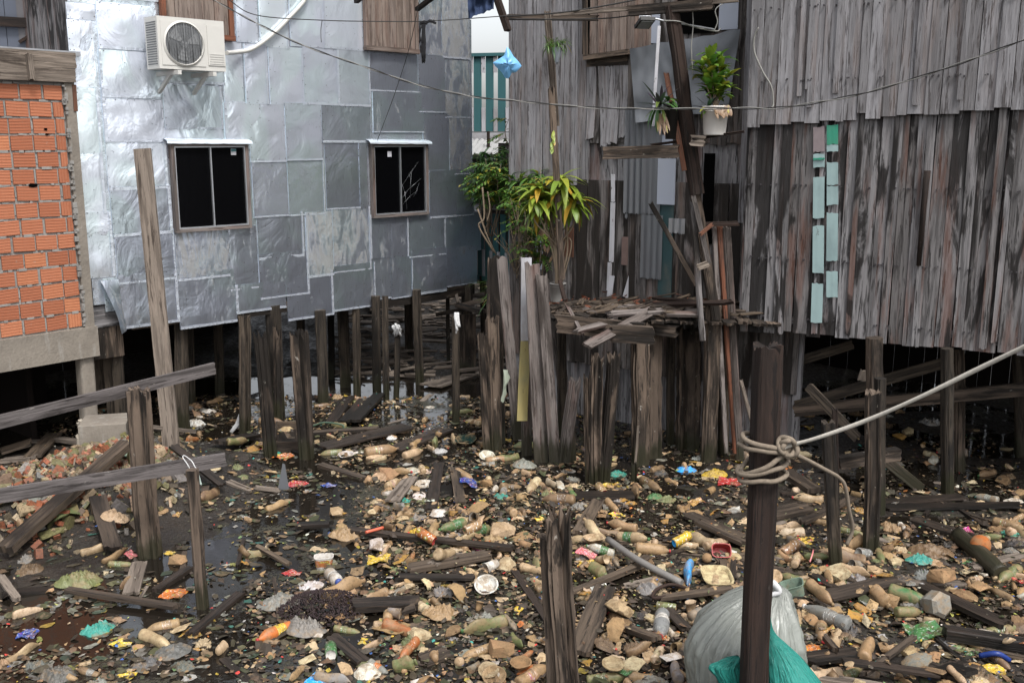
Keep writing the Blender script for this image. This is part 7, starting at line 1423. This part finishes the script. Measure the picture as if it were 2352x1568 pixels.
BG = [('bag', 1418, 1082, 52, 'teal', 0, 'sea-green'), ('bag', 1150, 1133, 40, 'teal', 1, 'turquoise'), ('bag', 958, 1214, 46, 'yellow', 2, 'bright yellow'), ('bag', 713, 1338, 70, 'white', 3, 'whitish'), ('bag', 793, 1222, 84, 'tan', 4, 'big wrinkled tan'), ('bag', 1013, 1403, 84, 'tan', 5, 'puffed brown'), ('bag', 2139, 1262, 110, 'brown', 6, 'wide wrinkled brown'), ('bag', 2114, 1284, 64, 'teal', 7, 'teal and yellow'), ('bag', 1203, 1068, 62, 'grey', 1, 'grey slumped'), ('bag', 1326, 1158, 48, 'grey', 2, 'purplish knotted'), ('bag', 1643, 1086, 64, 'yellow', 0, 'mustard'), ('bag', 1576, 1072, 54, 'blue', 3, 'striped blue'), ('bag', 1503, 1136, 40, 'green', 4, 'pale green balled'), ('bag', 225, 1437, 78, 'teal', 5, 'torn deep green'), ('bag', 395, 1488, 95, 'ash', 6, 'very large ashen'), ('bag', 335, 1512, 80, 'ash', 3, 'spread ashen'), ('bag', 420, 1520, 60, 'ash', 2, 'crinkled ashen'), ('bag', 180, 1330, 100, 'olive', 2, 'sodden beige'), ('bag', 1390, 1480, 66, 'brown', 7, 'brown slumped'), ('bag', 1490, 1345, 70, 'grey', 1, 'greyish torn'), ('bag', 2090, 1340, 30, 'grey', 0, 'small grey'), ('bag', 1010, 1030, 40, 'clear', 1, 'clear limp'), ('bag', 640, 1380, 100, 'grey', 0, 'pale wet'), ('bag', 700, 1440, 100, 'grey', 5, 'fibrous pale'), ('bag', 265, 1230, 70, 'beige', 1, 'creased beige'), ('bag', 130, 1540, 90, 'ash', 2, 'low flat ashen'), ('bag', 80, 1520, 60, 'ash', 5, 'flattened ashen'), ('bag', 1000, 870, 60, 'dark', 3, 'dark gleaming'), ('bag', 1310, 1075, 30, 'white', 3, 'white frilly'), ('bag', 900, 1000, 30, 'white', 1, 'small white'), ('bag', 448, 968, 50, 'clear', 2, 'wet clear'), ('bag', 480, 940, 36, 'white', 6, 'white scrap of'),
      ('wrapper', 670, 1308, 42, 'red', 0, 'red and yellow snack'), ('wrapper', 870, 1280, 54, 'yellow', 1, 'silver and yellow'), ('wrapper', 1090, 1250, 34, 'magenta', 2, 'magenta'), ('wrapper', 1406, 1109, 44, 'yellow', 3, 'square yellow'), ('wrapper', 1678, 1107, 58, 'red', 4, 'long red'), ('wrapper', 398, 1355, 54, 'orange', 5, 'large orange'), ('wrapper', 290, 1540, 42, 'yellow', 6, 'folded yellow'), ('wrapper', 278, 1468, 48, 'yellow', 0, 'sunken yellow'), ('wrapper', 2126, 1453, 90, 'green', 1, 'big green and yellow'), ('wrapper', 2284, 1538, 50, 'yellow', 2, 'crinkled yellow'), ('wrapper', 2340, 1335, 34, 'red', 3, 'bright red'), ('wrapper', 730, 1563, 66, 'blue', 4, 'blue'), ('wrapper', 1540, 1410, 36, 'yellow', 5, 'yellow crisp'), ('wrapper', 2211, 1224, 42, 'magenta', 6, 'vivid pink'), ('wrapper', 755, 1108, 34, 'navy', 0, 'small blue'), ('wrapper', 597, 1018, 32, 'yellow', 1, 'leaning yellow'), ('wrapper', 650, 1043, 42, 'orange', 2, 'orange shallow'), ('wrapper', 1160, 1005, 30, 'yellow', 3, 'lemon yellow'), ('wrapper', 975, 1075, 38, 'cream', 4, 'pale green'), ('wrapper', 682, 1105, 42, 'red', 5, 'faded red'), ('wrapper', 1345, 1275, 46, 'pink', 6, 'reddish torn'), ('wrapper', 62, 1447, 44, 'navy', 2, 'ragged blue'), ('wrapper', 390, 1262, 26, 'yellow', 3, 'floating yellow'), ('wrapper', 300, 1268, 28, 'pink', 4, 'pinkish'), ('wrapper', 160, 1322, 30, 'yellow', 5, 'thin yellow'), ('wrapper', 1600, 1150, 40, 'ochre', 6, 'ochre'), ('wrapper', 1075, 1107, 44, 'navy', 2, 'blue-streaked'), ('wrapper', 890, 1265, 40, 'yellow', 3, 'mustard yellow'), ('card', 270, 1128, 96, 'mint', 0, 'large pale green'), ('card', 40, 1195, 90, 'beige', 1, 'broad pale'), ('card', 130, 1225, 110, 'olive', 2, 'mossy'), ('card', 90, 1160, 80, 'ochre', 3, 'yellowish'), ('card', 40, 1100, 60, 'beige', 4, 'tan'), ('card', 898, 1435, 80, 'tan', 1, 'mossy pointed'), ('card', 1975, 1415, 60, 'ochre', 2, 'orange-brown'), ('card', 730, 1255, 44, 'cream', 3, 'cream bent')]
for q in BG: spot(q[0], q[1], q[2], q[3] * .95, q[4], var=q[5], adj=q[6], sink=.05, lift=.01, yaw=rr(-.5, .5))
# tall foam board leaning far back, drawer, pipe, tiles, log, blade, hose
lplank(988, 886, 1080, 852, 34, 'wide pale', W_board, kp='board')
def drawer():
    c = [G(x, y, .0) for x, y in ((632, 1036), (690, 1036), (692, 988), (636, 988))]; r_ = empty('wooden_crate', (c[0] + c[2]) / 2, 'empty wooden drawer frame floating between two tall stumps', 'drawer')
    for i in range(4):
        m = MB(); a, b = c[i], c[(i + 1) % 4]; m.plank(a + Vector((0, 0, .045)), b + Vector((0, 0, .045)), .11, .014, wd=(0, 0, 1)); m.build('side', W_trash, r_)
    m = MB(); m.quad([c[0] + Vector((0, 0, .012)), c[1] + Vector((0, 0, .012)), c[2] + Vector((0, 0, .012)), c[3] + Vector((0, 0, .012))], [(0, 0), (.3, 0), (.3, .3), (0, .3)], rc()); m.build('bottom', W_wet, r_)
drawer(); lplank(690, 990, 870, 977, 7, 'narrow brown', W_trash, t=.03, kp='lath')
def pipe(pts, r, mat, lab, name, cat, rf=None):
    P = crom([G(x, y, z) for x, y, z in pts], 6); m = MB(); m.tube(P, r, 12, rf=rf); return m.build(name, mat, None, org=tuple(P[0]), label=lab, cat=cat)
pipe([(1396, 1238, .08), (1470, 1288, .1), (1566, 1338, .06)], .024, flat('grey_pipe', (.16, .15, .14), .6), 'grey curved pipe lying under the diagonal brown plank', 'plastic_pipe', 'pipe')
pipe([(840, 1222, .07), (880, 1211, .07)], .012, flat('coral_plastic', (.5, .11, .06), .5), 'short coral red tube near the big wrinkled tan bag', 'tube', 'tube')
pipe([(2201, 1229, .05), (2250, 1270, .06), (2301, 1318, .03)], .062, W_rot, 'thick dark log slanting at the right edge of the rubbish', 'log', 'log', rf=lambda f: 1 + .12 * nz(f * 6, 3))
pipe([(718, 978, .03), (745, 970, .07), (785, 975, .06), (789, 984, .02)], .009, flat('green_hose', (.05, .09, .06), .5), 'arched green hose beside the wooden drawer', 'hose', 'hose')
pipe([(2250, 1505, .04), (2290, 1500, .08), (2318, 1515, .03)], .016, flat('blue_plastic', (.01, .03, .16), .35), 'curved dark blue handle near the bottom right corner', 'plastic_hook', 'hook')
pipe([(262, 1236, .03), (285, 1226, .03), (308, 1240, .03), (298, 1258, .03), (270, 1270, .03)], .007, M_wireg, 'pale curled strap left of the big split post', 'strap', 'strap')
pipe([(1590, 1356, .05), (1545, 1342, .05), (1510, 1352, .06), (1500, 1372, .06), (1540, 1368, .05)], .012, W_dark, 'short bent dark branch near the bright blue bottle', 'branch', 'branch')
pipe([(1860, 1290, .05), (1866, 1272, .09), (1868, 1262, .1)], .005, flat('candy_straw', (.6, .2, .2), .4), 'little red and white straw beside the square brown stump', 'straw', 'straw')
m = MB(); bl = G(650, 1124, .0); m.quad([bl + Vector((-.05, 0, -.02)), bl + Vector((.055, 0, -.02)), bl + Vector((.02, .03, .22)), bl + Vector((0, .03, .23))], [(0, 0), (.1, 0), (.1, .3), (0, .3)], rc()); m.quad([p + Vector((0, .006, 0)) for p in [bl + Vector((0, .03, .23)), bl + Vector((.02, .03, .22)), bl + Vector((.055, 0, -.02)), bl + Vector((-.05, 0, -.02))]], [(0, 0)] * 4, rc()); m.build('scrap_metal', M_tin, None, org=tuple(bl), label='grey pointed metal blade sticking out of the dark water', cat='metal blade')
lplank(925, 1391, 962, 1391, 36, 'square sawn', W_trash, kp='wood tile')
random.seed(3); m = MB(); sc_ = G(738, 1400, .02)
for k in range(1500):
    a = rr(0, 6.28); q = math.sqrt(random.random()); x, y = sc_.x + math.cos(a) * q * .28, sc_.y + math.sin(a) * q * .27; z = .03 + .07 * (1 - q * q) + rr(-.004, .008); r_ = rr(.0055, .0085); c0 = Vector((x, y, z)); b0 = len(m.v)
    m.v += [tuple(c0 + Vector(v) * r_) for v in ((1, 0, 0), (0, 1, 0), (-1, 0, 0), (0, -1, 0), (0, 0, 1), (0, 0, -1))]
    for t_ in ((0, 1, 4), (1, 2, 4), (2, 3, 4), (3, 0, 4), (1, 0, 5), (2, 1, 5), (3, 2, 5), (0, 3, 5)): m.poly([b0 + q_ for q_ in t_], [(0, 0)] * 3, (.022, .012, .014), 0, True)
m.build('seed_heap', M_scrap, None, org=tuple(sc_), label='round heap of small blackish seeds dumped in the puddle', cat='seed heap', kind='stuff')
# white snails' egg cases dotted on the piles
# labels: which one, told by its looks and the landmark it lies closest to
LM = [('the rope post', 1725, 1480), ('the jagged near stump', 1300, 1560), ('the black seed heap', 738, 1396), ('the wooden drawer', 660, 1010), ('the white and yellow board', 1212, 1050), ('the three spiky stumps', 1370, 1110), ('the platform posts', 1485, 1068), ('the square brown stump', 1919, 1304), ('the thick black stump', 2000, 1266), ('the big split rail post', 345, 1275), ('the thin crooked post', 467, 1395), ('the tall leaning board', 400, 1058), ('the concrete footing', 225, 1015), ('the green basin', 1070, 1010), ('the bottom left corner', 40, 1550), ('the bottom right corner', 2320, 1550), ('the right edge', 2345, 1200), ('the margarine tub', 744, 1286), ('the bright blue bottle', 1580, 1325), ('the glossy green soda bottle', 2090, 1370), ('the doubled pile', 2190, 1110), ('the puddle under the silver house', 960, 930), ('the husky brown ball', 2249, 1268), ('the cracked grey plank', 1358, 1430), ('the clean white bowl', 1117, 1345), ('the green labelled bottle', 1040, 1205), ('the broken cream tray', 1646, 1338), ('the left edge', 10, 1300), ('the domed white bowl', 1008, 1175), ('the stepped foam block', 1150, 1493), ('the green drink can', 758, 1485), ('the yellow and pink can', 1567, 1244), ('the foil tray', 2104, 1530), ('the see-through cola bottle', 1519, 1436), ('the big pale oval lid', 1408, 1543), ('the mustard bag', 1643, 1086), ('the white faceted bowl', 843, 1540), ('the six-sided jar', 2149, 1400), ('the big clear bottle', 1900, 1418), ('the orange bottle', 627, 1446), ('the small white floating bowl', 795, 1042), ('the dark log', 2225, 1250)]
LW = [(n, G(x, y)) for n, x, y in LM]; ORD = ['', 'second ', 'third ', 'fourth ', 'fifth ', 'sixth ', 'seventh ', 'eighth ', 'ninth ', 'tenth ', 'eleventh ', 'twelfth ', 'thirteenth ', 'fourteenth ', 'fifteenth ', 'sixteenth ']
BK = {}
for o, adj, kp, x, y in REC:
    lm = sorted(((p.x - x) ** 2 + (p.y - y) ** 2, n) for n, p in LW if n.split(' ')[-1] not in kp or 'stump' in n); BK.setdefault((adj, kp, lm[0][1]), []).append((lm[0][0], o))
for (adj, kp, n), L_ in BK.items():
    L_.sort(key=lambda t: t[0])
    for i, (d_, o) in enumerate(L_): o['label'] = f'{adj} {kp} lying {ORD[i]}nearest to {n}'
